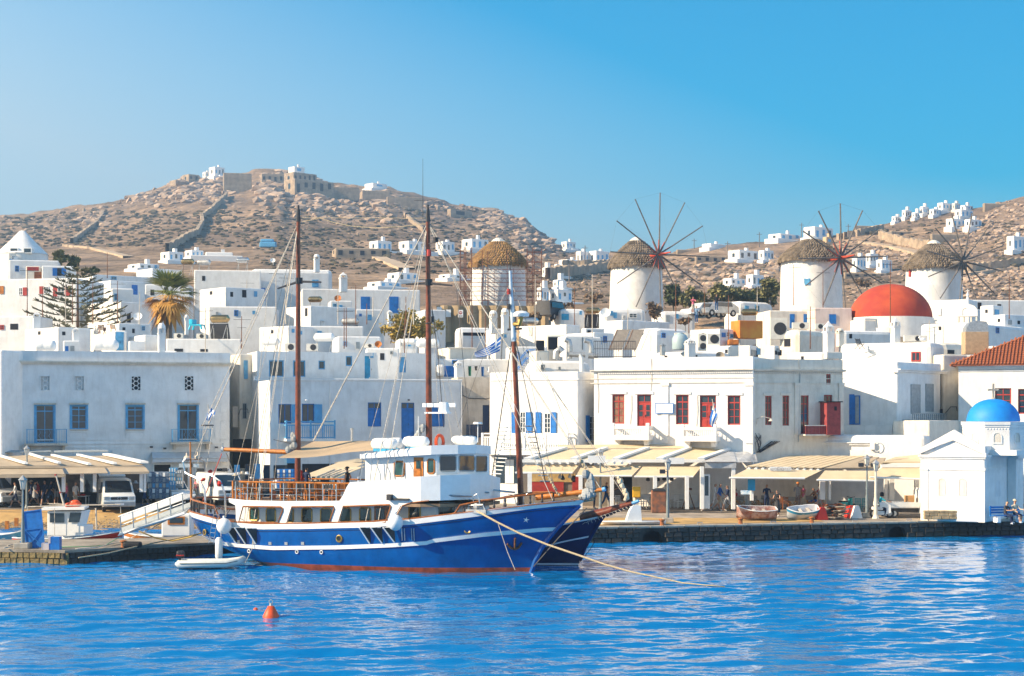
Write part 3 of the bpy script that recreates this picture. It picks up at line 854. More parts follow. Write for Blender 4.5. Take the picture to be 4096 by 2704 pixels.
# N: bright corner house with white wooden balcony
NB=Bld('corner_house','sunlit white corner house with open blue shutters and a white wooden balcony',1957,2313,2390,qy('3m',662),129.0,62,zb=1.2,m=K64,cat='building')
NB.win('l',Q('3m',76,1035,131,1235),K60,2,4);NB.win('l',Q('3m',300,1046,363,1237),K60,2,4)
for(xa,xb)in((0,71),(132,187),(222,272),(363,413)):NB.shut('l',Q('3m',xa,1040,xb,1236),K5,.05,3)
NB.win('r' if False else 'f',Q('3m',713,1075,768,1308),K60,2,4);NB.shut('f',Q('3m',681,1070,713,1315),K5,.04,3);NB.shut('f',Q('3m',772,1072,838,1318),K5,.06,3)
b=NB.mb('l');u0,z0,u1,z1=NB.rect('l',*Q('3m',-200,733,617,745));b.box(-.03,0,z0,u1,.06,z1);b.bd('string_course',K64,NB.root)
b=NB.mb('f');u0,z0,u1,z1=NB.rect('f',*Q('3m',617,733,789,745));b.box(-.05,0,z0,u1,.06,z1);b.bd('string_course',K64,NB.root)
u0,z0,u1,z1=NB.rect('l',*Q('3m',-215,1240,600,1392))
bl=NB.mb('l');bl.box(.3,0,z0-.35,u1,1.15,z0);bo=bl.bd('balcony',K64,NB.root)
b=NB.mb('l')
for zz in(z1,z1-.26,z0+.1):b.box(.3,1.04,zz-.04,u1,1.14,zz+.04);b.box(.3,.02,zz-.04,.4,1.04,zz+.04)
for i in range(5):uu=.36+(u1-.42)*i/4;b.box(uu-.07,1.0,z0,uu+.07,1.18,z1+.06)
b.bd('railing',K41,bo)
bls(NB.root,[(-1.09,.3,0),(-1.09,u1,0)],38,z0+.1,z1-.26,.042,K41,True)
bls(NB.root,[(-.1,.35,0),(-1.0,.35,0)],5,z0+.1,z1-.26,.042,K41,True)
NB.blk('shop_opening','l',Q('3m',-150,1450,100,1700),K19,0,.03);NB.blk('door','l',Q('3m',-60,1480,20,1700),K60,.03,.07)
# O: front with red windows
hO=[Q('3m',930,875,1042,1148),Q('3m',1160,877,1291,1172),Q('3m',1520,880,1638,1154),Q('3m',1742,885,1893,1180),Q('3m',2000,887,2119,1158)]
OB=Bld('red_window_building','sunlit cream white building with a dentil cornice, red windows and two concrete balconies',2350,2376,3011,qy('3m',540),129.2,-20,zb=1.3,L=9,m=K64,cat='building',holes=hO)
OB.cornice('f',qx('3m',730),qx('3m',2242),[(qy('3m',646),qy('3m',654),.22),(qy('3m',654),qy('3m',664),.14),(qy('3m',722),qy('3m',730),.04),(qy('3m',764),qy('3m',772),.06)],None,K11)
u0,z0,u1,z1=OB.rect('f',*Q('3m',800,668,2238,684))
bls(OB.root,[(u0,-.05,0),(u1,-.05,0)],72,z0,z1,.048,K64,True,'dentil')
for k,r_ in enumerate(hO):
 if k in(1,3):
  u0,z0,u1,z1=OB.rect('f',*r_)
  x0,y0,x1,y1=r_
  OB.win('f',(x0,y0,x1,y0+.25*(y1-y0)),K45,2,1)
  d_=OB.door('f',(x0,y0+.25*(y1-y0),x1,y1),K45,(2,3))
  g=OB.mb()
  zm=z0+(z1-z0)*.74
  for i in range(2):
   for j in range(2):g.box(u0+(u1-u0)*(i+.25)/2,-OB.rec+.052,z0+(zm-z0)*(.42+.27*j),u0+(u1-u0)*(i+.75)/2,-OB.rec+.056,z0+(zm-z0)*(.64+.27*j))
  g.bd('pane',K19,d_)
 else:OB.win('f',r_,K45,2,3,.24,.09,gl=mat('curtained_glass',(.30,.16,.10),.15,.2,4)if k==0 else None)
 x0,y0,x1,y1=r_
 OB.blk('lintel','f',(x0-10,y0-12,x1+10,y0-1),K64,0,.06,rnd=.02)
for(xa,xb,yt,yb)in((1390,1452,770,1330),(2165,2235,770,1330)):
 OB.blk('pilaster','f',Q('3m',xa,yt,xb,yb),K64,0,.07);OB.blk('capital','f',Q('3m',xa-8,765,xb+8,795),K64,.071,.13)
sg=OB.blk('sign_board','f',Q('3m',1333,956,1503,1055),K5,.08,.14,'blank white sign with a blue frame');OB.blk('sign_face','f',Q('3m',1340,963,1496,1048),K41,.141,.15)
for(xa,xb,xs,yt,yb)in((966,1300,1372,1168,1300),(1606,1922,1985,1180,1312)):
 u0,z0,u1,z1=OB.rect('f',*Q('3m',xa,yt,xb,yb));w=1.25;us=u1+.1
 bl=OB.mb();bl.rbox(u0,0,z0,us,w,z0+.38,.03)
 for uu in(u0+.15,us-.55):bl.prism([(uu+.06,z0-.38),(uu+.34,z0-.38),(uu+.42,z0-.001),(uu,z0-.001)],.0,.75)
 bo=bl.bd('balcony',K64,OB.root)
 b=OB.mb()
 b.box(u0+.2,w-.2,z1-.22,us-.2,w-.02,z1);b.box(u0+.02,.0,z1-.22,u0+.2,w-.2,z1);b.box(us-.2,.0,z1-.22,us-.02,w-.2,z1)
 for uu in(u0,us-.24):b.rbox(uu,w-.24,z0+.381,uu+.24,w,z1+.22,.02)
 b.bd('balustrade',K64,bo)
 bls(OB.root,[(u0+.24,-(w-.1),0),(us-.24,-(w-.1),0)],14,z0+.38,z1-.22,.045,K64)
 bls(OB.root,[(us-.1,-.05,0),(us-.1,-(w-.25),0)],4,z0+.38,z1-.22,.045,K64)
 bls(OB.root,[(u0+.1,-.05,0),(u0+.1,-(w-.25),0)],4,z0+.38,z1-.22,.045,K64)
for(x,y,y2,dx)in((790,660,1050,10),(1292,545,880,-6),(1110,885,1150,-14),(1720,885,1170,-8)):
 u,z=OB.uv('f',*q('3m',x,y));ub,zb_=OB.uv('f',*q('3m',x+dx,y2));b=OB.mb();b.tube([(u,.03,z),((u+ub)/2+.06,.04,(z+zb_)/2),(ub,.03,zb_)],.016,4);b.bd('cable',K3,OB.root)
# P: shaded continuation with red windows
hP=[Q('4m',-26,890,35,1160),Q('4m',135,887,197,1165),Q('4m',300,885,378,1240),Q('4m',540,688,583,782),Q('4m',519,880,597,960)]
PB=Bld('corner_wing','shaded wing of the cream building with narrow red windows and a red wooden cabin',3005,3013,3371,qy('4m',546),125.6,19,zb=1.3,L=7,m=K11,cat='building',holes=hP)
PB.cornice('f',3014,qx('4m',712),[(qy('4m',643),qy('4m',652),.26),(qy('4m',652),qy('4m',664),.15),(qy('4m',725),qy('4m',731),.03),(qy('4m',768),qy('4m',774),.05)],None,K11)
u0,z0,u1,z1=PB.rect('f',*Q('4m',-130,668,690,684));bls(PB.root,[(max(0,u0),-.05,0),(u1,-.05,0)],44,z0,z1,.048,K11,True,'dentil')
for k,r_ in enumerate(hP):
 PB.win('f',r_,K45,2,(3,3,3,1,1)[k],(.24,.24,.22,0,0)[k],.08)
 if k<2:PB.blk('lintel','f',(r_[0]-8,r_[1]-13,r_[2]+8,r_[1]-1),K11,0,.05,rnd=.02)
for(xa,xb)in((247,300),(655,697)):PB.blk('pilaster','f',Q('4m',xa,790,xb,1250),K11,0,.07);PB.blk('capital','f',Q('4m',xa-5,768,xb+6,795),K11,.071,.14)
b=PB.mb();u0,z0,u1,z1=PB.rect('f',*Q('4m',545,482,692,545));b.rbox(u0,-.5,z0-.02,u1,0,z1,.05);b.bd('chimney_stub',K11,PB.root)
u0,z0,u1,z1=PB.rect('f',*Q('4m',408,950,628,1250));um,_=PB.uv('f',*q('4m',540,950))
b=PB.mb();b.box(um-.5,0,z0,um+.62,1.0,z1);b.box(um-.62,0,z1,um+.72,1.15,z1+.08,1);b.box(um+.1,1.0,z1-.6,um+.3,1.03,z1-.3,1)
for i in range(16):b.box(um-.5+.0,1.0,z0+.03+i*(z1-z0)/16,um+.62,1.012,z0+.03+(i+.8)*(z1-z0)/16)
b.bd('wooden_cabin',[mat('faded_red_wood',(.30,.05,.05),.7,.15,3),K13],PB.root)
u0,z0,u1,z1=PB.rect('f',*Q('4m',290,1160,545,1245));b=PB.mb();b.box(u0,0,z0-.1,um-.5,.9,z0);b.box(u0,.84,z1-.06,um-.5,.9,z1);b.bd('balcony',K11,PB.root)
bls(PB.root,[(u0,-.87,0),(um-.5,-.87,0)],16,z0,z1-.06,.035,MATS['faded_red_wood'],True)
b=PB.mb();u,z=PB.uv('f',*q('4m',283,548));b.tube([(u,.02,z),(u+.12,.04,z-.9),(u+.03,.05,z-3),(u-.03,.05,z-6)],.03,5);b.bd('drainpipe',K22,PB.root)
for(x,y,fl)in((3026,1680,1),):
 u,z=PB.uv('f',x,y);b=PB.mb();b.tube([(u,0,z-.3),(u-.05,.2,z+.1),(u+.2,.6,z+.25),(u+.75,.8,z+.1)],.025,5);b.lathe([(.02,.1),(.06,.08),(.2,-.08)],10,(u+.75,.8,z));b.bd('wall_lamp',K3,PB.root)
u,z=PB.uv('f',*q('4b',1690,190));b=PB.mb();rr2=random.Random(3)
for i in range(9):b.tube([(u+rr2.uniform(-.25,.25),.1,z+.9-rr2.random()*.3),(u+rr2.uniform(-.3,.3),.2,z+.2),(u+rr2.uniform(-.2,.3),.15,z-.5),(u+.9+rr2.random(),.1,z+.3)],.02,4)
b.bd('cable_tangle',K28,PB.root)
# Q: big wall with diagonal shadow and grey shutters
QB_=Bld('grey_shutter_house','tall white house with a big blank sunlit side wall, grey shutters and a small balcony',3355,3590,3766,qy('4m',572),131,50,zb=1.3,m=K64,cat='building')
for(xa,xb,ya,yb)in((1323,1410,783,1052),(1460,1532,778,1035)):QB_.shut('f',Q('4m',xa,ya,xb,yb),K22,.01,6)
QB_.cornice('f',3590,qx('4m',1645),[(qy('4m',648),qy('4m',658),.25),(qy('4m',658),qy('4m',676),.14)],None,K64)
b=QB_.mb('l');u0,z0,u1,z1=QB_.rect('l',*Q('4m',1165,648,1198,672));b.box(-.14,0,z0,u1,.2,z1);b.bd('cornice',K64,QB_.root)
QB_.shut('l',Q('4m',757,875,802,1155),K5,.02,5);QB_.win('l',Q('4m',802,885,856,1155),K5,1,1,0,.07,gl=K22);QB_.blk('ledge','l',Q('4m',690,1160,1190,1250),K64,0,.6)
u0,z0,u1,z1=QB_.rect('f',*Q('4m',1245,1050,1575,1110));b=QB_.mb();b.box(u0,0,z0-.12,u1,.8,z0);b.box(u0,.74,z1-.07,u1,.8,z1);b.bd('balcony',K22,QB_.root)
bls(QB_.root,[(u0,-.77,0),(u1,-.77,0)],18,z0,z1-.07,.04,K22,True)
b=QB_.mb();u,z=QB_.uv('f',*q('4m',1598,690));b.cyl((u,.04,z),(u,.04,z-4.5),.025,n=5);b.box(u-.12,.03,z-3.1,u+.12,.15,z-2.7);u,z=QB_.uv('f',*q('4m',1640,1050));b.tube([(u,.05,z),(u+.2,.4,z+.5),(u+.8,.6,z+.5),(u+.9,.6,z+.2)],.03,5);b.bd('wall_lamp',K28,QB_.root)
Q2=Bld('rooftop_house','small rounded white rooftop house with one red window above the blank wall',3357,3727,3780,qy('4m',388),138,62,zb=5,m=K64,rnd=.4)
Q2.win('l',Q('4m',1330,480,1416,570),K45,2,1,0,.09)
RW_=Bld('side_house','shaded grey white house wall squeezed left of the red tiled roof',3745,3772,3870,qy('4m',505),137,20,zb=1.3,m=K11,L=5)
# S: tiled roof house
SB=Bld('tiled_roof_house','white house with an orange tiled roof and red windows at the right edge',3810,3834,4330,qy('4m',622),134,-20,zb=1.3,m=K64,cat='building',L=9,holes=[Q('4m',2105,818,2256,1050),Q('4m',2320,825,2470,1056)])
SB.win('f',Q('4m',2105,818,2256,1050),K45,2,3,.26,.09);SB.win('f',Q('4m',2320,825,2470,1056),K45,2,3,.24,.09)
SB.cornice('f',3834,4330,[(qy('4m',612),qy('4m',622),.3),(qy('4m',622),qy('4m',636),.2),(qy('4m',650),qy('4m',660),.06)],None,K64)
ez=zat(qy('4m',605),134)-SB.zb
u_l=SB.uv('f',*q('4m',1700,600))[0]
rl_,sl=SB.R-u_l+.5,.50
def roofpt(u,s):return(u,s*.88-.45,ez+s*sl)
b=MB();hip=6.2
b.add([roofpt(u_l,0),roofpt(SB.R+.5,0),roofpt(SB.R+.5,hip),roofpt(u_l+hip*1.15,hip),(u_l,9,ez),(u_l,-.45,ez-.08),(SB.R+.5,-.45,ez-.08),(u_l,9,ez-.08)],[(0,1,2,3),(0,3,4),(0,5,6,1),(0,4,7,5)])
roof=b.bd('roof',mat('roof_bed',(.20,.06,.03),.9),SB.root)
t=MB();nseg=5
for(ya,yb,ra,rb)in((0,.40,.085,.07),):
 vs=[]
 for(y,r_)in((0,.085),(.42,.068)):
  for i in range(nseg+1):a_=PI*i/nseg;vs.append((r_*math.cos(a_),y,r_*.8*math.sin(a_)+(0.035 if y==0 else 0.0)))
 t.add(vs,[(i,i+1,nseg+2+i,nseg+1+i)for i in range(nseg)]+[tuple(range(nseg,-1,-1))])
tl=t.bd('roof_tile',K57,smooth=True);tile_me=tl.data;bpy.data.objects.remove(tl)
sa_=math.atan2(sl,.88);cnt=0
for j in range(14):
 s=.02+j*.36
 n=int(rl_/.26)
 for i in range(n):
  u=u_l+.1+i*.26
  if u-u_l<s*1.15-.1 or u>SB.R+.5:continue
  X=SB.C.x+u*SB.ca-(s*.88-.45)*SB.sa;Y=SB.C.y+u*SB.sa+(s*.88-.45)*SB.ca
  if CX+X*F_PX/Y>4115 or cnt>295:continue
  o=bpy.data.objects.new('roof_tile',tile_me);COL.objects.link(o);o.parent=roof
  o.location=roofpt(u,s);o.rotation_euler=(sa_,0,random.uniform(-.03,.03));cnt+=1
b=MB();b.tube([roofpt(u_l-.02,-.03)]+[roofpt(u_l+k*1.15,k)for k in(1,2,3,4,5,6)],.1,6);b.bd('ridge_tiles',K57,roof)
# T: low cafe building, U: church
TB=Bld('cafe_building','low sunlit white cafe building with a rounded parapet behind the slatted awning',3120,3146,3700,qy('4m',1252),128.6,-20,zb=1.3,m=K64,cat='building',L=6,rnd=.25)
TB.cornice('f',qx('4m',150),qx('4m',945),[(qy('4m',1318),qy('4m',1326),.22),(qy('4m',1326),qy('4m',1345),.12)],None,K64)
b=TB.mb();u0,z0,u1,z1=TB.rect('f',*Q('4m',950,1325,995,1390));b.rbox(u0,0,z0,u1,.25,z1,.03);uc=u1+.15
b.tube([(uc+.28*math.cos(k*PI/8),.15,(z0+z1)/2+.36*math.sin(k*PI/8))for k in range(16)],.03,5,closed=True);b.bd('meter_box',K38,TB.root)
u,z=TB.uv('f',*q('4m',235,1415));b=TB.mb();b.rbox(u-.14,0,z-.18,u+.14,.22,z+.1,.03);b.bd('wall_lamp',K3,TB.root)
TB2=Bld('flat_annex','plain cream annex with a flat slab roof between the cafe and the blue dome',3570,3719,3852,qy('5b',305),128,58,zb=1.3,m=K11)
CB=Bld('chapel','small white chapel with a bright blue dome at the right end of the quay',3683,3940,4300,qy('5b',628),115.6,58,zb=1.05,cat='chapel',m=K64,Rw=7.2)
def gable(f,xa,xp,xb,yb,yp,w0,w1,nm,ov=0):
 ua,za=CB.uv(f,xa,yb);ub,zb_=CB.uv(f,xb,yb);up,zp=CB.uv(f,xp,yp)
 b=CB.mb(f);b.prism([(ua,za),(ub,za),(up,zp)],w0,w1);return b,(ua,za,ub,up,zp)
U0,Z0,U1,Z1=CB.rect('l',*Q('5b',1415,628,2012,1200))
up,zp=CB.uv('l',*q('5b',1725,482));ztop=Z1
b=CB.mb('l')
b.prism([(0,ztop-.001),(CB.L,ztop-.001),(CB.L,ztop+.15),(CB.L/2,zp-.05),(0,ztop+.15)],-CB.R+.4,-.06)
o=b.bd('gable',K64,CB.root)
b=CB.mb('l')
b.box(-.12,-.04,ztop-.12,CB.L+.14,.16,ztop+.02);b.box(-.06,-.04,ztop-.24,CB.L+.08,.08,ztop-.121)
b.box(-.04,-.02,ztop-1.0,CB.L+.04,.05,ztop-.86)
for(ua,ub)in((0,.45),(CB.L-.5,CB.L)):b.box(ua,0,.01,ub,.045,ztop-1.0);b.box(ua-.05,0,ztop-1.0,ub+.05,.1,ztop-.9)
for(ua,za,ub,zb_)in((-.12,ztop+.02,CB.L/2,zp),(CB.L+.14,ztop+.02,CB.L/2,zp)):b.prism([(ua,za),(ub,zb_),(ub,zb_+.13),(ua,za+.14)],-.05,.18)
b.bd('mouldings',K64,CB.root)
b=CB.mb('l');zt2=CB.uv('l',*q('5b',1735,420))[1]
b.plate([(-.05,ztop+.05),(CB.L+.1,ztop+.05),(CB.L+.1,ztop+.45),(CB.L/2,zt2+.2),(-.05,ztop+.45)],[],-.55,-.25);b.bd('raking_parapet',K64,CB.root)
for(xa,xb)in((1585,1643),(1772,1838)):
 u0,z0,u1,z1=CB.rect('l',*Q('5b',xa,842,xb,1005));b=CB.mb('l')
 b.T=CB.T('l');pl=arch((u0+u1)/2,u1-u0,z0,z1-(u1-u0)*.4);n=len(pl)
 inn=[((x-(u0+u1)/2)*.80+(u0+u1)/2,(z-z0)*.92+z0)for x,z in pl]
 b.add([(x,.035,z)for x,z in pl]+[(x,.004,z)for x,z in inn],[(i,(i+1)%n,n+(i+1)%n,n+i)for i in range(n)]+[tuple(range(n,2*n))]);b.bd('niche',K11,CB.root)
b=CB.mb('f')
b.box(-.1,-.04,ztop-.12,CB.R,.16,ztop+.02);b.box(-.05,-.04,ztop-.24,CB.R,.08,ztop-.121);b.box(-.03,0,ztop-1.0,CB.R,.05,ztop-.86);b.box(0,-.3,ztop+.021,CB.R,0.0,ztop+.62)
ga=CB.uv('f',*q('5b',2215,570))[0]
b.box(ga+.1,.02,.01,ga+.6,.6,ztop-.3);b.box(ga+.1,.02,ztop-.3,CB.R,.75,ztop+.05);b.box(ga+.15,.02,.01,CB.R,.5,ztop-.31)
b.prism([(ga,ztop+.35),(ga+3.4,ztop+.35+2.0),(CB.R+3,ztop+.35),(CB.R+3,ztop+.06),(ga,ztop+.06)],.0,.7)
b.bd('cross_arm',K64,CB.root)
u0,z0,u1,z1=CB.rect('f',*Q('5b',2107,860,2163,1010));b=CB.mb('f');pl=arch((u0+u1)/2,u1-u0,z0,z1-(u1-u0)*.4);b.add([(x,.01,z)for x,z in pl],[tuple(range(len(pl)))]);b.bd('niche',K65,CB.root)
cp=pt(qx('5b',2090),YH,118.6);T_inv=CB.root
s_=F_PX/118.6
zd0=zat(qy('5b',540),118.6)-CB.zb-.6;zd1=zat(qy('5b',318),118.6)-CB.zb
loc=Matrix.Rotation(-CB.a,3,'Z')@(cp-VC((CB.C.x,CB.C.y,0)));loc.z=0
rad=(2365-1835)/2/ZS/s_/math.cos(PI/8)
ph=R(22.5-8)-CB.a
b=MB()
pr=[(rad,zd0),(rad,zd1-.35),(rad*1.02,zd1-.35),(rad*1.02,zd1-.25),(rad*1.05,zd1-.2),(rad*1.06,zd1),(.1,zd1+.03)]
vs,n=[],8
for(r_,z_)in pr:
 for i in range(8):vs.append((loc.x+r_*math.cos(ph+i*PI/4),loc.y+r_*math.sin(ph+i*PI/4),z_))
b.add(vs,[(j*8+i,j*8+(i+1)%8,(j+1)*8+(i+1)%8,(j+1)*8+i)for j in range(len(pr)-1)for i in range(8)])
b.box(loc.x-rad*1.05,loc.y-rad*1.05,ztop,loc.x+rad*1.05,loc.y+rad*1.05,zd0+.35)
drum=b.bd('drum',K64,CB.root)
K16=mat('blue_dome_paint',(.005,.24,.68),.6,.06,1.5,.08,12,spec=.5)
rd=(2328-1843)/2/ZS/s_;hd=(315-106)/ZS/s_
b=MB();b.lathe([(rd*math.cos(k*PI/2/14)**.92,hd*math.sin(k*PI/2/14))for k in range(14)]+[(.0,hd)],40,(loc.x,loc.y,zd1+.02));b.bd('dome',K16,CB.root,smooth='all')
b=MB();zc=zd1+hd;b.cyl((loc.x,loc.y,zc),(loc.x,loc.y,zc+.12),.2,.15,8);cw=Matrix.Rotation(-CB.a,4,'Z');b.T=Matrix.Translation((loc.x,loc.y,zc+.1))@cw
b.box(-.06,-.05,0,.06,.05,.85);b.box(-.28,-.048,.48,.28,.048,.6)
for(x,z)in((0,.9),(.32,.54),(-.32,.54)):b.ball((x,0,z),.08,n=6,m=4)
b.bd('cross',K10,CB.root)
fm=ph+PI/8
for i in range(8):
 ang=fm+i*PI/4;wdir=VC((math.cos(ang+CB.a),math.sin(ang+CB.a)))
 if wdir.y>.2:continue
 ap=rad*math.cos(PI/8);tx=VC((-math.sin(ang),math.cos(ang),0));nn=VC((math.cos(ang),math.sin(ang),0))
 b=MB();pl=arch(0,.62,zd0+.75,zd1-1.0)
 def P3(x,z,w):return VC((loc.x,loc.y,0))+nn*(ap+w)+tx*x+VC((0,0,z))
 k=len(pl);inn=[(x*.72,zd0+.75+.1+(z-zd0-.75)*.88)for x,z in pl]
 centre=abs(wdir.x-.22)<.3
 b.add([P3(x,z,.05)for x,z in pl]+[P3(x,z,.05)for x,z in inn]+[P3(x,z,.005)for x,z in pl],[(j,(j+1)%k,k+(j+1)%k,k+j)for j in range(k)]+[(j,2*k+j,2*k+(j+1)%k,(j+1)%k)for j in range(k)])
 w_=b.bd('window',K5 if centre else K64,drum)
 g=MB();g.add([P3(x,z,.02)for x,z in inn],[tuple(range(k))]);g.bd('pane' if centre else 'niche',K22 if centre else K11,CB.root)
b=MB();
for i in range(64):
 t_=i*2*PI/64;ang=ph+PI/8+round((t_-ph-PI/8)/(PI/4))*PI/4;r_=rad*1.0*math.cos(PI/8)/math.cos(t_-ang)
 b.box(loc.x+r_*math.cos(t_)-.03,loc.y+r_*math.sin(t_)-.03,zd1-.5,loc.x+r_*math.cos(t_)+.03,loc.y+r_*math.sin(t_)+.03,zd1-.42)
b.bd('dentils',K65,CB.root)
# windmills
K58=mat('grey_thatch',(.21,.165,.12),.95,.3,1.2,.5,9)
K59=mat('golden_thatch',(.33,.19,.07),.95,.3,1.0,.5,9,col2=(.17,.10,.045))
K39=mat('weathered_pole',(.17,.15,.135),.8,.2,3)
K46=mat('red_hub_paint',(.50,.07,.03),.6,.2,3)
def tuft_roof(b,r0,r1,h,rows_,rnd_,ragged=.35):
 """overlapping shaggy tufts laid in courses round a cone"""
 b.lathe([(r0*.97-(r0-r1)*(k/8)**1.45,.05+h*.92*k/8)for k in range(9)]+[(.01,h)],24)
 for j in range(rows_):
  t=j/rows_
  z=h*t;r_=r0+(r1-r0)*t**1.45
  n=max(8,int(2*PI*r_/.30))
  for i in range(n):
   a=2*PI*(i+.5*(j%2))/n+rnd_.uniform(-.03,.03)
   w=.20*rnd_.uniform(.8,1.3);dl=(h/rows_)*1.5
   drop=(ragged if j==0 else.16)*rnd_.uniform(.3,1.0)
   rt,rb=r_-(r0-r1)/h*dl*1.45*max(.12,t)**.45+.02,r_+.10+rnd_.uniform(0,.07)
   ca,sa=math.cos(a),math.sin(a)
   tx,ty=-sa*w,ca*w
   p=lambda rr_,zz,k:(ca*rr_+tx*k,sa*rr_+ty*k,zz)
   b.add([p(rt,z+dl,-.8),p(rt,z+dl,.8),p(rb,z-drop*.4,1),p(rb-.03,z-drop,0),p(rb,z-drop*.5,-1),p(rb+.05,z+.1,0)],[(0,1,5),(1,2,5),(2,3,5),(3,4,5),(4,0,5)])
def windmill(label,cx,hw,ytop,D,apex,capc,hub,rv,squash,rot,m_th,red=True,poles=True,win=None,tilt=0.0):
 s=F_PX/D
 c=pt(cx,YH,D)
 g=gz(cx,D)-1.0
 rt=hw/s
 zt=zat(ytop,D)-g
 root=thg('windmill',label,'windmill',(c.x,c.y,g))
 b=MB();b.lathe([(rt*1.06,0),(rt*1.03,zt*.5),(rt*.985,zt+.3),(.05,zt+.3)],40);b.bd('tower',K65 if not red else K64,root,smooth=True)
 za=zat(apex,D)-g
 b=MB();tuft_roof(b,rt*1.08,.75,za-zt,13,random.Random(int(cx)),.5)
 for v in b.v:v.z+=zt
 o=b.bd('thatch',m_th,root)
 b=MB();b.lathe([(.98,za-.28),(.9,za+.05),(.6,za+.32),(.25,za+.5),(0,za+.53)],14,jit=lambda t,z:1+.05*math.sin(9*t));b.bd('cap',mat('cap_canvas',(.70,.66,.58),.9,.1,3),root)
 if win:
  for(wx,wy,wx1,wy1,m_)in win:
   a0=math.asin(max(-1,min(1,((wx+wx1)/2-cx)/hw)))
   w=(wx1-wx)/s/max(.3,math.cos(a0));z0,z1=zat(wy1,D)-g,zat(wy,D)-g
   b=MB();b.T=Matrix.Rotation(a0,4,'Z');b.box(-w/2,-rt*1.03,z0,w/2,-rt*.8,z1);b.box(-w/2-.06,-rt*1.0,z0-.06,w/2+.06,-rt*.8,z1+.06);b.bd('window',m_,root)
 hx=(hub[0]-cx)/s;hz=zat(hub[1],D)-g
 th=math.acos(squash)
 nrm=VC((math.sin(th),-math.cos(th),0));tx=VC((math.cos(th),math.sin(th),0))
 hd=hx/math.sin(th)
 H=VC((nrm.x*hd,nrm.y*hd,hz))
 mh=K46 if red else K39
 b=MB();b.cyl(H-nrm*(hd-.3)+VC((0,0,-.1)),H+nrm*.5,.22,.2,8)
 if poles:b.cyl(H+nrm*.3,H+nrm*2.6+VC((0,0,.1)),.16,.08,6)
 b.bd('axle',mh if poles else K49,root)
 rad_=rv/s
 if not poles:
  for i in range(8):
   a=i*PI/4+.3;d=tx*math.cos(a)+VC((0,0,math.sin(a)));b=MB();b.cyl(H,H+d*1.5,.09,.06,5);b.bd('spoke',K49,root)
  return root
 tips=[]
 for i in range(12):
  a=rot+i*PI/6
  d=tx*math.sin(a)+VC((0,0,math.cos(a)))
  tip=H+nrm*.2+d*rad_+nrm*.25
  b=MB();b.cyl(H+nrm*.15+d*.2,tip,.10,.075,6);b.bd('sail_pole',K39,root)
  b=MB();b.cyl(H+nrm*.02+d*.1,H+nrm*.10+d*1.9,.13,.09,6);b.bd('sail_hub',mh if red else K39,root)
  tips.append(tip)
 b=MB();b.tube(tips,.008,4,closed=True)
 for t_ in tips[::2]:b.cyl(H+nrm*2.5,t_,.005,n=3)
 b.bd('tip_rope',K66,root)
 return root
windmill('windmill with red hub standing alone left of the olive trees',qx('3u',1154),103,qy('3u',850),230,qy('3u',612),None,q('3u',1335,765),560/ZS,.85,-.01,K58,win=[(*q('3u',922,1160),*q('3u',938,1238),K31)])
windmill('windmill with red hub and small blue window above the pink house',qx('4u',401),121,qy('4u',800),205,qy('4u',600),None,q('4u',597,805),487/ZS,.90,-.06,K58,win=[(*q('4u',296,985),*q('4u',340,1040),K31)])
windmill('windmill with plain wooden hub behind the red church dome',qx('4u',1538),110,qy('4u',868),232,qy('4u',640),None,q('4u',1715,835),448/ZS,.90,.17,K58,red=False,win=[(*q('4u',1293,890),*q('4u',1303,950),K45)])
MILL1=windmill('golden thatched windmill under repair without sails inside rusty scaffolding',1993,108,qy('2u',1075),222,qy('2u',852),None,(qx('2u',2278),qy('2u',1000)),100,.9,0,K59,red=False,poles=False)
D1=217.0
sc_g=gz(2000,D1)-.5
SCF=thg('scaffolding','rusty lattice scaffolding round the windmill under repair','scaffolding',(pt(2000,YH,D1).x,D1,sc_g))
sx=lambda px:(px-2000)*D1/F_PX
sz=lambda py:zat(py,D1)-sc_g
K52=mat('scaffold_rust',(.20,.075,.045),.8,.25,4)
def tower_lat(b,xa,xb,ya,yb,zt,n):
 h=zt/n
 for x in(xa,xb):
  for y in(ya,yb):b.cyl((x,y,0),(x,y,zt+.5),.06,n=4)
 for k in range(n+1):
  z=min(k*h,zt)
  for(p,q_)in(((xa,ya),(xb,ya)),((xa,yb),(xb,yb)),((xa,ya),(xa,yb)),((xb,ya),(xb,yb))):b.cyl((*p,z),(*q_,z),.045,n=4)
  if k<n:
   b.cyl((xa,ya,z),(xb,ya,z+h),.02,n=4);b.cyl((xb,ya,z),(xb,yb,z+h),.02,n=4);b.cyl((xa,yb,z+h),(xb,yb,z),.02,n=4)
for(xa,xb,yt,n)in((qx('2u',1893),qx('2u',1930),qy('2u',930),9),(qx('2u',1945),qx('2u',2000),qy('2u',935),9),(qx('3u',140),qx('3u',190),qy('3u',712),9),(qx('3u',205),qx('3u',275),qy('3u',712),9)):
 b=MB();tower_lat(b,sx(xa),sx(xb),0,1.4,sz(yt),n);b.bd('scaffold_tower',K52,SCF)
for(x,yt)in((2100,930),(2150,940),(2330,930)):
 X=sx(qx('2u',x));b=MB();b.cyl((X,-.3,0),(X,-.3,sz(qy('2u',yt))),.055,n=4);b.cyl((X+.8,-.3,0),(X+.8,-.3,sz(qy('2u',yt+170))),.035,n=4);b.bd('scaffold_pole',K52,SCF)
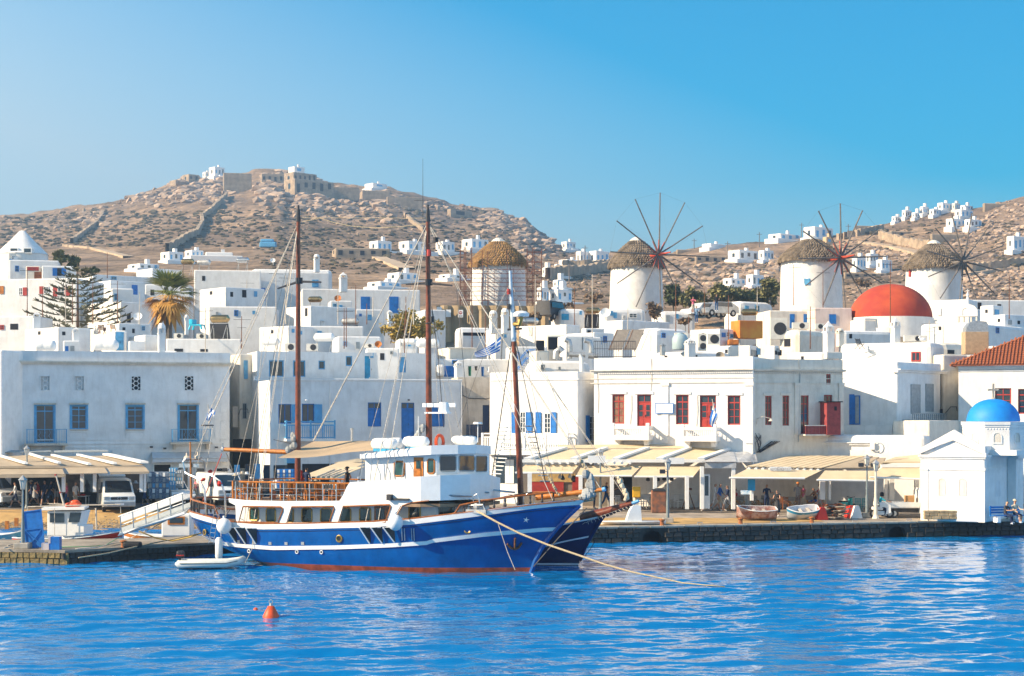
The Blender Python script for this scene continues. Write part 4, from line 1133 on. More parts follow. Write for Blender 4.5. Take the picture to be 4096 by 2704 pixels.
for yy in(1190,1270,1355,1108):
 z=sz(qy('2u',yy));xa,xb=sx(qx('2u',1893)),sx(qx('3u',275));b=MB();b.cyl((xa,-.3,z),(xb,-.3,z),.05,n=4);b.cyl((xa,-.3,z-.55),(xb,-.3,z-.55),.05,n=4)
 for i in range(22):b.cyl((xa+(xb-xa)*i/22,-.3,z-.55*(i%2)),(xa+(xb-xa)*(i+1)/22,-.3,z-.55*((i+1)%2)),.018,n=3)
 b.bd('scaffold_beam',K52,SCF)
for yy in(1205,1440):
 z=sz(qy('2u',yy+100));b=MB();b.box(sx(qx('2u',1893)),-.3,z,sx(qx('2u',2000)),1.4,z+.05);b.bd('scaffold_board',K10,SCF)
b=MB();Df=213
n=30
xs=[1746+(2195-1746)*i/n for i in range(n+1)]
vs=[((px-CX)*(Df+.25*math.sin(i*1.9))/F_PX,Df+.25*math.sin(i*1.9),z)for i,px in enumerate(xs)for z in(gz(px,Df)-.5,zat(qy('2u',1442)+(0 if px<2020 else 2),Df))]
b.add(vs,[(2*i,2*i+2,2*i+3,2*i+1)for i in range(n)])
vs2=[(v[0],v[1]+.06,v[2])for v in vs];b.add(vs2,[(2*i,2*i+1,2*i+3,2*i+2)for i in range(n)])
tag(b.bd('fabric_screen',mat('tan_screen',(.40,.30,.18),.9,.15,.4)),'tan fabric construction screen at the foot of the scaffolded windmill','fence')
SCN=bpy.data.objects['fabric_screen']
for(x,y)in((1898,1518),(1785,1515),(1700,1490)):
 p=pt(*q('2u',x,y),Df-.4);b=MB();b.box(p.x-.3,p.y-.02,p.z-.45,p.x+.3,p.y,p.z+.45,0)
 if x==1898:b.cyl((p.x,p.y-.03,p.z+.1),(p.x,p.y-.022,p.z+.1),.2,n=12,mi=1);b.box(p.x-.14,p.y-.04,p.z+.06,p.x+.14,p.y-.031,p.z+.14,0);b.box(p.x-.22,p.y-.03,p.z-.36,p.x+.22,p.y-.022,p.z-.2,2)
 b.bd('notice',[K41,K45,K22],SCN)
# red domed church
RD=Bld('red_dome_church','white church with a large terracotta red dome between the windmills',qx('4u',700),qx('4u',892),qx('4u',1560),qy('4u',1338),172,20,zb=gz(3560,172)-2,m=K64,cat='church',L=7,rnd=.15)
RD.cornice('f',qx('4u',892),qx('4u',1562),[(qy('4u',1336),qy('4u',1350),.14)],None,K64)
sD=F_PX/176;c=pt(qx('4u',1137),YH,176);lc=Matrix.Rotation(-RD.a,3,'Z')@(c-VC((RD.C.x,RD.C.y,0)))
rr_,hh_=380/ZS/sD,322/ZS/sD;zb_=zat(qy('4u',1335),176)-RD.zb
K44=mat('red_dome_paint',(.52,.085,.025),.8,.22,.35,.1,5,col2=(.33,.035,.02),c2amt=.35)
b=MB();b.lathe([(rr_*math.cos(k*PI/2/14),hh_*math.sin(k*PI/2/14)+zb_)for k in range(15)],44,(lc.x,lc.y,0));b.bd('dome',K44,RD.root,smooth='all')
b=MB();b.lathe([(rr_*1.03,zb_-2),(rr_*1.03,zb_+.05),(.1,zb_+.06)],44,(lc.x,lc.y,0));b.bd('drum',K64,RD.root,smooth=True)
u0,z0,u1,z1=RD.rect('f',*Q('4u',1317,1410,1372,1490));b=RD.mb();pl=arch((u0+u1)/2,u1-u0,z0-1,z1-.3);b.add([(x,.05,z)for x,z in pl],[tuple(range(len(pl)))]);b.bd('niche',K11,RD.root);RD.blk('door','f',Q('4u',1318,1430,1350,1500),K45,.05,.1)
# the town
BL,LB_,TQ,RDm,WD,GR=K5,K31,K61,K45,K67,K22
def H(label,r,xl,xc,xr,yt,D,a=40,m=None,wins=(),L=None,rnd=.12,name='white_house',zoff=-1.5,cat='house',Rw=None):
 cx=qx(r,xc)
 h=Bld(name,label,qx(r,xl),cx,qx(r,xr),qy(r,yt),D,a,zb=(gz(cx,D)if D>142 else 1.2)+zoff,L=L,m=m,rnd=rnd,cat=cat,Rw=Rw)
 if not wins and yt<1500:
  rs=random.Random(int(xl*7+yt));x_=max(xc,-60)
  for i in range(rs.randrange(1,4)):
   xa=x_+(min(xr,2500)-x_)*(.12+.3*i);w_=rs.uniform(22,40);ya=yt+rs.uniform(25,60)
   wins+=(('f',xa,ya,xa+w_,ya+w_*rs.uniform(1,1.9),rs.choice('wsso'),rs.choice((LB_,BL,K60,GR,LB_))),)
  if xc-xl>90:wins+=(('l',xl+(xc-xl)*.4,yt+40,xl+(xc-xl)*.4+24,yt+72,'o',0),)
 for w in wins:
  f,x0,y0,x1,y1,k,c=w
  rc=(*q(r,x0,y0),*q(r,x1,y1))
  if k=='w':h.win(f,rc,c,2,2)
  elif k=='d':h.door(f,rc,c,(1,2))
  elif k=='s':h.shut(f,rc,c,.02,3)
  elif k=='o':h.blk('opening',f,rc,K13,0,.02)
  elif k=='b':h.blk('wall_block',f,rc,m or K64,0,c,rnd=.08)
 return h
W2,CR,BG=K65,K11,K3
H('long white house with dark red shutters at the left edge of the town','1u',-500,-500,712,1205,182,-10,W2,[('f',0,1262,36,1335,'s',K34),('f',175,1275,213,1348,'w',K60),('f',213,1275,250,1350,'s',RDm),('f',367,1265,406,1335,'s',RDm),('f',406,1265,452,1335,'w',K60),('f',495,1267,535,1358,'s',RDm),('f',535,1267,602,1355,'w',K60),('f',602,1267,653,1358,'s',RDm)],L=7)
H('white rooftop block with a blue shuttered window above the red shuttered house','1u',375,388,690,1072,198,12,W2,[('f',488,1095,530,1168,'s',BL),('f',530,1095,572,1168,'o',0),('f',572,1095,613,1168,'s',BL)],L=6)
H('small white rooftop block with red woodwork left of the blue shuttered block','1u',225,240,378,1075,199,10,CR,[('f',250,1085,360,1120,'d',RDm),('f',318,1130,410,1200,'d',mat('brown_wood',(.20,.07,.03),.8))],L=4)
H('white house with a long low front behind the norfolk pine','1u',712,862,1462,1152,208,38,W2,[('f',1030,1172,1080,1205,'w',LB_)])
H('white house with a bright blue upright door right of the norfolk pine','1u',818,1025,1340,1208,194,40,W2,[('f',1222,1252,1276,1342,'d',BL)])
H('low white block in front of the upright blue door','1u',1000,1035,1236,1282,191,15,K64)
H('white house with a single grey blue square window above the palm','1u',1262,1412,1692,1097,216,42,W2,[('f',1550,1138,1578,1180,'w',GR)])
H('low white wall house just behind the palm crown','1u',1338,1345,1765,1245,200,6,W2,L=5)
H('pergola house with white roof rails above the palm','1u',1780,1800,2420,1112,214,8,K64,L=7)
H('white house with a slanted sunlit end wall right of the palm','1u',1850,2092,2460,1270,193,40,W2)
H('large white house behind the lower norfolk pine branches','1u',582,1122,1410,1405,176,48,K64,[('f',1178,1518,1212,1600,'o',0)])
H('wide white house behind the solar boiler and turquoise chair','1u',1920,1935,2560,1450,177,5,W2,L=6)
H('low rounded white house at the left edge behind the tanks','1m',-200,-200,312,150,164,-6,W2,[('f',0,232,38,275,'w',RDm),('f',95,220,168,275,'o',0)],L=5)
H('tall white block with a sunlit side behind the plastic water tanks','1m',228,540,845,250,158,44,K64)
H('white roof terrace wall left of the conical chimney','1m',865,1100,1400,215,163,30,W2)
H('white stepped roof block beside the conical chimney','1m',1188,1340,1470,322,153,30,K64,[('f',1190,382,1340,476,'b',.3)])
H('long low white parapet house right of the conical chimney','1m',1500,1540,2240,357,151,9,K64,[('f',1618,452,1698,480,'o',0),('f',1858,455,1928,480,'o',0)],L=5)
H('low white roof hut with small chimney above the neoclassical cornice','1m',560,585,745,375,152,14,W2,L=3)
H('white stair hut with a bright blue door on the roof','1m',1040,1062,1172,282,155,12,K64,[('f',1070,297,1148,466,'d',LB_)],L=3)
H('long pale blue shaded house with a white tower chimney','2u',-60,-40,708,1100,222,10,W2,[('f',8,1278,86,1398,'d',BL),('f',520,1203,580,1272,'d',LB_)],L=8,rnd=.5)
H('long shaded house with two blue doors behind the golden bush','2u',410,425,1522,1286,206,9,W2,[('f',972,1360,1058,1500,'d',BL),('f',1236,1360,1322,1512,'d',BL)],L=8)
H('white house with a slit window right of the first mast','2m',270,508,925,52,176,42,K64,[('l',455,75,478,150,'o',0)])
H('low white rooftop block left of the two blue doors','2u',678,690,890,1397,196,10,W2,L=4)
H('white house behind the tilted flat collectors and antennas','2m',905,925,1190,85,181,12,W2,L=5)
H('wide white house with a sunlit side behind the first mast','2m',28,303,535,238,163,44,W2)
H('white sloping roof house under the raised boiler','2m',748,760,1158,335,158,12,W2,L=5)
H('low white terrace block along the shaded upper storey','2m',1010,1022,1330,445,150,6,K64,L=3)
H('white parapet block beside the water tanks and second mast','2m',1315,1322,1500,360,158,8,K64,L=4)
H('white house with a shallow vault right of the second mast','2m',1835,1870,2205,252,172,15,W2,[('f',1922,302,2195,332,'o',0)],rnd=.5)
H('low white block behind the striped flag','2m',1735,1790,2050,440,158,18,CR,[('f',1770,440,2035,452,'b',.15)],L=4)
H('white gabled chapel roof block right of the striped flag','2m',2190,2215,2420,265,166,14,K64,L=4)
H('small house with a turquoise blue door below the scaffolded mill','3u',430,445,682,1240,206,12,W2,[('f',460,1288,528,1346,'d',TQ),('f',625,1262,648,1297,'s',LB_)],L=5,rnd=.5)
H('white house with tiny windows and blue panels at the foot of the first lone mill','3u',832,850,1240,1242,203,9,W2,[('f',910,1262,938,1305,'s',LB_),('f',940,1274,972,1328,'s',LB_),('f',1028,1300,1056,1336,'w',K60),('f',1085,1283,1160,1325,'w',K60)],L=5,rnd=.4)
H('long shaded blue white house beside the parked cars','3u',1380,1392,1702,1262,206,8,W2,L=6,rnd=.4)
H('rounded blue white house behind the orange tank','3u',1945,2120,2440,1165,210,38,W2,rnd=.8)
H('white house with a sunlit gable left of the rusty ducts','3u',62,505,632,1386,166,52,K64,[('l',160,1410,188,1490,'s',CR)])
H('white parapet house with three tan patches in front of the lone mill','3u',805,1025,1465,1345,182,40,W2,[('f',1125,1350,1145,1400,'b',.02),('f',1235,1350,1252,1400,'b',.02),('f',1340,1350,1358,1400,'b',.02)])
H('white house with a large rounded roof edge behind the tilted collectors','3u',1085,1345,1665,1415,163,42,W2,rnd=.7)
H('small white house between the ducts and the tilted collectors','3m',488,495,758,330,152,12,W2,[('f',650,345,655,460,'o',0)],L=3)
H('open white roof shed holding the duct motors','3m',315,322,492,326,156,12,CR,[('f',335,345,485,460,'o',0)],L=3)
H('long white parapet house right of the ducts','3m',500,768,950,300,160,40,W2)
H('white house behind the big double fan units','3u',1650,1928,2060,1425,160,45,W2)
H('wide low white terrace house behind the red windowed front','3m',1285,1610,2210,475,147,42,W2,rnd=.5)
H('tall white terrace block with a sunlit end at the fan units','3m',1820,2210,2290,420,150,60,K64)
H('small white block left of the greek style house terrace railings','3m',210,218,345,470,148,10,CR,[('f',222,375,300,470,'o',0)],L=3)
H('white pergola terrace house with two blue doors','4u',0,15,432,1255,176,8,CR,[('f',203,1290,247,1420,'d',BL),('f',330,1290,372,1370,'d',BL)],L=5)
H('pale pink house with one blue shutter left of the red dome','4u',425,432,782,1230,174,7,K37,[('f',567,1292,630,1380,'s',BL)],L=6)
H('cream plaster hut with a rounded roof left of the twin chimneys','4m',90,300,640,270,150,50,CR,[('l',150,360,208,432,'o',0)],rnd=.5,L=None)
H('white terrace wall house behind the dark folding chair','4m',645,700,1150,282,153,20,W2,rnd=.3)
H('sunlit white house with a small niche left of the bell gable','4u',1500,1868,1945,1152,180,62,K64,[('l',1578,1235,1608,1305,'b',.08)])
H('long shaded white house at the right edge of the town','4u',1862,1872,2480,1157,184,8,W2,L=6)
H('two faced white roof block at the right edge','4u',1965,2090,2186,1208,168,45,K64)
H('low white roof block right of the two faced block','4u',2088,2195,2480,1292,166,30,W2)
H('broad white house below the bell gable','4u',1410,1845,2480,1367,158,48,K64,rnd=.3)
H('low white wall under the tan duct box','4m',1755,1765,2120,505,141,8,K64,L=3,rnd=.3)
H('grey weathered vaulted house with a barred window','4m',1515,1615,1848,392,143,30,CR,[('f',1665,463,1728,500,'o',0)],rnd=.6)
H('small white lean to with a sloping roof below the twin chimneys','4m',170,512,600,482,140,58,K64,rnd=.2)
H('white roof block between the tan duct box and the tiled roof','4m',2075,2090,2420,425,146,10,W2,L=3)
H('low white block left of the cream plaster hut','4m',-20,60,105,422,147,45,K64)
H('wide white house filling the gap below the turquoise chair','1m',1000,1010,1640,470,150,6,W2,L=2)
H('white terrace wall behind the blue railing stairs','3m',-20,-10,330,430,152,9,W2,L=3,zoff=-2)
H('white vaulted roof behind the blue railing stairs','3m',150,200,745,560,141,12,K64,L=4,rnd=.7)
H('big plain white house between the two bare masts','2m',505,512,1000,240,165,9,W2,L=5)
H('white back row house left of the scaffolded mill','2u',1525,1560,1760,1480,196,15,W2,L=5)
H('white house with a tiny dark opening left of the lone mill trees','3u',640,680,860,1420,176,22,W2,[('f',700,1440,730,1470,'o',0)])
H('plain white house behind the solar boilers at the centre','3u',480,500,830,1500,158,14,W2,L=4)
D=225;c=pt(qx('1u',207),YH,D);s_=F_PX/D;g=gz(qx('1u',207),D)-1
CM=thg('round_mill_house','white conical roofed round house at the left edge of the town','house',(c.x,c.y,g))
zb2=zat(qy('1u',972),D)-g;za2=zat(qy('1u',745),D)-g;r_=240/ZS/s_
b=MB();b.lathe([(r_,zb2),(r_*.5,zb2+(za2-zb2)*.52),(.35,za2-.1),(0,za2)],36);b.bd('roof',K64,CM,smooth='all')
b=MB();b.lathe([(r_*.98,0),(r_*.97,zb2+.02),(0,zb2+.03)],36);b.bd('wall',K64,CM,smooth=True)
for x in(192,316):
 p=pt(*q('1u',x,950),D);lx=p.x-c.x;b=MB();b.box(lx-.55,-r_*.93,p.z-g-.4,lx+.55,-r_*.6,p.z-g+.3);w=b.bd('window',K60,CM);b=MB();b.box(lx-.42,-r_*.935,p.z-g-.28,lx+.42,-r_*.93,p.z-g+.2);b.bd('pane',K19,w)
H('low white walls in front of the conical roofed house','1u',60,85,545,1018,212,12,W2,L=6)
H('square cream annex left of the conical roof','1u',60,78,150,950,219,20,CR,L=3)
# the blue motor sailer
K25=mat('navy_hull_paint',(.0,.085,.33),.25,.14,.8,.03,4,spec=.4,coat=.2,streak=.4,stain=(.55,.6,.72))
K26=mat('dark_hull_paint',(.004,.016,.085),.3,.2,.8,.02,4,spec=.5,coat=.3)
K6=mat('red_antifouling',(.36,.07,.03),.6,.25,1.5,.1,10,streak=.4)
K14=mat('teak_deck',(.30,.19,.11),.7,.2,2)
K21=mat('brass',(.50,.33,.10),.4,.15,6,metal=.7)
K15=mat('grey_sailcloth',(.38,.39,.38),.9,.2,2,.4,8)
K20=mat('green_glass',(.02,.075,.075),.05,.4,1.2,spec=.8)
class Boat:
 def __init__(s,name,label,px,D,deg,cat='boat'):
  s.a=R(deg);s.ca,s.sa=math.cos(s.a),math.sin(s.a)
  s.S=pt(px,YH,D);s.S.z=0
  s.root=thg(name,label,cat,s.S,s.a)
 def P(s,r,x,y,b):
  """point of the boat (local) that shows at a place of the photograph, at distance b to the near side of the centre line"""
  px,py=q(r,x,y)if r else(x,y)
  k=(px-CX)/F_PX
  bx,by=s.S.x+b*s.sa,s.S.y-b*s.ca
  t=(k*by-bx)/(s.ca-k*s.sa)
  Y=by+t*s.sa
  return VC((t,-b,zat(py,Y)))
 def part(s,nm,b,m,parent=None,smooth=False):return b.bd(nm,m,parent or s.root,smooth)
def hull(bt,xb,xs,Bz,sheer,levels,mats_names,ns=44):
 """lofted hull: xb(z), xs(z) end profiles, Bz(z) half beam, sheer(s) height"""
 def shape(s,z):
  f=min(1,max(0,z/2.6))
  p=1.25-.55*f
  k=.46
  if s<k:v=math.sin(s/k*PI/2)**p
  elif s>.80:v=max(0,1-((s-.80)/.20)**2.4)**.55
  else:v=1
  return v
 def surf(s,z,off=0.0,side=-1):
  x=xb(z)+s*(xs(z)-xb(z))
  b=Bz(z)*shape(s,z)+off*min(1,6*s)
  return VC((x+(off if s<.03 else 0),side*b,z))
 return surf
SH=Boat('sailing_ship','large navy blue two masted motor sailer with white deckhouse moored in front',2125,90.5,-22,'ship')
SHEER=[('2b',85,838,1.3),('2b',190,868,2.2),('2b',340,905,2.5),('2b',545,950,2.72),('2b',780,968,2.75),('2b',1200,965,2.78),('2b',1600,955,2.78),('2b',2000,945,2.75),('3b',0,946,2.75),('3b',330,925,2.7),('3b',700,880,2.4),('3b',1000,842,1.9),('3b',1400,785,1.1),('3b',1700,752,.4),('3b',1865,742,.0)]
sp=[SH.P(*p)for p in SHEER]
sxs,szs=np.array([p.x for p in sp]),np.array([p.z for p in sp])
zsh=lambda x:float(np.interp(x,sxs,szs))
xb1=lambda z:(2.55*(max(z,0)/3.45)**1.55 if z>0 else z*.6)
xs1=lambda z:float(np.interp(z,[-.7,0,.3,.9,1.5,2.2,3.0,3.5],[-14.5,-15.3,-16.4,-18.2,-19.4,-20.0,-20.35,-20.45]))
Bz1=lambda z:float(np.interp(z,[-.7,0,.8,1.7,3.4],[1.9,2.4,2.66,2.76,2.86]))
surf1=hull(SH,xb1,xs1,Bz1,None,None,None)
def hbd(bt,surf,zlo,zhi,nm,m,off=0.0,ns=56,nz=6,parent=None,thick=0.0,srange=(0,1)):
 """zlo, zhi: functions of x giving the band between two heights, on both sides"""
 b=MB()
 for side in(-1,1):
  vs=[]
  for i in range(ns+1):
   s=srange[0]+(srange[1]-srange[0])*(i/ns)
   s=s**1.3 if srange==(0,1)else s
   for j in range(nz+1):
    z=None
    x=surf(s,1.5).x
    for _ in range(4):
     z=zlo(x)+(zhi(x)-zlo(x))*j/nz;x=surf(s,z).x
    vs.append(surf(s,z,off,side))
  k=nz+1
  fs=[(i*k+j,(i+1)*k+j,(i+1)*k+j+1,i*k+j+1)for i in range(ns)for j in range(nz)]
  if side>0:fs=[f[::-1]for f in fs]
  b.add(vs,fs)
  if off:
   vs2=[]
   for i in range(ns+1):
    s=srange[0]+(srange[1]-srange[0])*(i/ns);s=s**1.3 if srange==(0,1)else s
    x=surf(s,1.5).x
    for e in(zlo,zhi):
     xx=x
     for _ in range(4):xx=surf(s,e(xx)).x
     vs2+=[surf(s,e(xx),off,side),surf(s,e(xx),-.02,side)]
   b.add(vs2,[(4*i+o_,4*i+4+o_,4*i+5+o_,4*i+1+o_)for i in range(ns)for o_ in(0,2)])
 return b.bd(nm,m,parent or bt.root,smooth='all')
hbd(SH,surf1,lambda x:.24,lambda x:zsh(x),'hull',K25,nz=8)
hbd(SH,surf1,lambda x:-.7,lambda x:.24,'boot_topping',K6,nz=3)
hbd(SH,surf1,lambda x:zsh(x)+.002,lambda x:zsh(x)+.27,'bulwark',K41,off=.025,nz=1)
ST=[('2b',135,1030,2.3),('2b',450,1090,2.65),('2b',900,1125,2.75),('2b',1500,1118,2.78),('2b',2000,1100,2.78),('2b',2375,1077,2.7),('3b',500,1062,2.5),('3b',1000,1002,1.7),('3b',1580,950,.3)]
st_=[SH.P(*p)for p in ST];stx,stz=np.array([p.x for p in st_]),np.array([p.z for p in st_])
zst=lambda x:float(np.interp(x,stx,stz))
hbd(SH,surf1,lambda x:zst(x)-.2,lambda x:zst(x),'rubbing_strake',K41,off=.07,nz=2)
hbd(SH,surf1,lambda x:zsh(x)-.14,lambda x:zsh(x)-.1,'plank_seam',K26,off=.012,nz=1)
b=MB()
stem=[surf1(0,z)for z in(-.3,.2,.6,1.2,1.8,2.4,3.0,3.5)]
b.tube([p+VC((.05,0,0))for p in stem],.13,6);SH.part('stem_post',b,K25,smooth=True)
b=MB();n=40
vs=[]
for i in range(n+1):
 s=.02+.975*i/n;x=surf1(s,2.4).x;z=zsh(x)-.25 if x<-17.6 else zsh(x)-.35
 p=surf1(s,min(z,3.2),-.06)
 vs+=[(p.x,p.y,z),(p.x,-p.y,z)]
b.add(vs,[(2*i,2*i+1,2*i+3,2*i+2)for i in range(n)]);SH.part('deck',b,K14)
capz=lambda x:zsh(x)+.29
for side in(-1,1):
 b=MB();b.tube([surf1(s,capz(surf1(s,3).x),-.02,side)for s in[i/60 for i in range(0,61)]],.05,5);SH.part('cap_rail',b,K67,smooth=True)
# side screen of the deckhouse with its three big openings
b_s=2.74
pl=lambda pts,bb=b_s:[(lambda v:(v.x,v.z))(SH.P(r_,x,y,bb))for(r_,x,y)in pts]
outer=pl([('2b',562,955),('2b',1000,973),('2b',1500,963),('2b',2000,950),('3b',205,905),('3b',203,835),('3b',258,748),('3b',340,720),('3b',425,705),('3b',425,478),('3b',300,483),('2b',2250,496),('2b',1800,520),('2b',1622,531),('2b',1592,575),('2b',1560,650),('2b',1525,703),('2b',1000,706),('2b',650,697),('2b',497,680),('2b',500,715),('2b',560,745),('2b',565,820)])
holes=[pl([('2b',632,756),('2b',980,760),('2b',1000,775),('2b',998,800),('2b',955,908),('2b',592,898)]),pl([('2b',1085,760),('2b',1470,756),('2b',1478,775),('2b',1432,910),('2b',1036,910)]),pl([('2b',1562,756),('2b',1990,740),('2b',2004,755),('2b',1955,902),('2b',1514,907)])]
for sd in(-1,1):
 b=MB();y=sd*b_s;b.plate(outer,holes,y,y-sd*.07);SH.part('deckhouse_screen',b,K41)
for h in holes:
 b=MB();b.tube([(x,-b_s-.02,z)for x,z in h],.045,6,closed=True);SH.part('opening_trim',b,K67)
b=MB();b.tube([(x,-b_s-.01,z)for x,z in pl([('3b',205,905),('3b',203,835),('3b',258,748),('3b',340,720),('3b',500,703)])],.035,5);SH.part('opening_trim',b,K67)
zu=(SH.P('2b',1000,706,b_s)).z
xa=SH.P('2b',497,690,b_s).x;xf=SH.P('3b',425,690,b_s).x
b=MB();poly=[(xa+.5,-b_s+.0),(xf,-b_s)]
front=[(1681+0,2.74),(1760,2.35),(1880,1.2),(1960,-.3),(2000,-1.9)]
fr3=[SH.P(None,px,2000,bb)for px,bb in front]
poly=[(xa+.9,-b_s+.02)]+[(p.x,p.y)for p in fr3]+[(xf,b_s-.02),(xa+.9,b_s-.02)]+[(xa+.9-1.0*math.sin(t),b_s*.99*math.cos(t))for t in(PI*.12,PI*.25,PI*.4,PI*.5,PI*.6,PI*.75,PI*.88)]
b.slab(poly,zu-.16,zu);SH.part('upper_deck',b,[K14])
bi=1.85;zd=zsh(-10)-.2
xi0,xi1=SH.P('2b',575,800,bi).x,SH.P('3b',565,780,bi).x
b=MB();b.box(xi0,-bi,zd-.4,xi1,bi,zu-.165);SH.part('deckhouse',b,K41)
fpl=[(xi1,-bi),(SH.P(None,1880,2000,.9).x,-.9),(SH.P(None,1957,2000,-.4).x,.4),(xi1,bi)]
b=MB();b.slab(fpl,zd-.4,zu-.17);SH.part('deckhouse_front',b,K41)
def swn(r,x0,y0,x1,y1,bb,gm=None,fm=None,plane=None,fr=.045):
 """window on a wall parallel to the centre line"""
 A,C_=SH.P(r,x0,y0,bb),SH.P(r,x1,y1,bb);B2=SH.P(r,x1,y0,bb)
 xm0,xm1,z0,z1=A.x,C_.x,C_.z,(A.z+B2.z)/2
 c=min(.09,.2*(xm1-xm0));oct_=[(xm0+c,z0),(xm1-c,z0),(xm1,z0+c),(xm1,z1-c),(xm1-c,z1),(xm0+c,z1),(xm0,z1-c),(xm0,z0+c)]
 b=MB();b.tube([(x,-bb-.01,z)for x,z in oct_],fr,5,closed=True);w=SH.part('window',b,fm or K21)
 g=MB();g.add([(x,-bb-.012,z)for x,z in oct_],[tuple(range(8))]);SH.part('pane',g,gm or K20,w)
for(x0,y0,x1,y1)in((695,768,775,886),(848,772,932,900),(1042,776,1098,902),(1178,775,1270,904),(1352,775,1447,904),(1535,770,1630,898),(1714,768,1815,894)):swn('2b',x0,y0,x1,y1,bi)
A,C_=SH.P('2b',1850,755,bi),SH.P('2b',2000,900,bi);b=MB();b.box(A.x,-bi-.03,C_.z-.3,C_.x,-bi-.002,A.z);SH.part('saloon_door',b,K67);b=MB();b.box(A.x+.1,-bi-.04,C_.z,A.x+.6,-bi-.031,A.z-.1);SH.part('pane',b,K19)
swn('3b',316,744,420,874,bi)
P0=VC((fpl[0][0],fpl[0][1],0));P1=VC((fpl[1][0],fpl[1][1],0))
def pwn(Pa,Pb,r,x0,y0,x1,y1,gm,fm,c=.07,fr=.03,skew=0):
 """window on an upright panel that runs between two plan points"""
 out=[]
 d=(Pb-Pa);nrm=VC((d.y,-d.x,0)).normalized()
 for(x,y)in((x0,y1),(x1,y1),(x1,y0),(x0,y0)):
  px,py=q(r,x,y);k=(px-CX)/F_PX
  wa=SH.S+VC((SH.ca*Pa.x-SH.sa*Pa.y,SH.sa*Pa.x+SH.ca*Pa.y,0));wd=VC((SH.ca*d.x-SH.sa*d.y,SH.sa*d.x+SH.ca*d.y,0))
  t=(k*wa.y-wa.x)/(wd.x-k*wd.y);Y=wa.y+t*wd.y
  out.append(Pa+d*t+nrm*.012+VC((0,0,zat(py,Y))))
 a_,b_,c_,d_=out
 def cut(p,e,f):return[p+(e-p).normalized()*c,p+(f-p).normalized()*c]
 ring=cut(a_,d_,b_)+cut(b_,a_,c_)+cut(c_,b_,d_)+cut(d_,c_,a_)
 w=MB();w.tube(ring,fr,5,closed=True);w=SH.part('window',w,fm)
 g=MB();g.add(ring,[tuple(range(8))]);SH.part('pane',g,gm,w)
pwn(P0,P1,'3b',590,720,738,850,K20,K22)
zt0=SH.P('3b',425,480,2.74).z;b=MB();
tops=[SH.P('3b',425,478,2.74).z,SH.P('3b',602,466,2.35).z,SH.P('3b',880,455,1.2).z,SH.P('3b',1066,462,-.3).z,SH.P('3b',1150,490,-1.9).z]
bots=[SH.P('3b',425,703,2.74).z,SH.P('3b',602,700,2.35).z,SH.P('3b',880,690,1.2).z,SH.P('3b',1066,684,-.3).z,SH.P('3b',1165,690,-1.9).z]
ring=[(VC((p.x,p.y,0)),t,o)for p,t,o in zip(fr3,tops,bots)]
vs=[]
for(p,t,o)in ring:vs+=[(p.x+.03,p.y-.03,o),(p.x+.03,p.y-.03,t),(p.x-.06,p.y+.06,t),(p.x-.06,p.y+.06,o)]
b.add(vs,[(4*i+j,4*i+4+j,4*i+4+(j+1)%4,4*i+(j+1)%4)for i in range(len(ring)-1)for j in range(4)]);SH.part('upper_bulwark',b,K41)
b=MB();b.slab([(p.x-.1,p.y)for p in fr3]+[(xf,b_s-.05),(xf-3,b_s-.05),(xf-3,-b_s+.05),(xf,-b_s+.05)],max(bots)-.02,max(bots)+.08);SH.part('bridge_deck',b,K41)
bw=2.0
wp=[SH.P('2b',1765,400,bw),SH.P(None,1745,1850,bw),SH.P(None,1831,1850,1.35),SH.P(None,1901,1850,.35),SH.P(None,1958,1850,-1.2)]
zw0=max(bots);zw1=SH.P('2b',2250,290,bw).z;zw2=SH.P('3b',900,262,.6).z
wpl=[(p.x,p.y)for p in wp];poly=wpl+[(wpl[1][0]-.2,2.0),(wpl[0][0],2.0)]
b=MB();b.slab(poly,zw0,max(zw1,zw2));SH.part('wheelhouse',b,K41)
V2=lambda p:VC((p[0],p[1],0))
pwn(V2(wpl[1]),V2(wpl[2]),'3b',600,285,752,428,K19,K22)
pwn(V2(wpl[2]),V2(wpl[3]),'3b',778,284,922,426,K19,K22)
pwn(V2(wpl[3]),V2(wpl[4]),'3b',934,288,1036,432,K19,K22)
swn('2b',2036,338,2128,474,bw,K20,K34);swn('3b',488,318,552,450,bw,K20,K34)
A,C_=SH.P('3b',363,300,bw),SH.P('3b',449,492,bw);b=MB();b.box(A.x,-bw-.04,C_.z,C_.x,-bw-.002,A.z);dr=SH.part('wheelhouse_door',b,K34);b=MB();b.rbox(A.x+.25*(C_.x-A.x),-bw-.05,C_.z+.45*(A.z-C_.z),A.x+.75*(C_.x-A.x),-bw-.041,A.z-.15*(A.z-C_.z),.004,1);SH.part('pane',b,K20,dr)
rp=[SH.P('2b',1715,290,2.35),SH.P('3b',520,230,2.35),SH.P('3b',770,230,1.7),SH.P('3b',940,230,.5),SH.P('3b',1075,230,-1.3)]
rz_t=[SH.P('2b',1715,271,2.35).z,SH.P('3b',520,190,2.35).z,SH.P('3b',770,183,1.7).z,SH.P('3b',940,183,.5).z,SH.P('3b',1075,195,-1.3).z]
rz_b=[SH.P('2b',1715,313,2.35).z,SH.P('3b',520,275,2.35).z,SH.P('3b',770,268,1.7).z,SH.P('3b',940,264,.5).z,SH.P('3b',1075,272,-1.3).z]
pp=[(p.x,p.y,t,o)for p,t,o in zip(rp,rz_t,rz_b)]+[(rp[1].x,2.35,rz_t[1],rz_b[1]),(rp[0].x,2.35,rz_t[0],rz_b[0])]
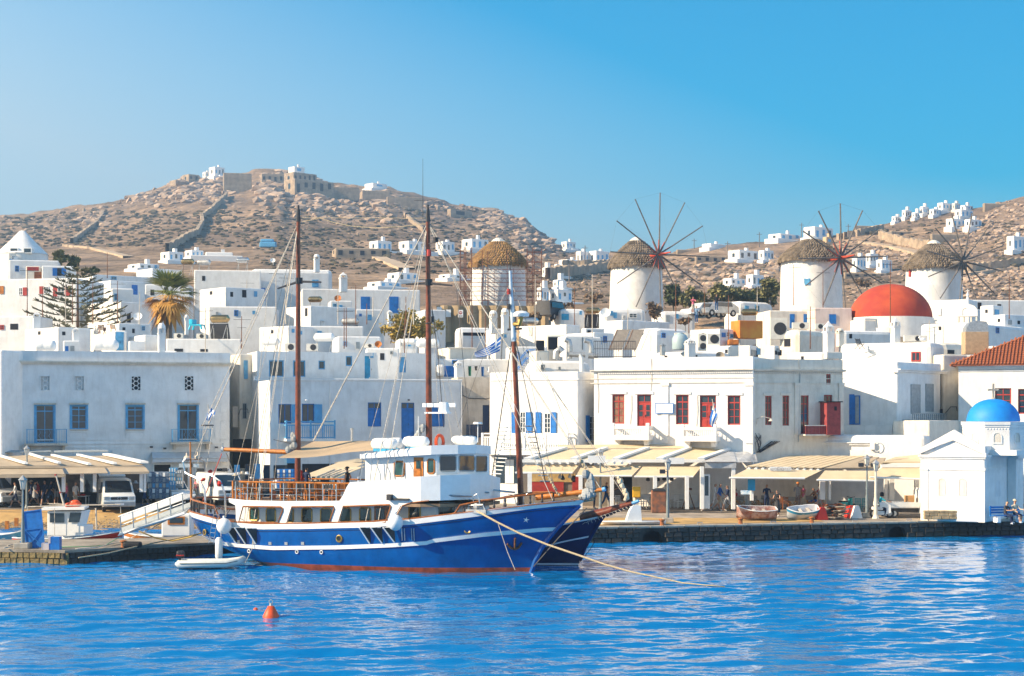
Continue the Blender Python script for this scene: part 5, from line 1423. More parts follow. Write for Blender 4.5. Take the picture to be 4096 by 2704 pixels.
b=MB();n=len(pp);b.add([(x,y,o)for x,y,t,o in pp]+[(x,y,t)for x,y,t,o in pp],[tuple(range(n-1,-1,-1)),tuple(range(n,2*n))]+[(i,(i+1)%n,n+(i+1)%n,n+i)for i in range(n)]);SH.part('wheelhouse_roof',b,K41)
zr=rz_t[1]
def raft(r,x0,x1,yc,rad_,bb,nm='liferaft_canister'):
 A,B2=SH.P(r,x0,yc,bb),SH.P(r,x1,yc,bb);L_=B2.x-A.x;b=MB();pr=[]
 for k in range(13):
  t=k/12;e=math.sqrt(max(0,1-abs(2*t-1)**6));pr.append((t*L_,rad_*(.25+.75*e)*(1.05 if k in(3,5,7,9)else 1)))
 b.tube([(A.x+x,A.y,A.z)for x,_ in pr],[q_ for _,q_ in pr],12);o=SH.part(nm,b,K38,smooth=True)
 c=MB();c.box(A.x+.2,A.y-.2,A.z-rad_-.1,A.x+L_-.2,A.y+.2,A.z-rad_*.8);SH.part('cradle',c,K61,o)
raft('2b',1822,2065,175,.31,1.7);raft('2b',1990,2110,170,.3,.4);raft('2b',2115,2358,158,.31,1.2);raft('3b',705,952,145,.27,-.8)
A=SH.P('3b',600,158,-.2);b=MB();b.tube([(A.x+.05*math.cos(t),A.y+.36*math.cos(t),A.z+.36*math.sin(t))for t in[i*PI/8 for i in range(16)]],.09,6,closed=True);SH.part('lifebuoy',b,mat('orange_buoy',(.75,.09,.02),.5),smooth=True)
for(xt,yt,xb_,yb)in((1790,250,1718,520),(1880,240,1810,520),(2010,222,1955,515),(2085,215,2032,508),(2180,205,2105,500)):
 A,B2=SH.P('2b',xt,yt,2.36),SH.P('2b',xb_,yb,2.7);b=MB();b.tube([A,A+VC((-.3,-.1,-.12)),A+VC(((B2.x-A.x)*.75,-.25,-.6)),VC((B2.x,B2.y+.03,A.z-1.4)),B2],.022,5);SH.part('hand_rail',b,K53)
zr0=zu;zr1=SH.P('2b',1120,535,b_s).z
rx=[SH.P(None,px,1990,b_s).x for px in(940,988,1037,1085,1133,1184,1236,1290,1343)]
for sd in(-1,1):
 for x in rx:
  b=MB();b.cyl((x,sd*(b_s-.05),zr0),(x,sd*(b_s-.05),zr1),.028,n=6);SH.part('stanchion',b,K53)
for t in(PI*.25,PI*.5,PI*.75):
 b=MB();x,y=xa+.9-1.0*math.sin(t),(b_s-.1)*math.cos(t);b.cyl((x,y,zr0),(x,y,zr1),.028,n=6);SH.part('stanchion',b,K53)
arc=[(xa+.9-.97*math.sin(t),-(b_s-.05)*math.cos(t))for t in[PI*i/10 for i in range(11)]]
line=[(SH.P('2b',1620,530,b_s).x,-(b_s-.05))]+[(rx[-1],-(b_s-.05))]+arc+[(rx[-1],b_s-.05),(rx[-1]+2,b_s-.05)]
b=MB();b.tube([(x,y,zr1)for x,y in line],.045,6);SH.part('top_rail',b,K34,smooth=True)
for f in(.35,.68):
 b=MB();b.tube([(x,y,zr0+(zr1-zr0)*f)for x,y in line],.014,4);SH.part('guard_wire',b,K53)
def mast(px0,y0,px1,y1,r0,r1,m,nm='mast'):
 A,B2=SH.P(None,px0,y0,0),SH.P(None,px1,y1,0);b=MB();b.tube([A,A.lerp(B2,.5),B2],[r0,(r0+r1)/2,r1],12);o=SH.part(nm,b,m,smooth=True)
 c=MB();c.cyl(B2-VC((0,0,.2)),B2+VC((0,0,.45)),r1*1.25,r1*.8,8);c.cyl(B2+VC((0,0,.45)),B2+VC((0,0,.7)),r1*.6,r1*.5,8);SH.part('mast_cap',c,K28,o)
 return A,B2
m1a,m1b=mast(1191,1985,1193.5,872,.175,.11,K32)
m2a,m2b=mast(1716,1790,1711.5,872,.175,.11,K32)
for(x0,y0,xm,ym,x1,y1)in((110,1258,400,1220,680,1248),(1312,1236,1603,1234,1860,1282)):
 A,C_=SH.P('2u',xm,ym,0),SH.P('2u',x1,y1,0)
 hl=(q('2u',x1,0)[0]-q('2u',x0,0)[0])/2/(F_PX/95.)/.95;dv=VC((.93*hl,-.3*hl,-.22 if x0>1000 else-.12));e1,e0=A+dv,A+VC((-dv.x,-dv.y,-.3 if x0<1000 else 0))
 b=MB();b.cyl(A,e0,.07,.045,6);b.cyl(A,e1,.07,.045,6);b.cyl(A-VC((0,0,.12)),A+VC((0,0,.2)),.2,n=10);SH.part('crosstree',b,K28)
A,B2=SH.P('2b',445,226,0),SH.P('2b',1060,252,0);b=MB();b.cyl(A,B2,.11,.13,8);SH.part('boom',b,K34,smooth=True)
b=MB();b.ball(A+VC((0,0,.0)),.16,n=6,m=5);b.cyl(A,A+VC((0,0,.35)),.05,n=5);SH.part('boom_fitting',b,K53)
rq=random.Random(2)
def bundle(pts,rad_,m=None,nm='furled_sail',parent=None):
 b=MB()
 for i in range(len(pts)-1):
  for _ in range(7):
   p=VC(pts[i]).lerp(VC(pts[i+1]),rq.random());b.ball(p+VC((rq.uniform(-1,1),rq.uniform(-1,1),rq.uniform(-1,1)))*rad_*.5,rad_*rq.uniform(.5,.9),rad_*rq.uniform(.5,.9),rad_*rq.uniform(.6,1.1),6,5)
 return SH.part(nm,b,m or K15,parent)
bundle([SH.P('2b',1060,230,.05),SH.P('2b',1100,170,.05),SH.P('2b',1105,110,.05)],.24)
bundle([SH.P('2m',1480,1250,.2),SH.P('2m',1540,1200,.2),SH.P('2m',1560,1160,.1)],.2)
cpts=[SH.P('2b',955,305,2.4),SH.P('2b',1325,312,2.5),SH.P('2b',1835,236,2.0),SH.P('2b',1845,145,-2.0),SH.P('2b',1290,152,-2.3)]
b=MB();n=8;vs=[]
for i in range(n+1):
 for j in range(n+1):
  u,v=i/n,j/n
  e0=cpts[0].lerp(cpts[4],v);e1=cpts[2].lerp(cpts[3],v)
  p=e0.lerp(e1,u)
  if u<.75:p=p+(cpts[1]-cpts[0].lerp(cpts[2],.5))*(1-v)*math.sin(PI*min(1,u/.75))*.5
  p.z-=.12*math.sin(PI*u)*math.sin(PI*v)+.05*math.sin(5*u)*math.sin(PI*v)
  vs.append(p)
b.add(vs,[(i*(n+1)+j,(i+1)*(n+1)+j,(i+1)*(n+1)+j+1,i*(n+1)+j+1)for i in range(n)for j in range(n)]);SH.part('sun_awning',b,K55,smooth='all')
b=MB();b.cyl(SH.P('2b',1643,150,-1.5),SH.P('2b',1643,28,-1.5),.07,n=8);b.cyl(SH.P('2b',1643,45,-1.5),SH.P('2b',1643,28,-1.5),.09,n=8);SH.part('exhaust_pipe',b,K18)
def rope(pts,r_=.016,m=None,nm='rigging_line',sag=0):
 b=MB();P_=[VC(p)for p in pts]
 if sag and len(P_)==2:P_=[P_[0].lerp(P_[1],t/10)-VC((0,0,sag*4*(t/10)*(1-t/10)))for t in range(11)]
 b.tube(P_,r_,4);return SH.part(nm,b,m or K68)
P_=SH.P
T1,T2=m1b-VC((0,0,.25)),m2b-VC((0,0,.25))
for(r_,x,y,bb,w)in(('1m',1935,1150,-.6,.03),('1m',1880,1165,.6,.022),('2b',655,930,2.72,.02),('2b',735,870,2.72,.02),('2b',700,530,-2.6,.016),('2b',500,700,-2.4,.014),('2b',905,690,-2.6,.012),('2b',780,690,2.7,.018)):rope([T1,P_(r_,x,y,bb)],w)
for(r_,x,y,bb,w)in(('2m',540,1300,-2.2,.03),('2m',528,1310,2.2,.026),('2b',1768,895,2.75,.022),('2b',1885,895,2.75,.022),('2b',1700,500,-2.6,.014),('2m',1190,1300,-2.5,.012),('3b',1650,700,.8,.02),('3b',1690,640,-.7,.018),('3b',2100,600,0,.022),('3b',1910,330,0,.016)):rope([T2,P_(r_,x,y,bb)],w)
rope([P_('2u',425,628,0),P_('2u',1565,632,0)],.014,K48)
rope([P_('2u',430,668,0),P_('2u',590,630,0),P_('2u',720,672,0),P_('2u',880,705,0),P_('2u',1090,722,0),P_('2u',1340,712,0),P_('2u',1575,684,0)],.022,K48)
X2=P_('2u',1860,1284,0)
rope([P_('2u',1625,640,0),X2+VC((0,0,.0)),P_('2m',1990,1300,-2.5)],.016,K66);rope([P_('2u',115,1258,0),P_('2b',640,935,2.7)],.014)
rope([P_('2m',1630,60,.1),P_('2m',1690,520,.2),P_('2m',1740,1180,.3)],.022,K28)
for x in(1650,1760,1850):rope([P_('2m',1628,60,0),P_('2m',x+60,1300,-1.8)],.012)
rope([P_('1m',1935,1150,-.6),P_('1b',1800,295,-1.2)],.02);rope([P_('1m',1975,1165,-.6),P_('1b',1890,560,.9)],.016);rope([P_('1m',1900,1165,.6),P_('2b',150,690,.6)],.016)
b=MB();A,B2=P_('1m',1870,1163,.5),P_('1m',1978,1163,-.8);b.cyl(A,B2,.045,n=6);SH.part('spreader_bar',b,K39)
rope([P_('2b',475,260,0),P_('2b',535,420,.3)],.03,K28);rope([P_('2b',435,265,.2),P_('2b',260,700,.5)],.025,mat('red_rope',(.45,.06,.05),.8));rope([P_('2b',915,135,.1),P_('2b',1120,185,.1)],.02,K28)
A=P_('2m',1600,1045,.35);b=MB();b.box(A.x-.1,A.y-.3,A.z-.05,A.x+1.2,A.y+.3,A.z+.03);b.cyl((A.x+.9,A.y,A.z),(A.x+.9,A.y,A.z+.55),.32,.25,8);c=P_('2m',1700,978,.35);b.box(c.x-.95,c.y-.06,c.z-.09,c.x+.95,c.y+.06,c.z+.12);SH.part('radar',b,K41)
for(r_,x,y,hh,w)in(('2u',1668,855,.25,.16),('2m',1632,205,.3,.13)):
 A=P_(r_,x,y,.3);b=MB();b.cyl(A,A+VC((0,0,hh)),w*.8,w,6);b.cyl(A,A+VC((-.5,.2,-.05)),.03,n=4);SH.part('mast_lamp',b,K28)
A=P_('2u',1605,985,.25);b=MB();b.cyl(A,A+VC((0,0,.35)),.12,n=8);SH.part('navigation_light',b,K45)
b=MB();A=P_('2u',1548,640,.1);b.cyl(A,A+VC((0,0,3.2)),.02,.008,4);b.cyl(A+VC((-.5,0,1)),A+VC((.5,.1,1)),.015,n=4);A=P_('2u',425,640,0);b.cyl(A,A+VC((0,0,.6)),.015,n=4);SH.part('aerial',b,K28)
for(x,y0,y1)in((1507,1080,1360),(2058,1150,1320)):
 b=MB();b.cyl(P_('2m',x,y1,.4),P_('2m',x,y0,.4),.025,n=5);A=P_('2m',x,y0,.4)
 if x>2000:b.cyl(A,A+VC((0,0,.1)),.26,.22,10)
 SH.part('aerial',b,K41)
cz=.92
pts=[surf1(s,zsh(surf1(s,3).x),-.05,sd)+VC((0,0,cz))for sd,rng_ in((-1,[.875,.9,.93,.96,.985,.999]),(1,[.999,.985,.96,.93,.9,.875]))for s in rng_]
b=MB();b.tube([pts[0]-VC((-.35,0,.75))]+pts,.055,6);SH.part('stern_rail',b,K67,smooth=True)
for p in pts[::1]:
 b=MB();b.lathe([(.03,0),(.07,.15),(.04,.4),(.065,.6),(.03,cz)],6,(p.x,p.y,p.z-cz));SH.part('baluster',b,K28)
A,B2=P_('2b',152,735,.8),P_('2b',142,155,.8);b=MB();b.cyl(A,B2,.07,.04,8);SH.part('flagpole',b,K34,smooth=True)
for(x0,y0,pts_)in((290,850,[(290,850,1.6),(275,600,1.6),(220,500,1.5),(130,462,1.3),(95,440,1.2)]),(468,850,[(468,850,-1.2),(465,640,-1.2),(420,520,-1.2),(340,468,-1.3),(285,458,-1.4)])):
 b=MB();b.tube([P_('2b',x,y,bb)for x,y,bb in pts_],.06,7);SH.part('davit',b,K53,smooth=True)
b=MB();b.tube([P_('2b',95,460,1.2),P_('2b',75,340,1.2),P_('2b',95,315,1.2),P_('2b',230,320,0),P_('2b',262,330,-.6),P_('2b',280,430,-1.3)],.045,6);b.tube([P_('2b',95,320,1.0),P_('2b',240,318,-.4)],.03,5)
A=P_('2b',150,375,.6);b.box(A.x-.7,A.y-.15,A.z-.1,A.x+.6,A.y+.15,A.z+.1);SH.part('radar_arch',b,K53)
for(x,y)in((115,308),(218,300)):
 A=P_('2b',x,y,.4);b=MB();b.ball(A,.22,.2,.16);b.cyl(A,A+VC((0,0,.3)),.09,n=6);SH.part('deck_light',b,K3)
M_CLOTH_RED=mat('red_cloth',(.55,.03,.02),.8,.2,4)
for(x0,y0,x1,y1,bb)in((412,520,415,570,-1.2),(255,500,265,520,1.5),(322,418,328,445,0)):
 b=MB();b.tube([P_('2b',x0,y0,bb),P_('2b',(x0+x1)/2+3,(y0+y1)/2,bb),P_('2b',x1,y1,bb)],[.09,.16,.07],7);SH.part('red_cover',b,M_CLOTH_RED)
b=MB();A,B2=P_('2b',1160,520,-.5),P_('2b',1160,455,-.5);b.ball(A.lerp(B2,.5),.24,.2,.45,8,6);SH.part('red_cover',b,M_CLOTH_RED)
for dx in(0,45):
 b=MB();b.tube([P_('2b',312+dx,1098,2.85),P_('2b',362+dx*1.1,800,2.85),P_('2b',385+dx,765,2.6),P_('2b',415+dx,790,2.3)],.022,5);SH.part('ladder_rail',b,K53)
for k in range(7):
 f=k/6.;b=MB();b.cyl(P_('2b',316+46*f,1080-250*f,2.85),P_('2b',358+50*f,1085-250*f,2.85),.02,n=4);SH.part('ladder_rung',b,K53)
for(x,y,bb,r_)in((455,937,3.2,.41),(2045,905,3.2,.40)):
 A=P_('2b',x,y,bb);b=MB();b.ball(A,r_,r_,r_*1.05,16,10);b.cyl(A+VC((0,0,r_*.95)),A+VC((.0,.0,r_+.14)),.07,n=6);SH.part('ball_fender',b,K38,smooth=True);rope([A+VC((0,0,r_)),A+VC((.15,.35,r_+.45))],.02,K28,'fender_rope')
A=P_('2b',408,1140,3.0);b=MB();b.lathe([(0,-.62),(.14,-.6),(.2,-.5),(.2,.42),(.13,.55),(0,.58)],12,A);SH.part('fender',b,K38,smooth=True);rope([A+VC((0,.2,.6)),A+VC((-.1,.4,1.5))],.02,K68,'fender_rope')
for(xt,xb_,yt,yb)in((545,562,950,1088),(635,652,952,1098),(738,750,958,1100),(1790,1805,950,1095),(1895,1920,950,1092),(2010,2035,950,1085)):
 A,C_=P_('2b',xt,yt,2.8),P_('2b',xb_,yb,2.78);b=MB()
 b.add([(A.x-.3,A.y-.42,A.z),(A.x+.05,A.y+.02,A.z),(C_.x,C_.y+.02,C_.z),(A.x-.22,A.y-.42,A.z),(A.x+.13,A.y+.02,A.z),(C_.x+.06,C_.y+.02,C_.z)],[(0,1,2),(5,4,3),(0,3,4,1),(1,4,5,2),(2,5,3,0)]);o=SH.part('chainplate_fin',b,K28)
 c=MB();c.cyl((A.x-.27,A.y-.43,A.z),(C_.x,C_.y,C_.z-.02),.035,n=5);c.cyl((A.x-.3,A.y-.43,A.z),(A.x+.1,A.y-.02,A.z),.03,n=4);SH.part('fin_edge',c,K41,o)
for(r_,x,y,rad_,m_)in(('2b',1523,1055,.15,K21),('3b',858,972,.15,K21),('2b',685,1170,.08,K41),('2b',1130,1177,.08,K41),('2b',1358,1180,.08,K41),('2b',275,995,.13,K21)):
 g_=P_(r_,x,y,2.7);s_lo,s_hi=0.,1.
 for _ in range(30):
  m_s=(s_lo+s_hi)/2
  if surf1(m_s,g_.z).x>g_.x:s_lo=m_s
  else:s_hi=m_s
 sv=(s_lo+s_hi)/2
 c0=surf1(sv,g_.z,.03);g_=P_(r_,x,y,-c0.y);c0=VC((g_.x,c0.y,g_.z))
 tg=(surf1(min(1,sv+.01),g_.z)-surf1(max(0,sv-.01),g_.z)).normalized()
 b=MB();b.tube([c0+tg*(rad_*math.cos(t))+VC((0,0,rad_*1.1*math.sin(t)))for t in[i*PI/6 for i in range(12)]],rad_*.32,5,closed=True);o=SH.part('porthole',b,m_,smooth=True)
 c=MB();c.add([c0+tg*(rad_*math.cos(t))+VC((0,0,rad_*1.1*math.sin(t)))for t in[i*PI/6 for i in range(12)]],[tuple(range(12))]);SH.part('pane',c,K13,o)
def on_hull(r_,x,y,off=.04):
 lo,hi=0.,1.;bb=2.5
 for _ in range(4):
  g_=P_(r_,x,y,bb);lo,hi=0.,1.
  for _ in range(30):
   m_=(lo+hi)/2
   if surf1(m_,g_.z).x>g_.x:lo=m_
   else:hi=m_
  bb=-surf1((lo+hi)/2,g_.z).y
 s=(lo+hi)/2;tg=(surf1(s+.01,g_.z)-surf1(max(0,s-.01),g_.z)).normalized()
 up=(surf1(s,g_.z+.1)-surf1(s,g_.z-.1));up=(up-tg*up.dot(tg)).normalized()
 return P_(r_,x,y,bb)+VC((0,-off,0)),-tg,up
c0,tg,up=on_hull('3b',1405,880)
b=MB();star=[((.17 if i%2==0 else.055)*math.sin(i*PI/5+.2),(.17 if i%2==0 else.055)*math.cos(i*PI/5+.2))for i in range(10)]
b.add([c0]+[c0+tg*x+up*z for x,z in star],[(0,1+i,1+(i+1)%10)for i in range(10)]);SH.part('starfish_emblem',b,K41)
c0,tg,up=on_hull('3b',1305,1095,.1)
b=MB();b.cyl(c0-up*.35,c0+up*.3,.06,n=6);b.tube([c0-tg*.4-up*.05,c0-tg*.2-up*.28,c0-up*.36,c0+tg*.2-up*.28,c0+tg*.35-up*.0],.06,5);SH.part('anchor',b,K49)
for(x,y)in((590,1082),(735,1092),(883,1098),(1032,1100),(1185,1098)):
 c0,tg,up=on_hull('2b',x,y,.03);b=MB();b.add([c0-tg*.09-up*.08,c0+tg*.09-up*.08,c0+tg*.09+up*.08,c0-tg*.09+up*.08],[(0,1,2,3)]);SH.part('scupper_plate',b,K18)
for x in(2110,2135,2200,2222):
 c0,tg,up=on_hull('2b',x,1015,.05);b=MB();b.cyl(c0-up*.32,c0+up*.32,.03,n=4);SH.part('chainplate',b,K53)
A=P_('2b',1985,680,2.9);b=MB();b.box(A.x-.1,A.y,A.z-.1,A.x+1.1,A.y+.15,A.z+.0);b.box(A.x-.1,A.y-.1,A.z-.1,A.x+.15,A.y+.15,A.z+.2);SH.part('lamp_bracket',b,K28)
rail=[('3b',708,830,2.3),('3b',745,815,2.25),('3b',790,745,2.2),('3b',1000,702,1.8),('3b',1300,662,1.2),('3b',1640,624,.5),('3b',1720,640,.2)]
b=MB();b.tube([P_(*p)for p in rail],.05,6);SH.part('bow_rail',b,K67,smooth=True)
b=MB();b.tube([P_('3b',1060,700,-2.0),P_('3b',1300,650,-1.3),P_('3b',1500,622,-.8),P_('3b',1640,622,-.3)],.05,6);SH.part('bow_rail',b,K67,smooth=True)
for(x,yb,yt,bb)in((823,815,735,2.1),(885,805,722,2.0),(1012,785,700,1.75),(1105,770,690,1.6),(1210,760,678,1.4),(1325,745,660,1.15),(1440,735,645,.9),(1550,725,632,.65),(1655,715,622,.4)):
 A,B2=P_('3b',x,yb,bb),P_('3b',x,yt,bb);h=B2.z-A.z;b=MB();b.lathe([(.03,-.05),(.075,h*.2),(.035,h*.5),(.06,h*.75),(.03,h)],6,A);SH.part('baluster',b,K28)
b=MB();b.tube([P_('3b',440,642,2.6),P_('3b',900,660,1.5)],.05,5);b.tube([P_('3b',760,620,.9),P_('3b',1060,625,0)],.04,5);b.tube([P_('3b',1020,595,-.6),P_('3b',1300,625,-1.2)],.05,5);b.tube([P_('3b',440,642,2.6),P_('3b',890,585,-.5),P_('3b',1230,625,-.8)],.025,5);SH.part('awning_frame',b,K53)
for(xa,xb_,bb,tp)in((910,975,1.9,640),(1195,1310,.6,640),(1375,1480,.3,640)):
 b=MB();b.tube([P_('3b',xa,760,bb),P_('3b',xa+5,tp+20,bb),P_('3b',xa+35,tp,bb),P_('3b',xb_-20,tp+10,bb),P_('3b',xb_,740,bb)],.03,5);SH.part('bow_hoop',b,K53)
A=P_('3b',950,775,2.0);b=MB();b.box(A.x-.6,A.y-.1,A.z-.25,A.x+.5,A.y+.1,A.z-.05);b.tube([A+VC((-.5,0,-.05)),A+VC((-.5,0,.15)),A+VC((.3,0,.2)),A+VC((.4,0,-.05))],.05,5);b.ball(A+VC((-.1,.1,.1)),.2,n=6,m=5);SH.part('bow_roller',b,K18)
A,B2=P_('3b',1700,695,0),P_('3b',2110,600,0);b=MB();b.cyl(A-VC((1.2,0,-.1)),B2,.16,.11,8);SH.part('bowsprit',b,K34,smooth=True)
b=MB();b.cyl(B2,B2+(B2-A).normalized()*.16,.12,n=8);SH.part('bowsprit_cap',b,K31)
bundle([P_('3b',1910,670,.0),P_('3b',1960,650,.1),P_('3b',2010,610,0),P_('3b',2000,540,0),P_('3b',1975,450,0)],.24)
bundle([P_('3b',1975,440,0),P_('3b',1940,380,0),P_('3b',1915,330,0)],.10,K48)
bundle([P_('3b',1600,460,.4),P_('3b',1650,560,.5),P_('3b',1720,660,.4)],.09,K48)
A0=[P_('3b',1400,745,.9),P_('3b',1700,712,.5),P_('3b',2040,640,.05)];A1=[P_('3b',1500,738,-.8),P_('3b',1760,735,-.5),P_('3b',2030,690,-.05)]
b=MB()
def l3(A_,t):return A_[0].lerp(A_[1],t*2)if t<.5 else A_[1].lerp(A_[2],t*2-1)
for k in range(22):
 t=k/21;b.cyl(l3(A0,t),l3(A1,min(1,t+.06)),.016,n=3);b.cyl(l3(A0,min(1,t+.06)),l3(A1,t),.016,n=3)
for w in(0,.25,.5,.75,1):b.tube([l3(A0,t/10).lerp(l3(A1,t/10),w)-VC((0,0,.15*math.sin(PI*w)))for t in range(11)],.018,3)
o=SH.part('bowsprit_net',b,K48);o['kind']='stuff'
rope([P_('3b',1965,770,0),P_('3b',1700,1050,.3),P_('3b',1472,1312,.3)],.035,K28,'anchor_chain')
rope([P_('3b',1142,915,2.0),P_('3b',1230,1180,1.9),P_('3b',1300,1345,1.9)],.02,K68,'hanging_line');rope([P_('2b',735,880,2.75),P_('2b',715,1150,2.85),P_('2b',640,1300,3.0)],.014,K68,'hanging_line')
def wrope(name,label,pts,r_,m,cat='rope'):
 b=MB();b.tube(pts,r_,6);return tag(b.bd(name,m,smooth='all'),label,cat)
fr=SH.S+Matrix.Rotation(SH.a,3,'Z')@P_('3b',940,795,2.05)
to=pt(*q('4b',1390,1500),dground(qy('4b',1500),.05));cv=[]
path=[(940,795),(1140,905),(1340,1005),(1600,1110),(1900,1212),(2150,1300),(2375,1362)]
pxs=[q('3b',*p)for p in path]+[q('4b',700,1400),q('4b',1000,1465),q('4b',1180,1482),q('4b',1390,1500)]
for i,(px,py)in enumerate(pxs):
 t=(px-pxs[0][0])/(pxs[-1][0]-pxs[0][0]);cv.append(pt(px,py,fr.y+(to.y-fr.y)*t))
wrope('mooring_rope','thick pale mooring rope running from the blue bow down to the water',cv,[.055]*5+[.05,.045,.04,.035,.03,.03],K48)
def deck_chair_mb():
 b=MB();w=.26
 for sx_ in(-w,w):
  b.box(sx_-.025,-.25,0,sx_+.025,-.2,.62);b.box(sx_-.025,.2,0,sx_+.025,.25,.95);b.box(sx_-.03,-.28,.6,sx_+.03,.26,.64);b.box(sx_-.02,-.2,.18,sx_+.02,.2,.22)
 return b
CHR=thg('deck_chair','x','chair',(0,0,0));b=deck_chair_mb();b.bd('frame',K34,CHR)
b=MB()
for k in range(5):b.box(-.24,-.22+.09*k,.42,.24,-.15+.09*k,.45)
b.bd('seat',K34,CHR)
for k in range(4):b=MB();b.box(-.235+.125*k,.21,.5,-.14+.125*k,.235,.93);b.bd('back_slat',K34,CHR)
BEN=thg('deck_bench','x','bench',(0,0,0));b=MB()
for sx_ in(-.75,.75):b.box(sx_-.04,-.25,0,sx_+.04,.3,.42);b.box(sx_-.04,.24,.42,sx_+.04,.3,.98)
b.bd('frame',K34,BEN);b=MB()
for k in range(5):b.box(-.75,-.25+.11*k,.42,.75,-.16+.11*k,.46)
b.bd('seat',K28,BEN)
for k in range(10):b=MB();b.box(-.78+.157*k,.25,.5,-.66+.157*k,.28,1.0);b.bd('back_slat',K28,BEN)
shp=lambda x,y:SH.S+Matrix.Rotation(SH.a,3,'Z')@VC((x,y,zu))
zc=[(345,'aftmost orange deck chair on the ship, near the stern railing',.4),(495,'second orange deck chair from the stern on the ship upper deck',-.3),(1015,'orange deck chair left of the foremost bench on the ship',2.6),(1125,'orange deck chair right of the mast foot on the upper deck',-2.8),(1415,'orange deck chair with tall back near the middle of the ship railing',2.9),(1540,'orange deck chair facing the stern beside the middle one',-2.9),(1755,'orange deck chair close to the white screen on the ship',2.8),(1885,'foremost orange deck chair tucked against the white screen',-2.8)]
for i,(x,lb,an)in enumerate(zc):
 xl_=SH.P(None,880+x/3.83,1990,2.0).x;o=CHR if i==0 else cpt(CHR);o.location=shp(xl_,-2.0+.35*(i%2));o.rotation_euler=(0,0,SH.a+PI/2*(-1 if an>0 else 1)+an*.05);o['label']=lb;o['group']='orange chairs on the ship deck'
for i,(x,lb,yy)in enumerate(((530,'black slatted bench at the aft end of the ship upper deck',.2),(720,'black slatted bench second from the stern of the ship',.35),(1250,'black slatted bench right of the first mast',.3),(1420,'black slatted bench in the middle of the upper deck',.6),(1690,'black slatted bench nearest the white deckhouse screen',.3))):
 xl_=SH.P(None,880+x/3.83,1990,.0).x;o=BEN if i==0 else cpt(BEN);o.location=shp(xl_,-1.0+yy);o.rotation_euler=(0,0,SH.a+PI);o['label']=lb;o['group']='black benches on the ship deck'
# second ship behind
S2=Boat('second_ship','dark blue sailing ship behind the first, only bow and mast showing',2313,94.3,-22,'ship')
sh2=[S2.P('3b',1480,985,1.6),S2.P('3b',1700,928,1.2),S2.P('3b',2030,862,.3),S2.P('3b',2110,840,0)]
x2,z2=np.array([-30,-16]+[p.x for p in sh2]),np.array([2.5,2.2]+[p.z for p in sh2])
zs2=lambda x:float(np.interp(x,x2,z2))
zb2_=sh2[-1].z;xt2=sh2[-1].x
xb2=lambda z:xt2*(max(z,0)/zb2_)**1.3 if z>0 else 0
surf2=hull(S2,xb2,lambda z:-18.-max(z,0)*.8,lambda z:float(np.interp(z,[-.7,0,1.7,3],[1.6,2.1,2.5,2.6])),None,None,None)
hbd(S2,surf2,lambda x:.14,lambda x:zs2(x),'hull',K26,nz=6)
hbd(S2,surf2,lambda x:-.6,lambda x:.05,'boot_topping',K28,nz=2)
hbd(S2,surf2,lambda x:.05,lambda x:.14,'waterline_stripe',K41,nz=1,off=.01)
hbd(S2,surf2,lambda x:zs2(x)-.06,lambda x:zs2(x)+.02,'sheer_stripe',K41,off=.03,nz=1)
hbd(S2,surf2,lambda x:zs2(x)-.98,lambda x:zs2(x)-.90,'rubbing_strake',K41,off=.04,nz=1)
b=MB();n=20;vs=[]
for i in range(n+1):
 s=.02+.9*i/n;p=surf2(s,2.2,-.05);vs+=[(p.x,p.y,zs2(p.x)-.1),(p.x,-p.y,zs2(p.x)-.1)]
b.add(vs,[(2*i,2*i+1,2*i+3,2*i+2)for i in range(n)]);S2.part('deck',b,K14)
A,B2=S2.P('4b',60,868,0),S2.P('4b',530,728,0);E=S2.P('4b',592,704,0)
b=MB();b.tube([A,A.lerp(B2,.5)+VC((0,0,-.05)),B2],[.30,.26,.12],8);S2.part('bowsprit',b,K32,smooth=True)
b=MB();b.cyl(B2,E,.10,.08,8);S2.part('bowsprit_tip',b,K31)
b=MB();st=[surf2(0,z)for z in(.3,1,1.7,2.4,2.9)];b.tube([p+VC((.03,0,0))for p in st]+[A.lerp(B2,.35)-VC((0,0,.25))],[.1,.1,.12,.15,.2,.15],6);S2.part('beakhead',b,K26,smooth=True)
b=MB();c0,c1=A.lerp(B2,.1),A.lerp(B2,.95)
for k in range(14):
 t=k/13;p=c0.lerp(c1,t);w=.55*(1-t)+.1
 b.cyl(p+VC((0,-w,-.35+.3*t)),p+VC((.35,0,-.0)),.014,n=3);b.cyl(p+VC((.35,-w,-.35+.3*t)),p,.014,n=3)
o=S2.part('bowsprit_net',b,K68);o['kind']='stuff'
SHb,SH=SH,S2;P_=S2.P
bundle([S2.P('4b',470,700,0),S2.P('4b',480,650,0),S2.P('4b',440,560,0),S2.P('4b',400,490,0)],.16,K9)
m3a,m3b=S2.P('3b',1358,760,0),S2.P('3m',18,385,0)
b=MB();b.tube([m3a,m3a.lerp(m3b,.5),m3b],[.17,.15,.13],12);S2.part('mast',b,K32,smooth=True)
t3=S2.P('2u',2357,1120,0);b=MB();b.tube([m3b,m3b.lerp(t3,.5),t3],[.14,.12,.07],10);S2.part('topmast',b,mat('pale_blue_steel',(.50,.60,.68),.4,.1,3),smooth=True)
b=MB();b.cyl(t3,t3+VC((0,0,.9)),.03,.01,5);b.cyl(S2.P('3m',-40,275,0),S2.P('3m',90,265,0),.06,n=6);S2.part('aerial',b,K28)
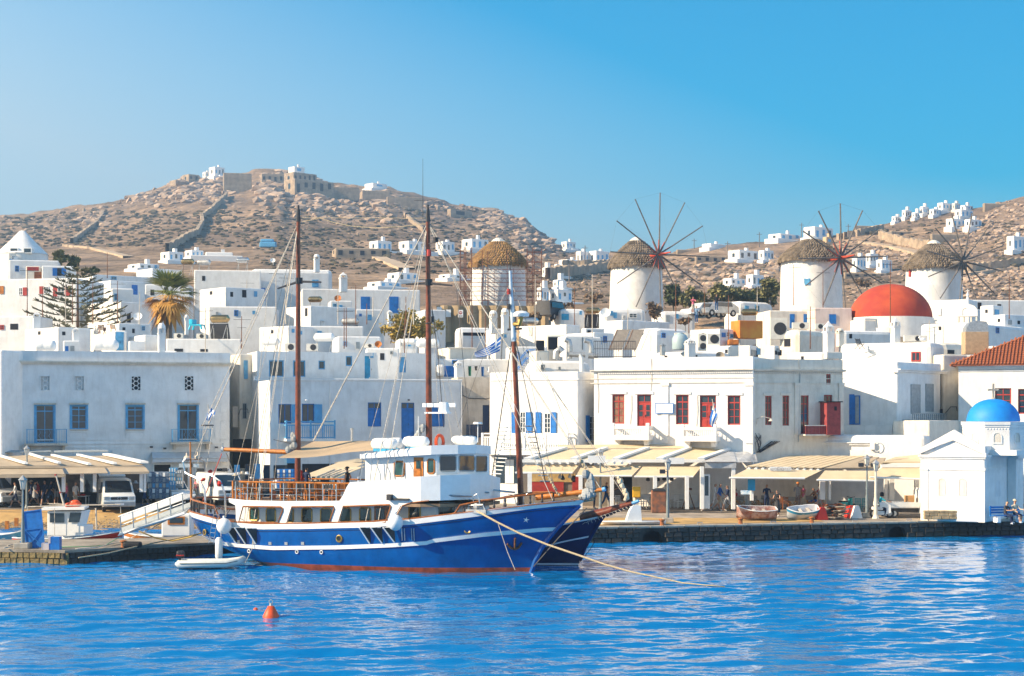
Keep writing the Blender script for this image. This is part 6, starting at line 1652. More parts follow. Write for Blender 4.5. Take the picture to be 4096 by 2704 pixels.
A=S2.P('3m',85,140,.1);b=MB();b.lathe([(.05,-.1),(.42,-.08),(.45,.08),(.3,.2),(.05,.24)],12,A);S2.part('radar_dome',b,K41,smooth=True);b=MB();b.tube([A-VC((0,0,.1)),A-VC((.1,0,.5)),S2.P('3m',18,225,0)],.14,7);S2.part('radar_bracket',b,K21)
for(x,y)in((2345,1340),(2345,1480)):
 A=S2.P('2u',x,y,.25);b=MB();b.cyl(A,A+VC((0,0,.3)),.1,n=7);S2.part('navigation_light',b,K45 if y<1400 else K28)
for(r0,x0,y0,r1,x1,y1,bb,w,m_)in(('3m',20,300,'3b',1580,520,.8,.03,K28),('3m',10,300,'3b',1085,480,-1.,.03,K28),('3m',30,280,'4b',480,690,0,.018,K68),('3m',25,330,'4b',380,490,0,.016,K68),('3m',0,390,'3b',1250,460,1.2,.012,K66),('3m',25,390,'3b',1600,470,1.4,.014,K68),('2u',2357,1200,'3b',1900,330,0,.016,K68),('2u',2357,1300,'3b',1690,690,-1.2,.014,K68),('2u',2350,1250,'2m',1870,1180,-1.8,.012,K66),('2u',2352,1250,'2m',1990,560,0,.012,K68)):
 rope([S2.P(r0,x0,y0,0),S2.P(r1,x1,y1,bb)],w,m_)
for k in range(13):
 y=600+k*77;f=k/12.
 xl_=1085+(1185-1085)*(1-f)*1.0;A=S2.P('3b',1092+62*(1-f)*1.3,450-430*(1-f)-(0),-1.);B2=A+VC((.55+.5*(.5-abs(f-.5)),-.1,-.02))
 b=MB();b.cyl(A-VC((.1,0,0)),B2,.035,n=5);S2.part('ratline_rung',b,K41)
for k in range(11):
 f=k/10.;A=S2.P('3b',1488+90*f-60*(1-f)*.8,480-470*(1-f)*1.0+40*f,.6);b=MB();b.cyl(A-VC((.3,0,0)),A+VC((.3-.15*(1-f),-.05,0)),.028,n=5);S2.part('ratline_rung',b,K41 if f>.4 else K66)
rope([S2.P('3b',2090,985,.3),S2.P('3b',2000,1150,.2),S2.P('3b',1893,1280,.1)],.02,K28,'anchor_chain')
SH=SHb;P_=SHb.P
FL=thg('striped_flag','blue and white striped flag with a white cross flying in front of the town','flag',S2.root.location)
fD=97.;c=[(2275,335),(2022,487),(2035,530),(2262,470)]
def flagpt(u,v):
 a0=VC((q('2m',2275,335)[0]-CX,0,YH-q('2m',2275,335)[1])).lerp(VC((q('2m',2022,487)[0]-CX,0,YH-q('2m',2022,487)[1])),u)
 a1=VC((q('2m',2262,470)[0]-CX,0,YH-q('2m',2262,470)[1])).lerp(VC((q('2m',2040,532)[0]-CX,0,YH-q('2m',2040,532)[1])),u)
 p=a0.lerp(a1,v);D=fD+.18*math.sin(u*7+v*2);p.z-=9*math.sin(u*PI)*(1-v*.3)
 return VC((p.x*D/F_PX,D,CAM_H+p.z*D/F_PX))-VC(FL.location)
b=MB();nu,nv=27,9
for i in range(nu):
 for j in range(nv):
  white=(j%2==1)
  if i<10 and j<5:white=(j==2)or(i in(4,5))
  b.add([flagpt(i/nu,j/nv),flagpt((i+1)/nu,j/nv),flagpt((i+1)/nu,(j+1)/nv),flagpt(i/nu,(j+1)/nv)],[(0,1,2,3)],1 if white else 0)
b.bd('cloth',[mat('flag_blue',(.015,.16,.55),.8),K41],FL)
b=MB();b.cyl(flagpt(0,-.15)+VC((.05,0,0)),flagpt(0,1.6)+VC((.12,0,0)),.03,n=5);b.bd('flag_halyard',K66,FL)
# people
SEGT={}
def psm(key,legs=((0,4),(0,4)),arms=((4,8,12),(4,8,12)),lean=0,sit=False,skirt=0,hair='short'):
 if key in SEGT:return SEGT[key]
 V,E,Rr,Z=[],[],[],[]
 def add(p,r,par,zone):
  V.append(VC(p));Rr.append(r);i=len(V)-1
  if par is not None:E.append((par,i));Z.append(zone)
  return i
 hipz=.46 if sit else.90
 ln=math.sin(R(lean));pel=add((0,0,hipz+.04),(.135,.105),None,0)
 sp_=add((0,-.12*ln,hipz+.22),(.12,.09),pel,2);ch=add((0,-.35*ln,hipz+.42),(.15,.10),sp_,2)
 nk=add((0,-.48*ln,hipz+.57),(.052,.052),ch,2);hb=add((0,-.53*ln-.01,hipz+.64),(.062,.07),nk,0)
 hm_=add((0,-.55*ln-.02,hipz+.72),(.078,.095),hb,9);ht=add((0,-.55*ln-.012,hipz+.80),(.07,.082),hm_,9)
 ns_=add((0,-.55*ln-.125,hipz+.70),(.012,.014),hm_,0)
 for sd,(f,o,e)in zip((-1,1),arms):
  f,o,e=R(f),R(o),R(e)
  sh_=add((sd*.19,-.40*ln,hipz+.49),(.06,.055),ch,2)
  d1=VC((sd*math.sin(o),-math.sin(f)*math.cos(o),-math.cos(f)*math.cos(o)))
  el=add(V[sh_]+d1*.28,(.042,.042),sh_,3)
  d2=VC((sd*math.sin(o)*.3,-math.sin(f+e),-math.cos(f+e))).normalized()
  wr=add(V[el]+d2*.25,(.026,.03),el,4)
  pm=add(V[wr]+d2*.07,(.018,.038),wr,0)
  sdv=d2.cross(VC((1,0,0))).normalized()
  for k,(off,ln_)in enumerate(((-.03,.065),(-.01,.08),(.01,.078),(.03,.06))):
   a1=add(V[pm]+d2*.035+sdv*off,(.010,.010),pm,0);add(V[a1]+d2*ln_*.6+VC((-sd*.012,0,0)),(.009,.009),a1,0)
  add(V[wr]+d2*.05+sdv*-.055,(.010,.010),pm,0)
 for sd,(a,bnd)in zip((-1,1),legs):
  a,bnd=R(a),R(bnd)
  h=add((sd*.085,0,hipz),(.095,.10),pel,5)
  kn=add(V[h]+VC((sd*.01,-math.sin(a),-math.cos(a)))*.43,(.062,.064),h,6)
  cd=VC((0,-math.sin(a-bnd),-math.cos(a-bnd)))
  cf=add(V[kn]+cd*.16,(.058,.062),kn,7)
  an=add(V[kn]+cd*.41,(.036,.04),cf,7)
  fd=VC((0,-math.cos(a*.4-bnd*.5),-math.sin(a*.4-bnd*.5)*.6))
  add(V[an]+fd*.15+VC((0,0,-.04)),(.04,.03),an,8);add(V[an]-fd*.04+VC((0,0,-.04)),(.036,.034),an,8)
 zmin=min(v.z for v in V)-.03
 if not sit:
  for v in V:v.z-=zmin
 me=bpy.data.meshes.new('person');me.from_pydata([tuple(v)for v in V],E,[])
 o=bpy.data.objects.new('tmp',me);COL.objects.link(o)
 md=o.modifiers.new('Skin','SKIN');md.use_smooth_shade=True;md.branch_smoothing=.4
 for i,sv in enumerate(me.skin_vertices[0].data):sv.radius=Rr[i];sv.use_root=(i==0)
 ss=o.modifiers.new('Subsurf','SUBSURF');ss.levels=1;ss.render_levels=1
 dg=bpy.context.evaluated_depsgraph_get()
 m2=bpy.data.meshes.new_from_object(o.evaluated_get(dg));m2.name='person'
 bpy.data.objects.remove(o);bpy.data.meshes.remove(me)
 m2.materials.clear()
 for i in range(9):m2.materials.append(K13)
 hz,hy=V[hm_].z,V[hm_].y
 idx=[]
 for f in m2.polygons:
  c=VC(f.center);best,bz=9,0
  for(i,j),z in zip(E,Z):
   a,b_=V[i],V[j];d=b_-a;t=max(0,min(1,(c-a).dot(d)/max(d.length_squared,1e-9)));dd=(c-(a+d*t)).length-min(Rr[i][0],Rr[j][0])*.5
   if dd<best:best,bz=dd,z
  if bz==9:
   bz=1 if(c.z>hz+.035 and c.y>hy-.085)or(c.y>hy+.01 and c.z>hz-.07)else 0
   if hair=='none' and c.z<hz+.2:bz=0
  if skirt and c.z<hipz and abs(c.x)<.2 and bz in(6,):bz=5
  idx.append(bz)
 m2.polygons.foreach_set('material_index',idx);m2.polygons.foreach_set('use_smooth',[True]*len(idx))
 eb=MB()
 for sx_ in(-.032,.032):eb.ball((V[hm_].x+sx_,V[hm_].y-.088,hz+.005),.012,.01,.008,6,4)
 eo=eb.bd('eyes',K28);em=eo.data;bpy.data.objects.remove(eo)
 mb_=MB();mb_.box(-.025,V[hm_].y-.092,hz-.058,.025,V[hm_].y-.078,hz-.048);mo=mb_.bd('mouth',mat('lips',(.35,.10,.08),.6));mm_=mo.data;bpy.data.objects.remove(mo)
 SEGT[key]=(m2,em,mm_,VC((V[hm_].x,V[hm_].y,hz)),hipz)
 return SEGT[key]
SKINS=[mat('skin',(.50,.27,.17),.6,.08,6),mat('tanned_skin',(.42,.20,.11),.6,.08,6)]
def cl(name,c):return mat(name,c,.85,.1,6)
CLO={'white':cl('cloth_white',(.72,.72,.72)),'navy':cl('cloth_navy',(.012,.025,.075)),'black':cl('cloth_black',(.015,.015,.018)),'grey':cl('cloth_grey',(.42,.43,.45)),'red':cl('cloth_red',(.55,.05,.06)),'pink':cl('cloth_pink',(.68,.16,.24)),'beige':cl('cloth_beige',(.55,.47,.36)),'denim':cl('cloth_denim',(.035,.10,.25)),'lblue':cl('cloth_light_blue',(.30,.48,.68)),'turq':cl('cloth_turquoise',(.02,.42,.50)),'brown':cl('cloth_brown',(.10,.045,.03)),'blue':cl('cloth_blue',(.02,.12,.45)),'print':mat('cloth_print',(.60,.50,.48),.85,.3,30,col2=(.05,.03,.04)),'green':cl('cloth_green',(.03,.13,.09)),'charcoal':cl('cloth_charcoal',(.05,.05,.055))}
HAIR={'brown':cl('hair_brown',(.07,.03,.015)),'black':cl('hair_black',(.012,.010,.009)),'grey':cl('hair_grey',(.45,.43,.40)),'blond':cl('hair_blond',(.55,.36,.13)),'ginger':cl('hair_ginger',(.50,.14,.03))}
POSES=dict(stand=dict(),walk=dict(legs=((24,6),(-20,22)),arms=((-18,8,20),(22,8,25))),walk2=dict(legs=((-18,20),(22,5)),arms=((20,8,30),(-16,8,15))),hold=dict(arms=((18,10,85),(22,10,80))),one=dict(arms=((4,9,10),(25,8,90))),hip=dict(legs=((4,2),(-4,6)),arms=((-10,30,70),(5,8,15))),reach=dict(arms=((60,5,20),(58,6,15)),legs=((12,4),(-14,18))),sit=dict(sit=True,legs=((85,80),(82,92)),arms=((30,8,40),(35,8,55)),lean=-6),sitlean=dict(sit=True,legs=((78,72),(86,85)),arms=((35,10,60),(30,10,70)),lean=12),ride=dict(sit=True,legs=((65,75),(60,70)),arms=((55,10,25),(55,10,25)),lean=15),bend=dict(arms=((40,10,30),(35,10,30)),lean=28))
def psn(label,pose,x,y,z,face,top,bottom,hair='brown',sleeve='short',leg='short',shoe='white',h=1.0,hat=None,bag=None,skin=0,skirt=0,bald=False,sun=False,group='people along the harbour'):
 """face: heading in degrees, 0 towards the viewer, 90 to the right"""
 hk='none' if bald else 'short'
 me,em,mm_,hd,hz=psm(pose+hk+str(skirt),hair=hk,skirt=skirt,**POSES[pose])
 o=bpy.data.objects.new('person',me);COL.objects.link(o)
 o.location=(x,y,z);o.rotation_euler=(0,0,R(face));o.scale=(h*1.03,h*1.03,h)
 tag(o,label,'person',group)
 sk=SKINS[skin];T_,B_=CLO[top],CLO[bottom]
 slots=[sk,HAIR[hair],T_,sk if sleeve=='none' else T_,T_ if sleeve=='long' else sk,B_,B_,B_ if leg=='long' else sk,CLO[shoe]if shoe in CLO else K28]
 for i,m_ in enumerate(slots):o.material_slots[i].link='OBJECT';o.material_slots[i].material=m_
 for nm,d in(('eyes',em),('mouth',mm_)):
  e=bpy.data.objects.new(nm,d);COL.objects.link(e);e.parent=o
 if hair in('long',):pass
 if hat:
  b=MB();c=hd+VC((0,.008,.035))
  b.lathe([(.112,0),(.11,.04),(.085,.085),(.04,.105),(0,.108)],12,c)
  if hat[1]=='cap':b.add([(c.x-.085,c.y-.075,c.z+.005),(c.x+.085,c.y-.075,c.z+.005),(c.x+.06,c.y-.20,c.z-.015),(c.x-.06,c.y-.20,c.z-.015),(c.x,c.y-.09,c.z+.03)],[(0,1,2,3),(0,4,1),(1,4,2),(2,4,3),(3,4,0)])
  elif hat[1]=='brim':b.lathe([(.10,.0),(.20,-.015),(.20,-.005),(.10,.015)],14,c)
  elif hat[1]=='helmet':b.lathe([(.125,-.14),(.14,-.05),(.135,.06),(.08,.13),(0,.15)],14,c)
  b.bd('helmet' if hat[1]=='helmet' else 'hat',CLO.get(hat[0],K28)if hat[0]!='orange' else K34,o,smooth='all')
 if skirt:
  b=MB();b.lathe([(.15,hd.z-.58),(.16,hd.z-.75),(.21,hd.z-1.0-.35*skirt)],12,(0,0,0));b.bd('skirt',B_,o,smooth='all')
 if bag:
  b=MB();b.rbox(-.13,.10,hd.z-.52,.13,.24,hd.z-.16,.05);b.bd('backpack',CLO[bag],o)
 if sun:
  b=MB();b.box(-.065,hd.y-.105,hd.z-.006,.065,hd.y-.085,hd.z+.022);b.bd('sunglasses',K28,o)
 return o
def PP(r,xz,yfoot,z=None,D=None):
 """ground point under a figure: foot position in the photograph -> world"""
 px,py=q(r,xz,yfoot)
 if D is None:
  lo,hi=108.0,139.0
  for _ in range(30):
   D=(lo+hi)/2
   if YH+(CAM_H-(gq((px-CX)*D/F_PX,D)if px>1900 else gl(D)))*F_PX/D>py:lo=D
   else:hi=D
 zz=(gq((px-CX)*D/F_PX,D)if px>1900 else gl(D))if z is None else z
 return((px-CX)*D/F_PX,D,zz)
# restaurants
K1=mat('cream_awning',(.66,.525,.34),.85,.05,.8,.12,5,streak=.12)
K2=mat('beige_awning',(.42,.335,.235),.85,.06,.8,.12,5,streak=.15)
K12=mat('cloudy_plastic',(.50,.50,.50),.25,.15,1.5,.3,4,spec=.6)
def PW(base,r,x,y,D):return pt(*q(r,x,y),D)-base
def post(parent,base,r,x,y0,y1,D,w,m=None,nm='post'):
 A,B2=PW(base,r,x,y0,D),PW(base,r,x,y1,D);b=MB();b.box(A.x-w/2,A.y-w/2,B2.z,A.x+w/2,A.y+w/2,A.z);return b.bd(nm,m or K60,parent)
ctr=pt(2450,YH,122);ctr.z=1.4
RS=thg('restaurant_terrace','restaurant terrace with two rows of cream awnings under the red windows','restaurant',ctr)
w=lambda r,x,y,D:PW(ctr,r,x,y,D)
fx=[95,585,975,1380,1765];bx=[500,880,1265,1655,2050]
for i in range(4):
 b=MB();sheet(b,[w('3m',fx[i]+6,1490,123.6),w('3m',fx[i+1]-30,1490,123.6),w('3m',bx[i+1]-24,1388,126),w('3m',bx[i]+4,1388,126)],.03);b.bd('awning_panel',K1,RS)
for i in range(5):
 b=MB();A,B2=w('3m',fx[i]+(60 if i==0 else 0),1483,123.5),w('3m',bx[i],1380,126);sheet(b,[A+VC((-.35,0,0)),A+VC((.12,0,0)),B2+VC((.12,0,0)),B2+VC((-.25,0,0))],.16);b.bd('roof_beam',K60,RS)
b=MB();A,B2=w('3m',95,1500,123.5),w('3m',1790,1508,123.5);b.box(A.x,A.y-.15,A.z-.05,B2.x,A.y+.1,A.z+.16);b.bd('gutter_beam',K60,RS)
for k in range(13):
 A=w('3b',1500+k*72,352,123.2);b=MB();b.cyl(A-VC((0,.1,0)),A+VC((0,.5,0)),.1,n=8);b.bd('rafter_end',K60,RS)
b=MB();sheet(b,[w('3m',500,1380,126.1),w('3m',2060,1386,126.1),w('3m',2250,1338,127.6),w('3m',420,1352,127.6)],.05);b.bd('back_ledge',K1,RS)
for(xt0,xt1,xb0,xb1,yt,yb)in((2104,2318,2060,2290,1858,1891),(2328,2567,2303,2527,1862,1904),(2573,2808,2537,2773,1864,1907)):
 b=MB();n=10;vs=[]
 for i in range(n+1):
  for j in range(4):
   u,v=i/n,j/3;px=(xt0+(xt1-xt0)*u)*(1-v)+(xb0+(xb1-xb0)*u)*v;py=yt+(yb-yt)*v;vs.append(pt(px,py,123.6-1.5*v)-ctr-VC((0,0,.03*math.sin(u*PI)*v)))
 b.add(vs,[(i*4+j,i*4+j+1,i*4+4+j+1,i*4+4+j)for i in range(n)for j in range(3)])
 b.bd('drop_awning',K1,RS,smooth='all');b=MB();b.cyl(pt(xb0,yb,122.1)-ctr,pt(xb1,yb,122.1)-ctr,.07,n=6);b.bd('awning_bar',K60,RS)
for tri in(((1765,1500,121.3),(2050,1390,126),(2085,1500,121.6)),((2050,1388,126),(2240,1342,127.5),(2278,1500,123.5),(2085,1505,121.6))):
 b=MB();sheet(b,[w('3m',x,y,D)for x,y,D in tri],.03);b.bd('plastic_curtain',K12,RS)
b=MB();sheet(b,[w('3m',1790,1508,121.6),w('3m',2080,1512,121.6),w('3m',2080,1560,121.6),w('3m',1790,1560,121.6)],.03);b.bd('plastic_curtain',K12,RS)
for x in(52,342,742,1038,1178,1468):post(RS,ctr,'4b',x,470 if x<1100 else 385,780,121.8,.26)
post(RS,ctr,'3b',1435,445,640,121.8,.3)
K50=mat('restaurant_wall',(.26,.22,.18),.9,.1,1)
def bpl(parent,base,r,x0,y0,x1,y1,D,m,nm,th=.12):
 A,B2=PW(base,r,x0,y0,D),PW(base,r,x1,y1,D);b=MB();b.box(A.x,A.y,B2.z,B2.x,A.y+th,A.z);return b.bd(nm,m,parent)
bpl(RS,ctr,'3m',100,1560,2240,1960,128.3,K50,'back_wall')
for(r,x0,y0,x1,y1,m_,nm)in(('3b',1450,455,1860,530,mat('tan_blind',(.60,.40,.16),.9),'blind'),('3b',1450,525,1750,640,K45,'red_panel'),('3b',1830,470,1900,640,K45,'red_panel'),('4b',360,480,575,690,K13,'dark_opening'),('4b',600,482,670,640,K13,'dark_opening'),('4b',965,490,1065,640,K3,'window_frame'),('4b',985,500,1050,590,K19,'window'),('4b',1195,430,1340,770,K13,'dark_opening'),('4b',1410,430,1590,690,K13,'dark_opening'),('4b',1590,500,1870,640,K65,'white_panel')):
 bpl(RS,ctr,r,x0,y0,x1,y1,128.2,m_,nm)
bpl(RS,ctr,'4b',560,640,1180,690,126.8,K60,'counter',.4)
A,B2=w('4b',1190,458,122),w('4b',1252,775,122);b=MB()
for(xa,xb_)in((A.x,A.x+.1),(B2.x-.1,B2.x)):b.box(xa,A.y-.03,B2.z,xb_,A.y+.03,A.z)
b.box(A.x+.1,A.y-.03,A.z-.1,B2.x-.1,A.y+.03,A.z);b.box(A.x+.1,A.y-.03,B2.z,B2.x-.1,A.y+.03,B2.z+.9);o=b.bd('glass_door',K60,RS);b=MB();b.box(A.x+.1,A.y-.01,B2.z+.9,B2.x-.1,A.y+.01,A.z-.1);b.bd('pane',K19,o)
for(x,y,m_)in((1718,480,K3),(1742,492,K28),(1810,475,K3),(1838,500,K28)):
 A=w('3b',x,y,122.6);b=MB();b.lathe([(.02,.35),(.04,.2),(.14,.02),(.15,-.1),(.04,-.15)],8,A);b.cyl(A+VC((0,0,.3)),A+VC((0,0,.8)),.01,n=3);b.bd('pendant_lamp',m_,RS)
for(x,y)in((378,530),(433,515),(677,502),(768,503),(827,497),(898,500)):
 A=w('4b',x,y,123.2);b=MB();b.lathe([(.02,.35),(.04,.2),(.14,.02),(.15,-.1),(.04,-.15)],8,A);b.cyl(A+VC((0,0,.3)),A+VC((0,0,.8)),.01,n=3);b.bd('pendant_lamp',K3 if x<450 else K28,RS)
for(r,x0,y0,x1,y1,D)in(('4b',120,284,283,352,120.9),('4b',872,303,1013,362,120.9)):
 A,B2=w(r,x0,y0,D),w(r,x1,y1,D);b=MB();b.box(A.x,A.y,B2.z,B2.x,A.y+.08,A.z);o=b.bd('sign_board',K41,RS);o['label']='blank white sign board'
c2=pt(3300,YH,120);c2.z=1.35
RT=thg('slatted_restaurant','restaurant with a slatted cream roof and drop awnings beside the chapel','restaurant',c2)
w2=lambda r,x,y,D:PW(c2,r,x,y,D)
f0,f1,k0,k1=q('4b',1592,386),q('5b',505,750),q('4b',2005,288),q('5b',905,640)
N=9
for i in range(N):
 t0,t1=i/N+.006,(i+1)/N-.012
 L2=lambda a,c,t:(a[0]+(c[0]-a[0])*t,a[1]+(c[1]-a[1])*t)
 b=MB();sheet(b,[pt(*L2(f0,f1,t0),122)-c2,pt(*L2(f0,f1,t1),122)-c2,pt(*L2(k0,k1,t1),126.5)-c2,pt(*L2(k0,k1,t0),126.5)-c2],.05);b.bd('roof_panel',K1,RT)
b=MB();sheet(b,[pt(f0[0]-4,f0[1]+7,122.1)-c2,pt(f1[0],f1[1]+7,122.1)-c2,pt(k1[0],k1[1]+6,126.5)-c2,pt(k0[0]-4,k0[1]+6,126.5)-c2],.05);b.bd('roof_deck',K3,RT)
for k in range(11):
 t=(k+.3)/11;p=(f0[0]+(f1[0]-f0[0])*t,f0[1]+(f1[1]-f0[1])*t+9);A=pt(*p,121.8)-c2;b=MB();b.cyl(A,A+VC((.2,.6,.05)),.11,n=8);b.bd('rafter_end',K60,RT)
for i in range(3):
 b=MB();t=i/3;A=w2('5b',520+i*165,762-i*4,121.9);B2=w2('5b',905+i*60,650+i*8,123.5);sheet(b,[A,A+VC((1.35,0,0)),B2+VC((.5,0,0)),B2],.12);b.bd('roof_beam',K2,RT)
SA=[(q('4b',1590,410),q('4b',2290,420),q('4b',1430,490),q('4b',2132,496),121.6,120.3),(q('5b',528,770),q('5b',1050,772),q('5b',452,858),q('5b',1012,866),121.6,120.2),(q('5b',1058,742),q('5b',1408,742),q('5b',945,832),q('5b',1408,850),121.6,120.3)]
for(ta,tb,ba,bb_,Da,Db)in SA:
 b=MB();n=10;vs=[]
 for i in range(n+1):
  for j in range(4):
   u,v=i/n,j/3;px=(ta[0]+(tb[0]-ta[0])*u)*(1-v)+(ba[0]+(bb_[0]-ba[0])*u)*v;py=(ta[1]+(tb[1]-ta[1])*u)*(1-v)+(ba[1]+(bb_[1]-ba[1])*u)*v
   vs.append(pt(px,py,Da+(Db-Da)*v)-c2-VC((0,0,.04*math.sin(u*PI*3)**2*v)))
 b.add(vs,[(i*4+j,i*4+j+1,i*4+4+j+1,i*4+4+j)for i in range(n)for j in range(3)]);b.bd('drop_awning',K1,RT,smooth='all')
 b=MB();b.cyl(pt(*ba,Db-.02)-c2,pt(*bb_,Db-.02)-c2,.07,n=6);b.bd('awning_bar',K60,RT)
A,B2=w2('5b',1052,712,121.5),w2('5b',1412,740,121.5);b=MB();b.box(A.x,A.y,B2.z,B2.x,A.y+.3,A.z);b.bd('fascia',K60,RT)
b=MB();sheet(b,[w2('5b',1058,700,121.6),w2('5b',1412,700,121.6),w2('5b',1412,632,124),w2('5b',1180,655,124)],.08);b.bd('flat_roof',K1,RT);b=MB();sheet(b,[w2('5b',1050,708,121.5),w2('5b',1075,680,122),w2('5b',1412,640,123.8),w2('5b',1412,648,123.8)],.1);b.bd('roof_edge',K2,RT)
A,B2=w2('5b',20,736,121.3),w2('5b',212,772,121.3);b=MB();b.box(A.x,A.y,B2.z,B2.x,A.y+.06,A.z);sgn=b.bd('sign_board',K41,RT)
def text3(txt,parent,loc,size,m,rx=PI/2,nm='lettering'):
 cu=bpy.data.curves.new(nm,'FONT');cu.body=txt;cu.size=size;cu.align_x='CENTER';cu.align_y='CENTER';cu.extrude=.002
 o=bpy.data.objects.new('tmp',cu);COL.objects.link(o);dg=bpy.context.evaluated_depsgraph_get();me=bpy.data.meshes.new_from_object(o.evaluated_get(dg));bpy.data.objects.remove(o)
 me.name=nm;me.materials.clear();me.materials.append(m);o=bpy.data.objects.new(nm,me);COL.objects.link(o);o.parent=parent;o.location=loc;o.rotation_euler=(rx,0,0);return o
for f in(.25,.75):text3("Captain's",sgn,(A.x+(B2.x-A.x)*f,A.y-.006,(A.z+B2.z)/2),.34,mat('sign_ink',(.50,.46,.42),.8))
for(x,y0,y1,ww)in((503,850,1040,.36),(572,858,1042,.16),(1092,850,1040,.22),(1145,850,1042,.34),(1378,850,960,.3)):post(RT,c2,'5b',x,y0,y1,122.2,ww,K60 if x!=503 else K65)
post(RT,c2,'4b',1640,490,700,121,.22)
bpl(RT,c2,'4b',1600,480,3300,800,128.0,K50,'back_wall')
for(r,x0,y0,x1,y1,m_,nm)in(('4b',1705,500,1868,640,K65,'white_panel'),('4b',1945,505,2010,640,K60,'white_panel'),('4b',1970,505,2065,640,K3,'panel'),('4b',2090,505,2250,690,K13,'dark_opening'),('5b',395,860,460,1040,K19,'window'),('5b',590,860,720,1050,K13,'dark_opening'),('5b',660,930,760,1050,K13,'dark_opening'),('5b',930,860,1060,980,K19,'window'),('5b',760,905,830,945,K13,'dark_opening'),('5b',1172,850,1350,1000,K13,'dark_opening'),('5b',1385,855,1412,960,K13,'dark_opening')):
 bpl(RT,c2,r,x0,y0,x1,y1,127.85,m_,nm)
A=w2('4b',1637,555,120.8);b=MB();b.box(A.x-.25,A.y-.05,A.z-.4,A.x+.25,A.y,A.z+.4);b.bd('menu_board',K61,RT)
c3=pt(290,YH,133);c3.z=1.1
RL=thg('awning_restaurant','restaurant with tan awnings and white roof beams at the left of the street','restaurant',c3)
w3=lambda r,x,y,D:PW(c3,r,x,y,D)
bms=[(-260,292,0,378),(0,300,250,372),(268,280,558,368),(495,295,838,380),(732,292,1075,374),(1005,288,1355,364)]
for i in range(5):
 a,c=bms[i],bms[i+1]
 b=MB();sheet(b,[w3('1b',a[2]+4,a[3]+8,131.6),w3('1b',c[2]-6,c[3]+10,131.6),w3('1b',c[0]+10,c[1],136.5),w3('1b',a[0]+4,a[1],136.5)],.03);b.bd('awning_panel',K2,RL)
for(xa,ya,xb_,yb)in bms[1:]:
 A,B2=w3('1b',xb_,yb,131.5),w3('1b',xa,ya,136.5);tk=.45 if xb_>1300 else.2;b=MB();sheet(b,[A+VC((-tk,0,.08)),A+VC((tk*.4,0,.08)),B2+VC((tk*.4,0,.08)),B2+VC((-tk,0,.08))],.14);b.bd('roof_beam',K60,RL)
b=MB();A,B2=w3('1b',-200,384,131.4),w3('1b',1340,380,131.4);b.box(A.x,A.y-.1,A.z-.14,B2.x,A.y+.1,A.z+.02);b.bd('gutter_beam',K2,RL)
for(x0,x1)in((500,1010),(0,480)):b=MB();sheet(b,[w3('1b',x0,258,137),w3('1b',x1,250,137),w3('1b',x1-20,236,138),w3('1b',x0,240,138)],.05);b.bd('back_canopy',K22,RL)
for(ta,tb,ba,bb_,ty,by,vy)in((-120,575,-60,600,402,462,492),(600,965,640,1002,388,452,458),(985,1345,1022,1384,388,440,458)):
 b=MB();sheet(b,[w3('1b',ba,by,130.2),w3('1b',bb_,by-6,130.2),w3('1b',tb,ty,131.5),w3('1b',ta,ty,131.5)],.02);b.bd('drop_awning',K2,RL);b=MB();sheet(b,[w3('1b',ba,vy,130.18),w3('1b',bb_,vy-8,130.18),w3('1b',bb_,by-5,130.17),w3('1b',ba,by+1,130.17)],.015);b.bd('valance',K2,RL)
for x in(590,762,880,1312,1345):post(RL,c3,'1b',x,450,622,131.2,.24 if x<1340 else.16)
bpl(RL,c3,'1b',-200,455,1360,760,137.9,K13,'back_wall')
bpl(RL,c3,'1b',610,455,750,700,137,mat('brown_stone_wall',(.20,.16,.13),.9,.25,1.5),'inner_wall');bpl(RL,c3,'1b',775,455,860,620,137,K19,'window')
for x in(1040,1085,1130,1175,1220,1260):
 A=w3('1b',x,540+(x%7)*8,135);b=MB();b.lathe([(.30,0),(.2,.03),(.12,.06),(.1,.2),(0,.22)],10,A);b.bd('hanging_hat',[K22,K3,K28][x%3],RL)
c4=pt(1330,YH,128);c4.z=1.2
RM=thg('parasol_terrace','cream awnings over a terrace seen behind the ship upper deck','awning',c4)
w4=lambda r,x,y,D:PW(c4,r,x,y,D)
for pts_ in([(1180,470,126),(1520,345,130),(1760,355,130),(1470,485,126)],[(1300,485,125.5),(1520,400,128),(1760,385,128),(1490,492,125.5)],[(1480,345,131),(1700,310,134),(1790,335,134),(1640,350,131)]):
 b=MB();sheet(b,[w4('2b',*p)for p in pts_],.05);b.bd('awning_panel',K1,RM)
for k in range(4):b=MB();A,B2=w4('2b',1310+k*45,482,125.4),w4('2b',1480+k*60,410,127.5);b.cyl(A,B2,.06,n=4);b.bd('roof_beam',K3,RM)
for x in(1260,1470,1700):post(RM,c4,'2b',x,480,640,126,.14)
